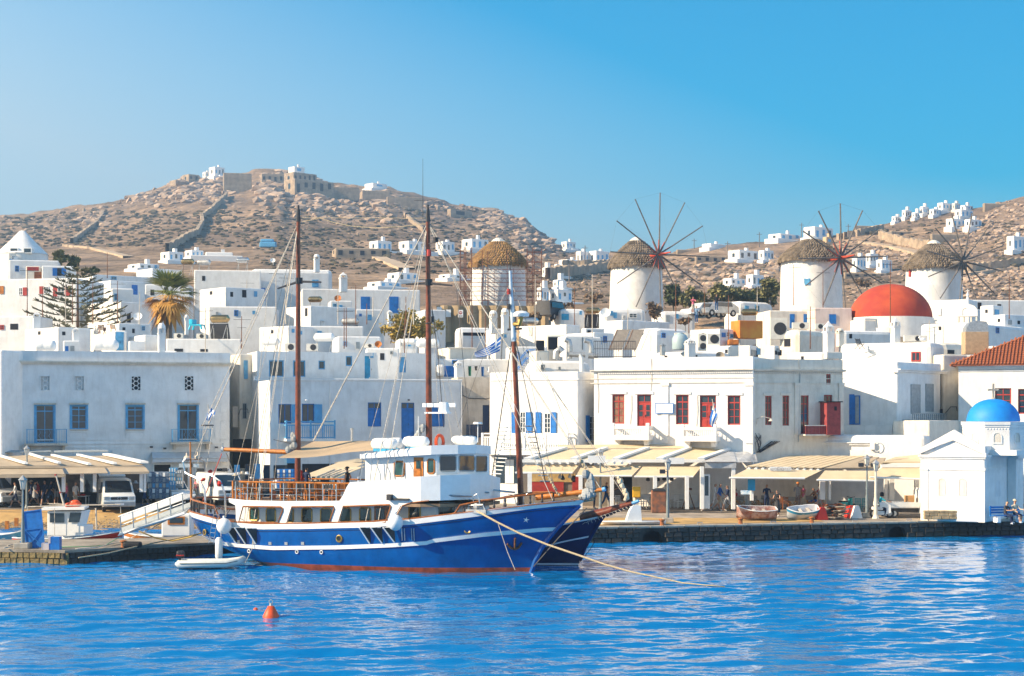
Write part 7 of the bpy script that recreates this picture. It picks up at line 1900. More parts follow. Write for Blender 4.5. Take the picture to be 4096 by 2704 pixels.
# chairs, tables
def sch(nm,m,wd=.44,back=4):
 c=thg(nm,'x','chair');b=MB();h=wd/2
 for sx_ in(-h,h-.04):b.box(sx_,-h,0,sx_+.04,-h+.04,.45);b.box(sx_,h-.04,0,sx_+.04,h,.92)
 b.box(-h,-h,.3,h,-h+.03,.33);b.bd('frame',m,c)
 b=MB();b.box(-h,-h,.45,h,h,.49);b.bd('seat',m,c)
 for k in range(back):b=MB();b.box(-h+.04,h-.035,.55+.1*k,h-.04,h-.01,.61+.1*k);b.bd('back_slat',m,c)
 return c
def director(nm):
 c=thg(nm,'x','chair');b=MB()
 for sx_ in(-.28,.25):b.box(sx_,-.24,.6,sx_+.03,.26,.64);b.box(sx_,.2,.62,sx_+.03,.24,.95)
 for y in(-.2,.2):b.cyl((-.26,y,.02),(.26,y,.6),.025,n=4);b.cyl((.26,y,.02),(-.26,y,.6),.025,n=4)
 for sx_ in(-.28,.25):b.box(sx_,-.24,0,sx_+.03,.26,.04);b.box(sx_,-.24,.04,sx_+.03,-.2,.6)
 b.bd('frame',mat('yellow_wood',(.58,.27,.04),.5,.15,5),c)
 m=mat('grey_canvas',(.33,.31,.28),.9,.1,4)
 b=MB();b.box(-.25,-.22,.44,.25,.22,.46);b.bd('seat',m,c);b=MB();b.box(-.27,.19,.66,.27,.21,.94);b.bd('back_rest',m,c)
 return c
def table(nm,m,w_=.7,h=.74):
 c=thg(nm,'x','table');b=MB();b.box(-w_/2,-w_/2,h-.04,w_/2,w_/2,h);b.bd('table_top',m,c)
 for sx_ in(-1,1):
  for sy in(-1,1):b=MB();b.box(sx_*w_*.42-.025,sy*w_*.42-.025,0,sx_*w_*.42+.025,sy*w_*.42+.025,h-.04);b.bd('leg',m,c)
 return c
DC=director('director_chair');WC=sch('cafe_chair',K41);TC=sch('cafe_chair',mat('turquoise_chair_paint',(.12,.48,.55),.5));BC=sch('wooden_chair',K67);STL=None
def put(proto,first,loc,rz,label,group):
 o=proto if first else cpt(proto)
 o.location=loc;o.rotation_euler=(0,0,rz);o['label']=label;o['group']=group;return o
for i,(x,y,rz,lb)in enumerate(((1447,790,.4,'leftmost canvas director chair, beside the walking man in blue'),(1535,785,0,'canvas director chair below the tilted menu stand'),(1665,780,.2,'canvas director chair left of the couple by the pink boat'),(1735,776,-.2,'canvas director chair directly behind the standing man in navy'),(1830,770,-.4,'canvas director chair between the couple by the pink boat'),(2020,790,.2,'canvas director chair beside the woman with the orange cap'),(2180,782,0,'canvas director chair right of the woman in the pink top'))):put(DC,i==0,PP('4b',x,y),rz,lb,'director chairs of the terrace')
for i,(x,y,rz,lb)in enumerate(((600,770,.3,'leftmost white cafe chair behind the yellow machine'),(650,772,-.5,'white cafe chair second from the yellow machine'),(905,765,.2,'white cafe chair right of the rusty bin'),(955,770,.6,'white cafe chair left of the wooden easel'),(1100,768,-.3,'white cafe chair right of the wooden easel'),(410,772,.5,'white stool like chair behind the strolling pair'))):put(WC,i==0,PP('4b',x,y),rz,lb,'white cafe chairs')
for i,(x,y,rz,lb)in enumerate(((575,1075,PI,'turquoise cafe chair behind the debris pile'),(650,1062,PI-.2,'turquoise cafe chair at the feet of the woman in white'),(828,1145,PI,'turquoise cafe chair, left one of the pair by the lamp post'),(890,1145,PI+.15,'turquoise cafe chair, right one of the pair by the lamp post'),(785,1070,.3,'turquoise cafe chair at the table with yellow flowers'))):put(TC,i==0,PP('5b',x,y),rz,lb,'turquoise cafe chairs')
for i,(x,y,rz,lb)in enumerate(((1895,782,PI,'brown wooden chair behind the woman in the long dark dress'),(1950,785,PI,'brown wooden chair, middle one of the row behind the dress'),(1665,730,PI,'brown wooden chair deep under the awning behind the couple'))):put(BC,i==0,PP('4b',x,y),rz,lb,'brown wooden chairs')
TT=table('cafe_table',K60);
for i,(x,y,lb)in enumerate(((630,745,'white cafe table between the two leftmost white chairs'),(920,740,'white cafe table in front of the counter'),(355,765,'white cafe table where the strolling pair passes'))):put(TT,i==0,PP('4b',x,y),.1*i,lb,'white cafe tables')
T2_=table('cafe_table',K34);
for i,(x,y,lb)in enumerate(((1780,770,'brown table between the couple and the canvas chairs'),(2110,765,'brown table in front of the seated man in a vest'))):put(T2_,i==0,PP('4b',x,y),.1,lb,'brown cafe tables')
T3=table('cafe_table',K41,.9);put(T3,True,PP('5b',690,1085),0,'white table behind the turquoise scooter','far white tables')
A=PP('5b',890,1050);b=MB();rr3=random.Random(4);b.cyl((A[0],A[1],A[2]+.6),(A[0],A[1],A[2]+.85),.07,.1,8,mi=1)
for _ in range(26):d=VC((rr3.gauss(0,1),rr3.gauss(0,1),abs(rr3.gauss(0,1)))).normalized()*.28;b.ball((A[0]+d.x,A[1]+d.y,A[2]+1.0+d.z),.08,n=6,m=4,mi=0)
tag(b.bd('flower_bouquet',[mat('yellow_petals',(.72,.50,.01),.7),K22]),'bunch of yellow flowers in a pot on the terrace','flowers')
# figures
P_R=lambda lb,pose,r,x,y,h,**k:psn(lb,pose,*PP(r,x,y),k.pop('face',0),k.pop('top'),k.pop('bottom'),h=h,**k)
S_=1.07
P_R('man in navy shirt and light shorts walking left past the terrace posts','walk','4b',1415,806,1.12,face=-70,top='navy',bottom='grey',hair='black',sun=True)
P_R('dark haired man in navy clothes holding a cup behind the pink boat','hold','4b',1778,800,1.12,top='navy',bottom='navy',leg='long',hair='black',face=10)
P_R('woman in a long dark dotted dress with hands at her face by the pink boat','hold','4b',1876,850,1.06,top='black',bottom='charcoal',sleeve='none',hair='black',face=-35,skirt=1,bag='navy')
P_R('woman in white top and patterned trousers with an orange cap','one','4b',2068,785,1.12,face=170,top='grey',bottom='print',leg='long',hair='ginger',hat=('orange','cap'))
P_R('grey haired woman in a pink top beside the white and blue boat','one','4b',2122,790,1.05,face=-60,top='pink',bottom='beige',hair='grey',sleeve='none',leg='long')
P_R('man in a coral red shirt and beige shorts with a cap at the debris pile','bend','4b',2310,800,1.14,face=-70,top='red',bottom='beige',hair='grey',hat=('beige','cap'))
P_R('man in a checked light blue shirt with a white cap left of the coral shirt','one','4b',2272,798,1.10,face=-75,top='lblue',bottom='grey',hair='grey',hat=('white','cap'))
P_R('bare armed man in a dark vest sitting at the brown terrace table','sitlean','4b',2230,770,1.15,face=-70,top='brown',bottom='blue',hair='black',sleeve='none')
P_R('woman with long brown hair in a white shirt standing behind the debris pile','stand','5b',728,1090,1.08,top='white',bottom='navy',hair='brown',leg='long',sleeve='long',face=5)
P_R('waiter in a dark shirt standing under the awning near the lamp post','one','5b',862,1075,1.18,top='navy',bottom='denim',leg='long',hair='black')
P_R('dark haired man deep in shade left of the standing waiter','hip','5b',790,1050,1.12,top='charcoal',bottom='black',leg='long',hair='black',face=160)
P_R('man in a dark shirt sitting at the counter under the pendant lamps','sit','4b',797,690,1.2,face=170,top='black',bottom='black',hair='grey',leg='long')
P_R('woman in dark blue clothes strolling right beside the tall lamp post','walk2','4b',290,772,1.12,face=65,top='navy',bottom='denim',leg='long',hair='brown',bag='black')
P_R('woman in jeans holding a cup, right one of the strolling pair','one','4b',332,770,1.12,face=70,top='denim',bottom='denim',leg='long',hair='brown')
P_R('person in a maroon top sitting on a white stool by the strolling pair','sit','4b',400,720,1.2,face=-60,top='brown',bottom='black',hair='black',skin=1)
P_R('person seated at the bar table left of the strolling pair, only head and back','sit','4b',97,690,1.2,face=200,top='charcoal',bottom='denim',hair='ginger',leg='long')
P_R('person in dark jeans standing under the furled sails of the bow','stand','4b',180,775,1.12,face=90,top='brown',bottom='navy',leg='long',hair='brown')
P_R('man with a red cap and dark shirt walking behind the ship bow','walk','3b',1795,745,1.2,face=70,top='navy',bottom='black',leg='long',hat=('red','cap'),hair='black')
P_R('woman with dark hair in a navy vest left of the red capped man','walk2','3b',1750,745,1.1,face=80,top='navy',bottom='navy',hair='black',leg='long',bag='white')
P_R('pale shirted person sitting with back turned left of the red panel','sit','3b',1585,660,1.2,face=180,top='lblue',bottom='denim',hair='blond')
P_R('man in white shirt sitting at a far table under the slatted roof','sit','4b',1960,700,1.2,face=60,top='grey',bottom='black',hair='black')
P_R('second man at the far table, seen from behind','sit','4b',1992,702,1.2,face=170,top='grey',bottom='black',hair='black')
P_R('person in dark clothes sitting left of the couple by the pink boat','sit','4b',1745,720,1.2,face=60,top='black',bottom='black',hair='black',skin=1)
P_R('pair mate with a cap sitting near the easel, grey haired','sit','4b',460,700,1.2,face=150,top='turq',bottom='denim',hair='grey')
P_R('man in a white shirt and navy shorts striding left in the street','walk','1b',142,766,1.16,face=-75,top='white',bottom='navy',hair='brown',sun=True)
P_R('person with a red cap at the far left edge of the street','stand','1b',16,750,1.12,face=60,top='white',bottom='white',hat=('red','cap'),leg='long')
P_R('person in a sleeveless pale top behind the white van at the left edge','stand','1b',52,745,1.12,face=170,top='beige',bottom='beige',sleeve='none',hair='blond')
P_R('woman in a grey dress in the middle of the strolling group','walk2','1b',322,745,1.1,face=75,top='grey',bottom='grey',hair='brown',skirt=.15)
P_R('man in a beige cap and dark shirt behind the jetty lamp','walk','1b',290,745,1.14,face=-60,top='navy',bottom='navy',hat=('beige','cap'))
P_R('bald man with sunglasses in a red, grey and navy shirt facing the water','walk','1b',415,752,1.18,face=-10,top='navy',bottom='navy',bald=True,sun=True)
P_R('man in a charcoal polo shirt and pale shorts by the awning post','stand','1b',522,735,1.16,face=40,top='charcoal',bottom='grey',hat=('black','cap'))
P_R('person in dark blue with white bag between the bald man and the charcoal polo','walk2','1b',470,735,1.08,face=80,top='navy',bottom='denim',leg='long',hair='black')
P_R('person in red behind the woman in the grey dress','walk','1b',352,735,1.08,face=-80,top='red',bottom='navy',leg='long',hair='brown')
P_R('blond woman in a white top and shorts pushing a walking frame','reach','1b',1340,748,1.06,face=-80,top='white',bottom='denim',hair='blond',shoe='blue')
P_R('person with a white sun hat looking at the shop rack','stand','1b',1395,690,1.1,face=170,top='grey',bottom='beige',hat=('white','brim'))
P_R('person with a pale blue cap behind the small pickup','stand','1b',1542,680,1.12,face=100,top='lblue',bottom='navy',hat=('lblue','cap'))
P_R('man in a white t shirt standing right of the small pickup','stand','1b',1682,705,1.16,face=175,top='white',bottom='navy',hair='brown')
P_R('person in a pale top behind the ship stern davits','walk','2b',190,700,1.1,face=-70,top='pink',bottom='beige',hair='brown',sleeve='none')
P_R('person with a white cap behind the ship aft railing','stand','2b',708,690,1.12,face=20,top='grey',bottom='black',hat=('white','cap'))
P_R('grey haired person with a white cap near the blue crates','stand','2b',802,690,1.1,face=10,top='beige',bottom='black',hat=('white','cap'))
P_R('man in a white t shirt standing by the blue crates','stand','2b',940,690,1.18,face=170,top='white',bottom='black',hair='black')
P_R('grey bearded man seated below the cream awnings behind the ship','stand','2b',1535,690,1.05,face=-40,top='grey',bottom='grey',hair='grey')
P_R('person with a beige sun hat below the cream awnings','stand','2b',1308,690,1.02,face=0,top='beige',bottom='grey',hat=('beige','brim'))
for i,(x,y,c_)in enumerate(((560,470,'beige'),(590,458,'grey'),(625,450,'beige'),(665,455,'white'))):
 p=pt(*q('2b',x,y),131);b=MB();b.lathe([(.26,0),(.25,.02),(.13,.03),(.12,.16),(0,.18)],12,p);tag(b.bd('sun_hat',CLO[c_]),['tan sun hat, leftmost on the street hat stand','grey sun hat second on the street hat stand','tan sun hat third on the street hat stand','white sun hat, rightmost on the street hat stand'][i],'hat','hats on the street stand')
p=pt(*q('2b',610,460),131.3);b=MB();b.cyl((p.x,p.y,1.0),(p.x,p.y,p.z),.03,n=5)
for k in range(3):b.box(p.x-1.0,p.y-.02,p.z-.05-.45*k,p.x+1.0,p.y+.02,p.z-.45*k)
tag(b.bd('hat_stand',K22),'metal hat stand on the street behind the ship stern','stand')
for(lb,ps,r,x,y,f,t_,b_,h_)in(('woman in a white shirt sitting at the leftmost white cafe table','sit','4b',560,745,70,'white','denim','blond'),('man in a pale blue shirt sitting near the counter','sit','4b',690,742,-60,'lblue','beige','brown'),('woman in pink sitting right of the easel board','sit','4b',1128,745,-40,'pink','white','brown'),('man in a red shirt sitting on a canvas chair left of the menu stand','sit','4b',1490,775,30,'red','beige','grey'),('woman in turquoise sitting between the two beached boats','sit','4b',1925,765,60,'turq','white','blond'),('man in white at the brown table behind the orange cap','sit','4b',2030,755,-50,'white','denim','black'),('woman in red sitting on a turquoise chair behind the debris','sit','5b',615,1075,50,'red','navy','brown'),('man in grey sitting by the yellow flowers','sit','5b',845,1095,-70,'grey','denim','grey'),('child in a yellow brown top walking in front of the awning post','walk','4b',1215,800,-80,'beige','blue','blond'),('woman in a white dress strolling by the glass door','walk2','4b',1300,795,75,'white','white','brown'),('man in a blue shirt strolling beside the white dress','walk','4b',1345,797,70,'blue','beige','black'),('tall man in white standing beside the open van','stand','1b',700,770,60,'white','beige','grey'),('woman in pink crossing the street left of the van','walk2','1b',620,765,-80,'pink','denim','blond')):P_R(lb,ps,r,x,y,1.15 if 'child' not in lb else.8,face=f,top=t_,bottom=b_,hair=h_)
for(lb,x,sx_,yy,kw)in(('man in a navy shirt standing with his back turned on the ship deck',1218,0,-.9,dict(top='navy',bottom='black',hair='black',face=150)),('man in a black vest and dark cap standing on the ship deck',1600,0,-.4,dict(top='black',bottom='charcoal',hair='black',face=-110,sleeve='none',hat=('charcoal','cap')))):
 v=SHb.P('2b',x,600,-yy);loc_=SHb.S+Matrix.Rotation(SHb.a,3,'Z')@VC((v.x,yy,zu));psn(lb,'one' if x<1500 else 'hip',*loc_,kw.pop('face'),kw.pop('top'),kw.pop('bottom'),h=1.02,**kw)
cx_,cd_=qx('5b',2190),115.0
bb0=pt(qx('5b',2075),YH,115.4);bb0.z=gq(bb0.x,115.4)
BNCH=thg('park_bench','blue wooden bench with concrete legs in the shade of the chapel','bench',bb0,.22)
b=MB()
for x in(.12,1.75):b.rbox(x,-.5,0,x+.32,.08,.46,.06)
b.bd('leg',K41,BNCH)
for k in range(3):b=MB();b.box(-.1,-.5+.18*k,.46,2.1,-.36+.18*k,.51);b.bd('seat_slat',K5,BNCH)
for k in range(3):b=MB();b.box(-.1,.06+.02*k,.6+.17*k,2.1,.10+.02*k,.72+.17*k);b.bd('back_slat',K5,BNCH)
b=MB();b.box(-.1,.02,.4,-.02,.1,1.1);b.bd('post',K5,BNCH)
rb=Matrix.Rotation(.22,3,'Z')
psn('woman in a dark dress sitting on the blue bench','sitlean',*(bb0+rb@VC((.85,-.22,.02))),40,'charcoal','navy','blond',h=1.1,skirt=0,leg='long',sun=True)
psn('man in a tan shirt sitting on the blue bench with his cap on','sit',*(bb0+rb@VC((1.6,-.2,.04))),25,'beige','navy','brown',h=1.15,sleeve='long',hat=('beige','cap'),sun=True)
for(lb,x,y,kw)in(('man in a blue shirt taking photos near the cars by the lone mill',1710,1375,dict(top='lblue',bottom='denim',leg='long',pose='hold',hat=('beige','cap'))),('man in a black shirt standing high beside the parked cars',1897,1265,dict(top='black',bottom='denim',leg='long',pose='one')),('person with raised arms behind the blue white wall',1680,1285,dict(top='pink',bottom='beige',pose='reach'))):
 D=203;p=pt(*q('3u',x,y),D);psn(lb,kw.pop('pose'),p.x,D,p.z,0,kw.pop('top'),kw.pop('bottom'),h=1.15,**kw)
# vehicles
K62=mat('tyre',(.02,.02,.022),.85,.2,8);K63=mat('van_paint',(.78,.78,.75),.3,.04,2,coat=.4,streak=.1);K56=mat('teal_paint',(.10,.28,.32),.4,.08,2)
def wheel(par,x,y,r,w=.2):
 b=MB();b.T=Matrix.Translation((x,y,r))@Matrix.Rotation(PI/2,4,'X');b.lathe([(r*.55,-w/2),(r*.95,-w/2),(r,-w*.3),(r,w*.3),(r*.95,w/2),(r*.55,w/2)],18);o=b.bd('wheel',K62,par,smooth=True)
 c=MB();c.T=b.T;c.lathe([(0,-w*.35),(r*.35,-w*.42),(r*.58,-w*.36),(r*.58,w*.36),(r*.35,w*.42),(0,w*.35)],12);c.bd('rim',K18,o)
def vbody(par,prof,W_,waist,tuck=.12,m=None,nm='body'):
 """side outline (x,z) lofted across the width with the sides leaning in above the waist"""
 b=MB();n=len(prof);ys=[-W_/2,-W_/2+.08,W_/2-.08,W_/2];vs=[]
 zt=max(z for x,z in prof)
 for y in ys:
  for(x,z)in prof:
   k=max(0,(z-waist)/(zt-waist))*tuck;e=.0 if abs(y)<W_/2-.01 else 1
   vs.append((x*(1-.012*e),(y-math.copysign(k,y)),z-.03*e*(z>waist)))
 fs=[(j*n+i,j*n+(i+1)%n,(j+1)*n+(i+1)%n,(j+1)*n+i)for j in range(3)for i in range(n)]+[tuple(range(n-1,-1,-1)),tuple(range(3*n,4*n))]
 b.add(vs,fs);return b.bd(nm,m or K63,par,smooth=True)
def quad(par,nm,pts,m,th=.012):
 b=MB();sheet(b,pts,th);return b.bd(nm,m,par)
def van(label,x,y,z,rz,s=1.12,nm='van',hatch=False,col=None,group='vans on the harbour street'):
 v=thg(nm,label,'van',(x,y,z),rz,group);v.scale=(s,)*3;W_=1.9
 vbody(v,[(2.4,.35),(2.45,.62),(2.36,.95),(1.75,1.18),(1.05,1.88),(.7,1.95),(-2.25,1.95),(-2.42,1.75),(-2.45,.4)],W_,1.0,.13,col)
 quad(v,'windscreen',[(1.80,-.80,1.17),(1.80,.80,1.17),(1.13,.72,1.83),(1.13,-.72,1.83)],K19,.03)
 for sd in(-1,1):
  yo=sd*.965;yi=sd*.865
  quad(v,'side_window',[(1.55,yo,1.16),(.55,yo,1.16),(.55,yi,1.76),(1.08,yi,1.76)][::sd],K19,.03)
  b=MB();b.rbox(1.35,sd*.97,1.12,1.47,sd*1.16,1.34,.03);b.bd('mirror',K28,v)
  b=MB();b.rbox(2.28,sd*.56,.72,2.43,sd*.9,.95,.04);b.bd('headlight',K18,v)
  for e in(.5,-.7):b=MB();b.box(e,sd*.952,.5,e+.015,sd*.972,1.7);b.bd('door_seam',K22,v)
  for wx in(1.5,-1.55):wheel(v,wx,sd*.82,.33)
 b=MB();b.rbox(2.36,-.5,.74,2.43,.5,.92,.03);b.bd('grille',K28,v)
 b=MB();b.T=Matrix.Translation((2.435,0,.83))@Matrix.Rotation(PI/2,4,'Y');b.lathe([(.10,-.01),(.105,.01),(.085,.015),(.085,-.01)],16);b.bd('badge',K53,v)
 b=MB();b.rbox(2.3,-.95,.33,2.52,.95,.66,.06);b.bd('bumper',K22,v);b=MB();b.box(2.52,-.27,.43,2.53,.27,.55);b.bd('number_plate',K41,v)
 if hatch:b=MB();sheet(b,[(-2.1,-.8,1.99),(-2.1,.8,1.99),(-3.3,.8,2.12),(-3.3,-.8,2.12)],.07);b.bd('tailgate',K63,v)
 return v
X,Y,Z=PP('1b',1010,806);van('white delivery van facing the water with its tailgate open, red goods beside it',X,Y+2.2,Z,R(-72),1.24,hatch=True)
X,Y,Z=PP('1b',-60,760);van('white van cut by the left edge of the picture',X-1.2,Y+1,Z,R(-25),1.22)
X,Y,Z=PP('2b',400,735);van('white van partly hidden behind the ship stern davits',X,Y+1,Z,R(-62),1.25)
X,Y,Z=PP('1b',1560,740);pk=thg('pickup_truck','small white and teal pickup with a canvas canopy on the street','pickup',(X,Y+1.2,Z),R(-55));pk.scale=(1.22,)*3
vbody(pk,[(1.9,.35),(1.95,.75),(1.85,.88),(1.0,.95),(.55,1.42),(-.35,1.45),(-.4,.9),(-.4,.35)],1.6,.9,.12)
b=MB();b.box(-2.3,-.8,.45,-.42,.8,.92);b.bd('load_bed',K56,pk);b=MB();b.box(-.41,-.803,.45,1.3,-.79,.85);b.bd('door',K56,pk)
b=MB();b.box(-1.2,-.8,.92,-.42,.8,1.75);sheet(b,[(-2.35,-.82,1.72),(-.38,-.82,1.75),(-.38,.82,1.75),(-2.35,.82,1.72)],.06)
for(x,y)in((-2.25,-.76),(-2.25,.72),(-1.7,-.76),(-1.7,.72)):b.box(x,y,.92,x+.06,y+.06,1.72)
b.bd('canopy',K63,pk);quad(pk,'windscreen',[(1.0,-.66,.97),(1.0,.66,.97),(.62,.6,1.38),(.62,-.6,1.38)],K19,.03);quad(pk,'side_window',[(-.3,-.82,.95),(.8,-.82,.95),(.5,-.74,1.36),(-.3,-.74,1.36)],K19)
for sd in(-1,1):
 b=MB();b.rbox(1.84,sd*.45,.58,1.97,sd*.72,.75,.03);b.bd('headlight',K18,pk)
 for wx in(1.2,-1.4):wheel(pk,wx,sd*.7,.29,.17)
X,Y,Z=PP('5b',1300,1205);tk=thg('flatbed_truck','small white flatbed truck loaded with bottled water, cab behind the chapel','truck',(X,Y,Z),R(4));tk.scale=(1.1,)*3
vbody(tk,[(1.75,.3),(1.8,.8),(1.55,1.75),(1.4,1.85),(.62,1.85),(.55,1.7),(.55,.3)],1.45,.9,.08)
b=MB();b.box(-2.0,-.7,.62,.5,.7,.68);b.box(-2.0,-.72,.68,.5,-.69,.98);b.box(-2.0,.69,.68,.5,.72,.98);b.box(-2.02,-.7,.68,-1.99,.7,.98);b.bd('load_bed',K63,tk);b=MB();b.box(-1.9,-.4,.35,.55,.4,.6);b.bd('chassis',K28,tk)
quad(tk,'side_window',[(.75,-.74,1.15),(1.5,-.74,1.15),(1.36,-.7,1.68),(.78,-.7,1.68)],K19)
for wx in(1.25,-1.35):
 for sd in(-1,1):wheel(tk,wx,sd*.6,.29,.17)
base=VC((X,Y,Z));k=0
K7=mat('water_bottle_plastic',(.38,.58,.78),.15,.25,14,spec=.6)
for i in range(6):
 b=MB()
 for jx in range(3):
  for jy in range(2):b.lathe([(.045,0),(.045,.24),(.02,.30),(.02,.34)],7,(jx*.1,jy*.1,0))
 o=b.bd('bottle_pack',K7);o.location=base+VC((-1.95+.36*i,-.55+.1*(i%2),.76));tag(o,'shrink wrapped blue water bottle pack on the truck bed, '+['rearmost','second from the rear','third from the rear','third from the cab','second from the cab','nearest the cardboard box'][i],'bottles','water bottle packs on the truck')
b=MB();b.rbox(0,0,0,.6,.5,.75,.01);o=b.bd('cardboard_box',mat('cardboard',(.50,.27,.11),.9,.1,3));o.location=base+VC((-.25,-.4,.76));tag(o,'tall brown cardboard box behind the white truck cab','box')
def bike(label,r,x,y,rz,body,nm,helmetman=None,s=1.1,cat='motorcycle'):
 X,Y,Z=PP(r,x,y);v=thg(nm,label,cat,(X,Y,Z),rz);v.scale=(s,)*3
 for wx in(.62,-.6):wheel(v,wx,0,.29,.09)
 b=MB();b.tube([(.62,0,.29),(.45,0,.75),(.36,0,1.0)],.035,6);b.tube([(.36,-.32,1.04),(.36,0,.98),(.36,.32,1.04)],.02,5);b.bd('fork',K28,v)
 b=MB();b.rbox(-.75,-.14,.5,-.05,.14,.72,.06);b.prism([(.15,.25),(.42,.35),(.40,.95),(.28,.95),(.05,.35),(-.3,.3),(-.3,.2)],-.12,.12);b.bd('fairing',body,v)
 b=MB();b.rbox(-.72,-.13,.72,-.02,.13,.8,.03);b.bd('saddle',K28,v);b=MB();b.box(-.5,-.1,.2,.15,.1,.45);b.bd('engine',K53,v);b=MB();b.ball((.45,0,.88),.09);b.bd('headlight',K18,v)
 return VC((X,Y,Z)),rz,s
bl_,rz_,s_=bike('white moped ridden past the lamp posts by a helmeted rider','5b',1075,1212,R(-4),K41,'moped')
psn('moped rider in a turquoise shirt with a dark helmet','ride',*(bl_+VC((-.3,0,.36))),86,'turq','navy','black',h=1.05,leg='long',hat=('black','helmet'),bag='navy')
bike('turquoise scooter parked behind the debris pile','5b',735,1165,R(40),mat('scooter_turquoise',(.02,.42,.42),.35),'scooter',cat='scooter')
for(x,y,c,lb)in((1770,1310,K63,'white car parked beside the trees right of the lone mill'),(1905,1300,K18,'silver car parked beside the rounded blue white house'),(380,1335,K28,'dark off road car below the scaffolded mill')):
 D=208;p=pt(*q('3u',x,y),D);v=thg('parked_car',lb,'car',(p.x,D,p.z-.2),R(-150 if x>1000 else 60));v.scale=(1.25,)*3
 vbody(v,[(2.0,.3),(2.05,.65),(1.9,.8),(1.0,.9),(.5,1.4),(-1.2,1.42),(-1.9,.95),(-2.0,.35)]if x>1000 else[(1.9,.4),(1.95,1.0),(.9,1.1),(.6,1.8),(-1.9,1.8),(-2.0,.45)],1.7,.9,.15,c)
 for sd in(-1,1):quad(v,'side_window',[(.7,sd*.84,.95),(-1.2,sd*.84,.95),(-1.1,sd*.76,1.34),(.45,sd*.76,1.34)]if x>1000 else[(.7,sd*.86,1.15),(-1.7,sd*.86,1.15),(-1.7,sd*.8,1.65),(.5,sd*.8,1.65)],K19)
 for wx in(1.25,-1.25):
  for sd in(-1,1):wheel(v,wx,sd*.78,.32)
# small boats
def rwb(label,pos,rz,L_,B_,H_,m_out,m_in=None,band=None,tilt=0,pitch=0,nm='rowing_boat',bow_up=.35,cat='boat',parts=True):
 t=thg(nm,label,cat,pos);t.rotation_euler=(R(tilt),R(pitch),rz)
 ns,nz=16,5
 def P_(s,v,ins=0):
  x=(s-.5)*L_;f=math.sin(min(1,(1-s)/.45)*PI/2)**.8;bw=B_/2*f*(.55+.45*min(1,s/.25)**.5)
  zk=.12*max(0,(s-.7)/.3)**2*H_*2;zt_=H_*(1+bow_up*max(0,(s-.35)/.65)**2+.08*(1-s))
  z=zk+(zt_-zk)*v;y=bw*(v**.45)*(1-ins*.1)
  return x,y,z+ins*.04
 for(nm_,m,ins,v0,v1)in(('hull',m_out,0,0,.72 if band else 1),)+((('sheer_band',band,0,.72,1),)if band else())+(('inner_planking',m_in or m_out,1,0.06,.99),):
  b=MB();vs=[]
  for sd in(-1,1):
   o0=len(vs)
   for i in range(ns+1):
    for j in range(nz+1):
     x,y,z=P_(i/ns,v0+(v1-v0)*j/nz,ins);vs.append((x,sd*y,z))
  k=nz+1;fs=[]
  for q_ in(0,1):fs+=[tuple((q_*(ns+1)*k)+a for a in((i*k+j),((i+1)*k+j),((i+1)*k+j+1),(i*k+j+1)))for i in range(ns)for j in range(nz)]
  if v0<.1:fs+=[(i*k,(i+1)*k,(ns+1)*k+(i+1)*k,(ns+1)*k+i*k)for i in range(ns)]
  fs+=[(j,j+1,(ns+1)*k+j+1,(ns+1)*k+j)for j in range(nz)]
  b.add(vs,fs);b.bd(nm_,m,t,smooth='all')
 b=MB()
 for sd in(-1,1):b.tube([(P_(i/ns,1)[0],sd*P_(i/ns,1)[1],P_(i/ns,1)[2])for i in range(ns+1)],.035,5)
 b.tube([(P_(0,1)[0],-P_(0,1)[1],P_(0,1)[2]),(P_(0,1)[0],P_(0,1)[1],P_(0,1)[2])],.035,5);b.bd('gunwale',K60 if not band else K41,t)
 for s in(.3,.55):b=MB();x,y,z=P_(s,.8);b.box(x-.1,-y,z-.03,x+.1,y,z);b.bd('thwart',K3,t)
 return t
X,Y,Z=PP('4b',1680,885);rwb('pinkish white rowing boat with a worn red bottom lying on the sand',(X,Y,Z+.05),R(184),2.7,1.15,.72,mat('worn_pink_white_paint',(.62,.50,.46),.6,.15,3,col2=(.30,.12,.09),c2amt=.35,streak=.3),tilt=-14)
X,Y,Z=PP('4b',2110,875);rwb('white rowing boat with blue band and blue bottom tilted on the quay',(X,Y,Z+.02),R(188),2.2,1.1,.7,mat('white_blue_boat_paint',(.62,.64,.66),.5,.08,3),band=mat('boat_band_blue',(.03,.30,.55),.5),tilt=-22,pitch=6)
X,Y,Z=PP('4b',500,925);bo=rwb('flat white dinghy with a white tarpaulin on the sand',(X+.3,Y,Z),R(4),4.2,1.0,.2,K41,nm='sailing_dinghy',bow_up=.1);b=MB();b.prism([(-.55,.15),(.5,.15),(.42,1.25),(-.05,1.3),(-.3,.9)],-.35,.35);b.bd('tarpaulin',K41,bo)
p=pt(*q('2b',320,1296),92.6);TD=thg('inflatable_dinghy','pale grey inflatable dinghy with a black and red outboard motor under the ship stern','dinghy',(p.x,92.6,.02),R(6))
K27=mat('hypalon',(.60,.62,.58),.5,.05,3)
b=MB();b.tube([(-1.75,-.55,.30),(-1.55,-.55,.27),(.9,-.55,.27),(1.5,-.38,.36),(1.75,0,.46),(1.5,.38,.36),(.9,.55,.27),(-1.55,.55,.27),(-1.75,.55,.30)],[.06,.21,.21,.2,.19,.2,.21,.21,.06],10);b.bd('tube',K27,TD,smooth='all')
b=MB();b.box(-1.4,-.5,.1,1.3,.5,.16);b.bd('floor',K22,TD);b=MB();b.box(-1.45,-.45,.1,-1.38,.45,.55);b.bd('transom',K22,TD);b=MB();b.tube([(-1.5,-.76,.32),(.9,-.76,.32),(1.5,-.56,.42)],.02,4);b.bd('grab_line',K28,TD)
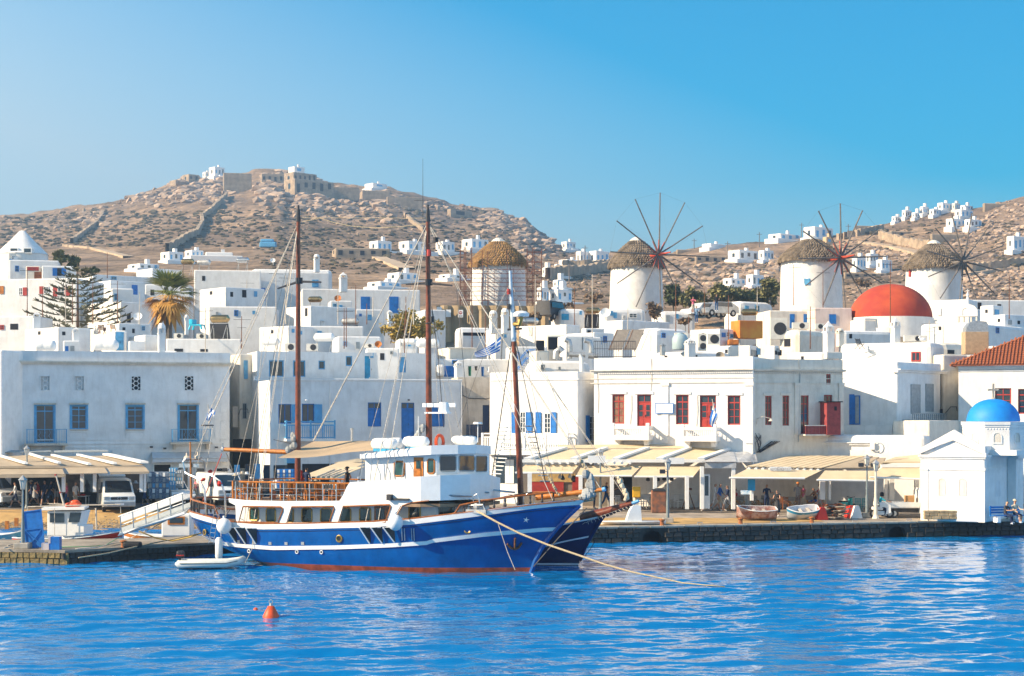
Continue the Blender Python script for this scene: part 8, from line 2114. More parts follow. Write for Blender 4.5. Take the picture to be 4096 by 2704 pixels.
b=MB();b.rbox(-1.72,-.17,.55,-1.30,.17,.95,.1,2,0);b.box(-1.60,-.06,-.2,-1.42,.06,.55,0);b.rbox(-1.735,-.18,.66,-1.32,.18,.74,.02,1,1);b.bd('outboard_motor',[K28,M_CLOTH_RED],TD)
FB=rwb('red and white fishing boat with a wheelhouse and flag pole behind the jetty',pt(qx('1b',640),YH,106)*1.0,R(-4),6.6,2.2,.95,mat('fishing_boat_blue',(.42,.55,.62),.5,.06,3),K60,band=mat('fishing_boat_red',(.60,.03,.015),.45,.06,3),nm='fishing_boat',bow_up=.5);FB.location.z=-.28
fl=lambda x,y,D=105.2:pt(*q('1b',x,y),D)-VC(FB.location)
def lbox(x0,y0,x1,y1,D0,D1,m,nm,par):
 A,B2=fl(x0,y0,D0),fl(x1,y1,D0);b=MB();b.rbox(A.x,A.y,B2.z,B2.x,A.y+(D1-D0),A.z,.04);return b.bd(nm,m,par)
cb=lbox(445,800,630,1030,105,106.9,K41,'wheelhouse',FB);b=MB();A,B2,C_,D_=fl(628,800,105),fl(765,800,105),fl(730,1030,105),fl(628,1030,105)
b.prism([(A.x,A.z),(B2.x,B2.z),(fl(728,935,105).x,fl(728,935,105).z),(fl(790,940,105).x,fl(790,940,105).z),(fl(790,1020,105).x,fl(790,1020,105).z),(D_.x,D_.z)],A.y+.02,A.y+1.85);b.bd('wheelhouse_front',K41,FB)
b=MB();sheet(b,[fl(395,792,104.7),fl(800,786,104.7),fl(815,764,107.2),fl(410,775,107.2)],.14);b.bd('wheelhouse_roof',K41,FB)
for(xa,ya,xb_,yb)in((470,818,607,905),(645,812,770,903)):
 A,B2=fl(xa,ya,104.95),fl(xb_,yb,104.95);sk=.12 if xa>600 else 0;b=MB();b.add([(A.x,A.y,B2.z),(B2.x-sk,A.y,B2.z),(B2.x,A.y,A.z),(A.x+sk,A.y,A.z)],[(0,1,2,3)]);b.bd('window',K19,FB)
b=MB();b.tube([fl(270,800,104),fl(272,760,104),fl(700,745,104),fl(1150,735,104),fl(1152,815,104)],.035,5);b.tube([fl(450,732,106),fl(1000,745,106)],.03,5);b.cyl(fl(905,770,105),fl(912,970,105),.06,n=6);b.cyl(fl(520,770,104.5),fl(522,1020,104.5),.02,n=4);b.bd('awning_frame',K3,FB)
b=MB();b.tube([fl(600,750,105.5),fl(565,620,105.5),fl(520,455,105.5)],[.07,.06,.05],6,0);b.cyl(fl(520,470,105.5),fl(519,455,105.5),.08,n=6,mi=1);b.cyl(fl(566,632,105.5),fl(563,620,105.5),.08,n=6,mi=1);b.bd('signal_mast',[K3,K45],FB)
for(x,y)in((650,745),(680,735),(715,735),(700,718)):b=MB();b.ball(fl(x,y,105.8),.32,.25,.17);b.bd('orange_float',mat('orange_buoy',(.75,.09,.02),.5),FB)
TB_=rwb('pale teal wooden boat with orange posts at the far left edge',(pt(qx('1b',40),YH,107).x,107,-.2),R(-3),4.2,1.7,1.0,mat('pale_teal_boat',(.16,.42,.48),.5,.1,3),K60,nm='wooden_boat',bow_up=.6)
for(x,y)in((158,880),(70,908)):A=pt(*q('1b',x,y+20),106.6)-VC(TB_.location);b=MB();b.box(A.x-.1,A.y-.1,A.z-.25,A.x+.1,A.y+.1,A.z+.25);b.bd('bow_post',K34,TB_)
rwb('white and orange small boat moored behind the gangway',(pt(qx('1b',1480),YH,109).x,109,-.15),R(176),4.5,1.7,.75,K41,K60,nm='small_boat',band=K34);rwb('grey blue skiff between fishing boat and gangway',(pt(qx('1b',1130),YH,107.5).x,107.5,-.2),R(184),4.4,1.6,.6,mat('skiff_paint',(.40,.50,.56),.5,.1,3),K60,nm='skiff')
for(x,y,w_,h_,m_,lb)in((1650,985,.9,1.1,K41,'white boat cabin with an orange trimmed window behind the gangway'),):
 A=pt(*q('1b',x,y),108.5);t=thg('boat_cabin',lb,'cabin',A);b=MB();b.rbox(-w_,-.6,-.3,w_,.6,h_,.08);b.bd('wall',m_,t);b=MB();b.box(-.5,-.66,.45,.55,-.6,.95);w_=b.bd('window',K34,t);b=MB();b.box(-.38,-.68,.55,.43,-.662,.87);b.bd('pane',K19,w_)
# gangway and jetty things
GW=thg('gangway','white boarding gangway sloping from the jetty up to the ship stern','gangway',pt(qx('1b',1120),YH,99));g0=VC(GW.location);gp=lambda x,y,D:pt(*q('1b',x,y),D)-g0
b=MB();sheet(b,[gp(1095,1030,98.5),gp(1715,825,97.6),gp(1715,800,97.6),gp(1300,945,98.1),gp(1110,1005,98.5)],.06);b.bd('near_side',K41,GW)
b=MB();sheet(b,[gp(1122,905,99.9),gp(1690,700,99),gp(1820,650,99),gp(1690,642,99),gp(1118,842,99.9)],.05);b.bd('far_side',K41,GW)
b=MB();sheet(b,[gp(1100,1035,98.5),gp(1715,830,97.6),gp(1830,700,99),gp(1130,960,99.9)],.05);b.bd('walkway',K22,GW)
b=MB();b.tube([gp(1100,850,98.5),gp(1420,735,98.2),gp(1700,632,97.8),gp(1725,650,97.8)],.04,5);b.tube([gp(1130,925,98.5),gp(1720,715,97.8)],.03,5);b.bd('hand_rail',K41,GW)
for t in range(6):
 x=1115+t*115;b=MB();b.cyl(gp(x,848-(x-1100)*.36,98.4-.12*t),gp(x+10,1000-(x-1100)*.335,98.5-.15*t),.035,n=5);b.bd('stanchion',K53,GW)
def jp(x,y,z=.75):px,py=q('1b',x,y);D=dground(py,z);return VC(((px-CX)*D/F_PX,D,z))
K30=mat('lamp_post_grey',(.20,.24,.25),.5,.1,4)
def slp(label,foot,D,zf,ytop_px,px,floods=(),base=None,r_=.075,m=None):
 t=thg('street_lamp',label,'street lamp',((px-CX)*D/F_PX,D,zf),0,'street lamps on the waterfront');H_=zat(ytop_px,D)-zf
 b=MB();b.cyl((0,0,0),(0,0,H_*.35),r_*1.5,r_*1.3,8);b.cyl((0,0,H_*.35),(0,0,H_-.75),r_,r_*.7,8);b.cyl((0,0,0),(0,0,.25),r_*2.6,r_*1.6,8);b.bd('pole',m or K30,t)
 z=H_-.75;b=MB();b.lathe([(.11,z),(.20,z+.45),(.19,z+.45),(.0,z+.45)],6);b.bd('lantern',mat('lantern_glass',(.62,.58,.50),.3,.05,3),t)
 b=MB();b.lathe([(.27,z+.46),(.06,z+.68),(.0,z+.75)],6);b.lathe([(.13,z-.06),(.13,z+.01)],6)
 for k in range(6):a=k*PI/3;b.cyl((.115*math.cos(a),.115*math.sin(a),z),(.205*math.cos(a),.205*math.sin(a),z+.46),.014,n=4)
 b.bd('lantern_frame',K18,t)
 for(dx,dz)in floods:b=MB();b.rbox(dx-.18,-.18,dz-.14,dx+.18,.02,dz+.14,.03);b.cyl((0,0,dz),(dx,0,dz),.025,n=4);b.bd('floodlight',K28,t)
 if base:b=MB();b.rbox(-base,-base,-.02,base,base,.32,.05);b.bd('base',K10,t)
 return t
A=jp(207,1145);slp('grey street lamp on a concrete block at the end of the jetty',None,A.y,.75,qy('1b',462),qx('1b',212),base=.42)
X,Y,Z=PP('1b',252,770);slp('taller grey street lamp standing behind the jetty lamp',None,Y,Z,qy('1b',185),qx('1b',250))
X,Y,Z=PP('2b',505,720);slp('grey street lamp behind the ship stern, beside the van',None,Y,Z,qy('2b',400),qx('2b',505),floods=((-.35,2.6),))
X,Y,Z=PP('4b',860,905);slp('blue grey street lamp with one floodlight on the quay edge sand',None,Y,Z,qy('4b',300),qx('4b',860),floods=((-.35,3.35),),base=.35)
X,Y,Z=PP('4b',233,795);slp('slender street lamp under the awning behind the ship bows',None,Y,Z,qy('4b',215),qx('4b',236))
X,Y,Z=PP('5b',915,1205);slp('blue grey lamp post with twin floodlights on a stone block',None,Y,Z,qy('5b',618),qx('5b',918),floods=((-.42,3.6),(.42,3.6)),base=.38)
X,Y,Z=PP('5b',1000,1215);slp('cream lamp post with a thick foot beside the twin floodlights',None,Y,Z,qy('5b',665),qx('5b',1000),m=K11,r_=.1)
def tmb(nm,label,cat,b,m,pos,rz=0,group=None):o=b.bd(nm,m);o.location=pos;o.rotation_euler=(0,0,rz);return tag(o,label,cat,group)
A=jp(330,1140);BBd=thg('folding_board','tall blue painted board with cross braces standing on the jetty','board',A,.1);BBd.rotation_euler=(R(-9),R(-7),.1);BBd.scale=(.85,.7,.66)
b=MB();b.box(-.62,-.02,0,.62,.02,3.15);b.bd('panel',K5,BBd);b=MB()
for(x0,z0,x1,z1)in((-.62,0,-.54,3.2),(.54,0,.62,3.2)):b.box(x0,-.08,z0,x1,-.021,z1)
for z in(0,1.55,3.1):b.box(-.54,-.079,z,.54,-.022,z+.09)
b.cyl((-.5,-.06,.1),(.1,-.06,.9),.04,n=4);b.cyl((.5,-.06,.1),(-.1,-.06,.9),.04,n=4);b.cyl((-.1,-.06,.9),(-.5,-.06,1.5),.04,n=4);b.cyl((.1,-.06,.9),(.5,-.06,1.5),.04,n=4);b.bd('brace',K5,BBd)
b=MB();b.cyl((-.6,-.05,1.5),(-.95,-.8,.1),.035,n=5);b.bd('prop',K5,BBd)
A=jp(480,1155);ST_=thg('boarding_steps','blue and pink painted boarding steps on the jetty','steps',A);ST_.scale=(.78,)*3
b=MB();b.box(-.55,-.35,0,.62,.35,.45);b.box(0,-.349,.451,.62,.35,.9);b.bd('body',K5,ST_);b=MB();b.box(-.62,-.38,0,-.551,.38,.47);b.box(-.551,-.37,0,-.1,-.351,.46);b.box(-.15,-.37,.46,.0,.36,.92);b.bd('riser_panel',K37,ST_)
b=MB();b.lathe([(.2,0),(.22,.05),(.22,.35),(.1,.5),(.09,.62)],10);tmb('gas_bottle','orange gas bottle at the foot of the blue board','gas bottle',b,mat('orange_buoy',(.75,.09,.02),.5),jp(290,1130));b=MB();b.lathe([(.18,0),(.2,.05),(.2,.4),(.08,.55)],10);tmb('gas_bottle','yellow gas bottle behind the orange one','gas bottle',b,mat('yellow_paint',(.70,.38,.02),.5),jp(305,1090))
def bollard(label,pos,grp):b=MB();b.lathe([(.16,0),(.14,.05),(.12,.25),(.2,.32),(.2,.38),(.0,.42)],10);return tmb('mooring_bollard',label,'bollard',b,mat('rust_orange',(.42,.14,.04),.8,.25,6),pos,0,grp)
bollard('rusty orange mooring bollard on the jetty below the gangway',jp(1145,1135),'rusty mooring bollards')
for(x,lb)in((820,'rusty mooring bollard by the tarpaulin dinghy'),(1550,'rusty mooring bollard below the pinkish boat'),(2212,'rusty mooring bollard below the white and blue boat')):u=q_u(qx('4b',x));p=QA+qdir*u+qn*.25;bollard(lb+' on the quay edge',(p.x,p.y,1.07),'rusty mooring bollards')
for(r,x)in(('4b',575),('4b',1175),('4b',1860),('5b',65),('5b',825),('5b',1330)):
 u=q_u(qx(r,x));p=QA+qdir*u+qn*.3;b=MB();b.tube([(p.x-.16,p.y,1.05),(p.x-.16,p.y,1.2),(p.x+.16,p.y,1.2),(p.x+.16,p.y,1.05)],.025,5);tag(b.bd('mooring_ring',K53),'small steel mooring hoop in the quay edge, '+{575:'left of the street lamp foot',1175:'between lamp and pinkish boat',1860:'between the two beached boats',65:'left of the debris pile',825:'below the white barrier',1330:'below the truck'}[x],'mooring ring','mooring hoops on the quay')
b=MB();b.rbox(-.65,-.3,-.45,.65,.3,.3,.28,3);tmb('tyre_fender','black rubber fender hanging on the jetty wall corner','fender',b,K4,jp(650,1235,.2)+VC((0,-.2,.2)));b=MB();b.rbox(-.5,-.3,0,.5,.3,.35,.12,2);tmb('black_sack','black bundle lying on the jetty near the rusty bollard','sack',b,K4,jp(1230,1140))
for(lb,pts_,m_,r_)in(('pale mooring rope from the stern to the jetty bollard',[(700,1150),(900,1135),(1145,1075),(1400,960),(1700,800)],K68,.03),('yellow rope from the brass fairlead to the gangway foot',[(1290,985),(1450,1050),(1600,1075),(1760,1040),(1885,995)],mat('yellow_rope',(.62,.42,.08),.8),.04),('brown stern line running to the waterside of the jetty',[(730,1232),(1000,1190),(1300,1120),(1600,1060),(1880,1000)],K48,.035),('green line coiled on the jetty',[(550,1132),(800,1128),(980,1115),(1100,1045)],mat('green_rope',(.08,.40,.14),.8),.02),('pale coil of rope at the jetty lamp',[(70,1120),(150,1100),(200,1070),(160,1120),(40,1140)],K68,.04)):
 cv=[pt(*q('1b',x,y),dground(qy('1b',max(y,1075)),.85 if y>1075 else.85)-(0.0 if y>1075 else(1075-y)*.012))for x,y in pts_];b=MB();b.tube(cv,r_,5);tag(b.bd('rope',m_,smooth='all'),lb,'rope')
# buoy and quay clutter
D=dground(2470,0);BY=thg('buoy','orange cone buoy floating in front of the ship','buoy',(pt(1084,0,D).x,D,-.05));K8=mat('orange_buoy',(.75,.09,.02),.5)
b=MB();b.lathe([(.18,-.2),(.33,-.1),(.33,.12),(.13,.5),(.08,.52)],18);b.bd('float',K8,BY,smooth=True);b=MB();b.cyl((0,0,.5),(0,0,.62),.08,.05,8);b.tube([(-.05,0,.6),(-.07,0,.72),(0,0,.78),(.07,0,.72),(.05,0,.6)],.02,5);b.bd('lifting_ring',K22,BY)
b=MB();b.ball((0,0,0),.1);tmb('float_ball','tiny orange float left of the cone buoy','float',b,K8,(pt(1023,0,dground(2442,0)).x,dground(2442,0),.03))
X,Y,Z=PP('4b',775,812);RB=thg('litter_bin','rusty brown metal bin on the terrace paving','bin',(X,Y,Z));b=MB();b.rbox(-.5,-.4,0,.5,.4,1.55,.04);b.bd('body',mat('rusty_bin',(.34,.12,.05),.8,.3,2.5,col2=(.10,.07,.06)),RB);b=MB();b.lathe([(.62,1.5),(.6,1.62),(.3,1.7),(0,1.7)],4,a0=PI/4,a1=PI/4+2*PI);b.bd('lid',K28,RB)
X,Y,Z=PP('4b',570,805);YM=thg('ticket_machine','yellow box on a wooden post beside the chalk board','machine',(X,Y,Z));b=MB();b.box(-.1,-.08,0,.1,.08,1.1);b.bd('post',K3,YM);b=MB();b.rbox(-.28,-.2,1.0,.28,.2,1.75,.05);b.bd('box',mat('yellow_paint',(.70,.38,.02),.5),YM)
X,Y,Z=PP('4b',1052,780);EA=thg('easel','wooden A shaped easel board on the terrace','easel',(X,Y,Z));b=MB();b.cyl((-.45,0,0),(0,.1,1.4),.04,n=4);b.cyl((.45,0,0),(0,.1,1.4),.04,n=4);b.cyl((0,.5,0),(0,.1,1.4),.04,n=4);b.box(-.2,.05,1.35,.25,.12,1.5);b.bd('frame',mat('brown_wood',(.20,.07,.03),.8),EA)
X,Y,Z=PP('4b',505,775);b=MB();sheet(b,[(-.28,0,0),(.28,0,0),(.2,.25,1.5),(-.2,.25,1.5)],.04);tmb('chalk_board','dark chalk board with a pale frame by the yellow box','board',b,K28,(X,Y,Z))
X,Y,Z=PP('4b',1592,790);MS=thg('menu_stand','tilted white and blue menu board on a post','menu stand',(X,Y,Z));b=MB();b.box(-.07,-.05,0,.07,.05,1.15);b.bd('post',K22,MS);b=MB();sheet(b,[(-.42,-.2,1.1),(.42,-.2,1.1),(.42,.15,1.4),(-.42,.15,1.4)],.04);b.bd('board',mat('menu_print',(.65,.72,.80),.4,.2,5,col2=(.08,.30,.60)),MS)
X,Y,Z=PP('5b',630,1225);DP=thg('debris_pile','pile of broken boards and slabs between plastic barriers','debris pile',(X,Y,Z));rr4=random.Random(8)
for i in range(46):
 b=MB();L_=rr4.uniform(.5,1.3);b.box(-L_/2,-.12,-.025,L_/2,.12,.025);k=i/46;o=b.bd('board',[K54,mat('old_board',(.20,.15,.11),.9,.3,3),K10,K28,mat('brown_wood',(.20,.07,.03),.8)][rr4.randrange(5)],DP);o.location=(rr4.uniform(-.75,.75)*(1-.35*k),rr4.uniform(-.3,.4),.05+1.0*k);o.rotation_euler=(rr4.gauss(0,.12),rr4.gauss(0,.16),rr4.uniform(-.7,.7))
def barrier(lb,x,y,m):
 X,Y,Z=PP('5b',x,y);b=MB();b.prism([(-.42,0),(.42,0),(.38,.15),(.16,.85),(-.16,.85),(-.38,.15)],-.22,.22);tmb('plastic_barrier',lb,'barrier',b,m,(X,Y,Z),.3,'plastic barriers round the debris')
K40=mat('red_plastic',(.65,.03,.015),.4,.06,3)
barrier('red plastic barrier at the right end of the debris pile',765,1210,K40);barrier('white plastic barrier right of the red one',812,1212,K38);barrier('low red plastic barrier at the left end of the debris pile',495,1228,K40)
X,Y,Z=PP('5b',490,1180);b=MB()
for _ in range(30):p0=VC((rr4.uniform(-.5,.5),rr4.uniform(-.2,.2),rr4.uniform(.1,.9)));b.tube([p0,p0+VC((rr4.gauss(0,.2),0,rr4.gauss(0,.2))),p0+VC((rr4.gauss(0,.3),0,rr4.gauss(-.2,.2)))],.015,3)
o=tmb('orange_netting','crumpled orange net heap at the left of the debris pile','netting',b,K8,(X,Y,Z));
X,Y,Z=PP('5b',1573,1228);b=MB();b.lathe([(.30,0),(.29,.5),(.27,1.0),(.2,1.1),(0,1.13)],9,jit=lambda t,z:1+.06*math.sin(3*t+z*4));tmb('stone_bollard','dark weathered stone bollard in front of the chapel','bollard',b,mat('dark_stone',(.13,.11,.10),.9,.25,3,.5,8),(X,Y-.4,Z))
SBn=thg('stone_bench','low dry stone bench along the chapel wall','bench',pt(qx('5b',1452),YH,116.6));SBn.location.z=1.2;x0=0
for rowi,(z0,z1)in enumerate(((0,.22),(.22,.42),(.42,.60))):
 x0=0
 while x0<3.5:
  w_=rr4.uniform(.3,.75)if rowi<2 else rr4.uniform(.7,1.6);w_=min(w_,3.55-x0);b=MB();b.rbox(x0+.01,-.02*rr4.random(),z0+.005,x0+w_-.01,.42,z1-.005,.03,1);b.bd('stone',mat('honey_stone',(.42,.31,.18),.9,.25,2,.4,9),SBn);x0+=w_
X,Y,Z=PP('1b',755,745);GT=table('goods_table',K41,1.1);GT.location=(X,Y,Z);GT['label']='white market table with red goods left of the open van';
b=MB();
for i in range(14):b.ball((rr4.uniform(-.5,.5),rr4.uniform(-.3,.3),.80),.11,.1,.08,6,4)
tmb('red_goods','heap of bright red goods on the white market table','goods',b,M_CLOTH_RED,(X,Y,Z))
for(r,x,y,w_,h_,m_,nm,lb)in(('1b',1475,560,1.6,2.1,mat('souvenir_rack',(.25,.32,.40),.7,.4,9,col2=(.03,.06,.14)),'souvenir_rack','crowded souvenir rack in the shop front right of the awning restaurant'),('1b',1605,500,.6,1.7,K31,'postcard_stand','pale blue postcard stand in front of the shop'),('1b',1660,500,.5,1.4,K22,'clothes_stand','grey display stand beside the postcards'),('2b',1025,500,1.3,1.5,K5,'crate_stack','stack of blue plastic crates behind the ship rail')):
 p=pt(*q(r,x,y),135);t=thg(nm,lb,nm.replace('_',' '),(p.x,135,p.z-h_/2))
 b=MB();b.box(-w_/2,0,0,w_/2,.5,h_);b.bd('frame',m_,t)
 for i in range(6):
  for j in range(5):b=MB();b.box(-w_/2+w_*(i+.1)/6,-.05,h_*(j+.12)/5,-w_/2+w_*(i+.85)/6,-.002,h_*(j+.85)/5);b.bd('item',[m_,K31,K41,K22,K3,m_][(i*3+j*5)%6],t)
for(lb,bd,x0,y0,x1,y1,fx0,fy0,fx1,fy1)in(('small blue and white striped flag on a slanted pole at the right balcony',OB,1857,920,1912,1165,1862,950,1832,1150),('small blue and white flag hanging at the balcony of the shaded building',LB,1931,965,1940,1200,1933,985,1917,1110)):
 rg='3m' if bd is OB else '1m';D=bd.C.y+(1.1 if bd is OB else.6);D-=4.2 if bd is OB else 1.0
 o0=pt(*q(rg,x1,y1),D);t=thg('small_flag',lb,'flag',o0);b=MB();b.cyl((0,0,0),pt(*q(rg,x0,y0),D)-o0,.03,n=5);b.bd('flagpole',K3,t)
 b=MB();A,B2=pt(*q(rg,fx0,fy0),D)-o0,pt(*q(rg,fx1,fy1),D)-o0
 for i in range(9):
  u0,u1=i/9,(i+1)/9;wv=lambda u,v:A.lerp(B2,u)+VC((.55*v*(1-.3*u)+.05*math.sin(6*u),.12*math.sin(5*u+3*v),-.35*v))
  for j in range(4):b.add([wv(u0,j/4),wv(u1,j/4),wv(u1,(j+1)/4),wv(u0,(j+1)/4)],[(0,1,2,3)],(j+(i<3))%2)
 b.bd('cloth',[mat('flag_blue',(.015,.16,.55),.8),K41],t)
# rooftop things
def boi(label,r,x0,x1,yc,D,panel=None,m=None,hh=None,gold=False):
 A,B2=pt(*q(r,x0,yc),D),pt(*q(r,x1,yc),D);L_=B2.x-A.x;rad_=hh or L_*.2
 t=thg('solar_water_heater',label,'water heater',((A.x+B2.x)/2,D,A.z-rad_-.6),R(-12),'solar water heaters on the roofs')
 b=MB();b.tube([(-L_/2+L_*k/10,0,rad_+.6)for k in range(11)],[rad_*v for v in(.3,.95,1,1,1,1,1,1,1,.95,.3)],14);b.bd('tank',m or K53,t,smooth=True)
 b=MB()
 for sx_ in(-1,1):b.cyl((sx_*L_*.35,.2,-.8),(sx_*L_*.35,.1,.65),.03,n=4);b.cyl((sx_*L_*.35,-.9,-.8),(sx_*L_*.35,.1,.55),.03,n=4)
 b.bd('stand',K49 if gold else K18,t)
 if panel:b=MB();sheet(b,[(-L_*.5,-.1,.5),(L_*.45,-.1,.5),(L_*.35,.9,-.9),(-L_*.65,.9,-.9)],.06);b.bd('collector',m and K35 or K3,t)
K23=mat('golden_steel',(.42,.30,.15),.25,.1,5,metal=.9)
for a in(('shiny golden water heater with a slanted collector right of the turquoise chair','1m',1945,2135,175,152,1,K23),('white water heater tank, leftmost of the three at the shaded upper storey','2m',50,225,388,150,0,K38),('white water heater tank left of the fan units behind the first mast','2m',533,730,345,155,0,K38),('raised grey white water heater above a dark collector','2m',790,960,197,172,1,K18),('dark gold water heater near the orange disc by the first mast','2u',480,615,1385,190,0,K23),('white tank water heater left of the second mast top terrace','2m',1350,1488,385,154,0,K38),('steel water heater on a hut below the scaffolded mill','3u',90,248,1355,175,0,K53),('golden water heater with cream collector below the lone mill','3u',680,818,1258,186,1,K23),('golden water heater above the orange rusty tank','3u',2125,2282,1272,172,0,K23),('far golden water heater on the skyline roofs at left','1u',1675,1805,1035,218,0,K23),('far pale water heater beside the golden one on the skyline roofs','1u',1825,1960,1042,219,0,K18),('steel water heater right of the palm skyline','1u',2190,2315,1022,216,0,K53)):boi(*a)
def wtank(label,r,x0,x1,y0,y1,D):
 A,B2=pt(*q(r,x0,y1),D),pt(*q(r,x1,y0),D);L_=B2.x-A.x;ra=(B2.z-A.z)/2;b=MB();b.tube([(-L_/2+L_*k/12,0,ra)for k in range(13)],[ra*v for v in(.5,.92,1,.94,1,.9,.9,1,.94,1,1,.92,.5)],14);o=b.bd('water_tank',K38,smooth=True);o.location=(A.x+L_/2,D,A.z);tag(o,label,'water tank','plastic water tanks on the roofs')
wtank('white plastic water tank, left one on the shaded building roof','1m',325,520,372,475,146);wtank('white plastic water tank with a knob, right one on the shaded building roof','1m',858,1096,366,470,146);wtank('white ribbed water tank left of the second mast','2m',1490,1700,360,446,152)
def acu(label,r,x0,x1,y0,y1,D,two=False):
 A,B2=pt(*q(r,x0,y1),D),pt(*q(r,x1,y0),D);w_,h_=B2.x-A.x,B2.z-A.z;t=thg('air_conditioner',label,'air conditioner',(A.x,D,A.z),0,'air conditioners on the roofs');b=MB();b.rbox(0,0,0,w_,.45,h_,.02);b.bd('casing',K0,t)
 for k in range(2 if two else 1):
  c=(w_*.58,-.01,h_*(.5 if not two else.27+.46*k));rr_=min(w_*.36,h_*(.4 if not two else.21));b=MB();b.T=Matrix.Translation(c)@Matrix.Rotation(PI/2,4,'X');b.lathe([(0,.01),(rr_,.012),(rr_*1.05,0)],16);b.bd('fan_grille',K28,t)
for a in(('cream fan unit, left of three behind the first mast','2m',265,365,402,470,149),('cream fan unit, middle of three behind the first mast','2m',468,575,405,472,149),('fan unit with a round dark grille near the antennas','2m',1000,1095,405,442,153),('small cream fan unit left of the turquoise chair','1m',1612,1695,310,355,154),('small cream fan unit under the golden water heater','1m',1822,1905,312,357,154),('tall double fan unit, left of the pair at the terrace','3m',1728,1805,310,470,148,True),('tall fan unit, right of the double fan pair','3m',1815,1925,312,412,150),('fan unit behind the grey blue plastic tank','3m',1510,1632,302,352,152),('white cabinet unit on the pergola terrace','4m',22,178,165,365,151),('fan unit in front of the pink house','4m',228,380,208,268,153),('grilled unit right of the pink house fan','4m',440,520,218,270,154),('tan grilled unit beside the pigeon on the roof','4m',1265,1478,328,385,140)):acu(*a)
ANT=0
for(r,x,y0,y1,D,lb,ar)in(('1u',253,1090,1568,170,'pale antenna pole left of the norfolk pine',1),('1u',395,1265,1568,168,'second pale antenna pole left of the norfolk pine',0),('1u',608,1165,1568,166,'thin antenna pole crossing the norfolk pine left side',0),('1u',672,1230,1568,166,'tan antenna pole beside the norfolk pine trunk',0),('1u',862,1225,1568,166,'tan antenna pole right of the norfolk pine trunk',1),('1u',995,950,1150,205,'short antenna pole on the hill side skyline at left',0),('1u',1090,1215,1568,168,'rusty thin antenna pole in front of the blue upright door',1),('1u',1295,1320,1568,164,'antenna pole with clamps left of the palm',0),('1u',1700,1060,1245,200,'dark antenna pole over the white pergola house',1),('1u',2290,1210,1430,195,'antenna pole with arms on the slanted end wall house',1),('1u',2042,1400,1540,180,'short antenna pole behind the golden heater',0),('1m',1905,70,480,150,'rusty antenna pole beside the golden water heater',1),('1m',2242,150,400,152,'brown antenna pole right of the golden water heater',1),('2u',185,1120,1568,170,'dark antenna pole left of the first mast',1),('2u',275,1160,1568,172,'second dark antenna pole left of the first mast',1),('2u',760,1290,1568,165,'plain pole right of the golden heater near the first mast',0),('2u',925,1250,1568,163,'rusty pole with a fish bone antenna between the masts',1),('2u',1028,1425,1568,162,'short pole right of the fish bone antenna',0),('2u',1085,1360,1500,170,'pale thin pole in front of the left blue door',0),('2u',1390,1360,1568,160,'rusty pole right of the two blue doors',0),('2u',1462,1345,1568,160,'thick rusty pole near the golden bush',0),('2m',818,75,400,156,'dark antenna pole left of the raised heater',1),('2m',838,70,385,157,'second dark antenna pole left of the raised heater',1),('2m',1378,170,480,152,'rusty pole in front of the golden bush',0),('2m',2005,20,430,160,'pole with small arms left of the striped flag',1),('2m',2128,60,390,160,'pole with bracket right of the small arms pole',1),('3u',215,930,1535,165,'tall rusty pole right of the scaffolding',1),('3u',580,1040,1385,180,'pole with lamp arm above the small turquoise door house',1),('3u',745,920,1480,160,'tall orange rusted pole left of the lone mill',1),('3u',1075,1240,1430,165,'pale pole in front of the lone mill house',0),('3u',1520,985,1400,165,'tall rusty antenna with a grid below the olive trees',1),('3u',1640,1300,1420,168,'short brown pole right of the shaded blue white wall',0),('3u',2008,1115,1550,160,'tall dark brown pole left of the orange tank',0),('3u',2275,1030,1240,185,'pole with a green antenna near the rounded house',1),('3u',1785,1060,1250,200,'pale pole in front of the olive trees',0),('4u',238,830,1165,180,'dark antenna pole in front of the second red hub mill',1),('4u',510,880,1225,180,'pole with cross arm left of the red dome mill',1),('4u',393,1220,1560,150,'rusty thick pole in front of the pergola terrace',1),('4u',1135,800,1440,158,'tall rusty antenna mast in front of the red dome',1),('4u',1497,1350,1480,160,'thin leaning antenna right of the red dome',1),('4u',2238,935,1285,160,'dark antenna mast at the right edge of the roofs',1)):
 A,B2=pt(*q(r,x,y0),D),pt(*q(r,x,y1),D);b=MB();h=A.z-B2.z+.5;b.cyl((0,0,-.5),(0,0,h-.5),.05,.03,5);rr5=random.Random(int(x))
 t=thg('antenna_pole',lb,'antenna',(A.x,D,B2.z),rr5.uniform(-.6,.6),'antenna poles on the roofs');b.bd('pole',K49 if rr5.random()<.6 else K3,t)
 if ar:
  b=MB();z=h-.8;b.cyl((-.7,0,z),(.8,0,z),.02,n=4)
  for k in range(6):b.cyl((-.6+.24*k,-.3+.03*k,z),(-.6+.24*k,.3-.03*k,z),.012,n=3)
  if rr5.random()<.5:b.cyl((-.4,.1,z-.7),(.4,-.1,z-.7),.018,n=4)
  b.bd('aerial',K28,t)
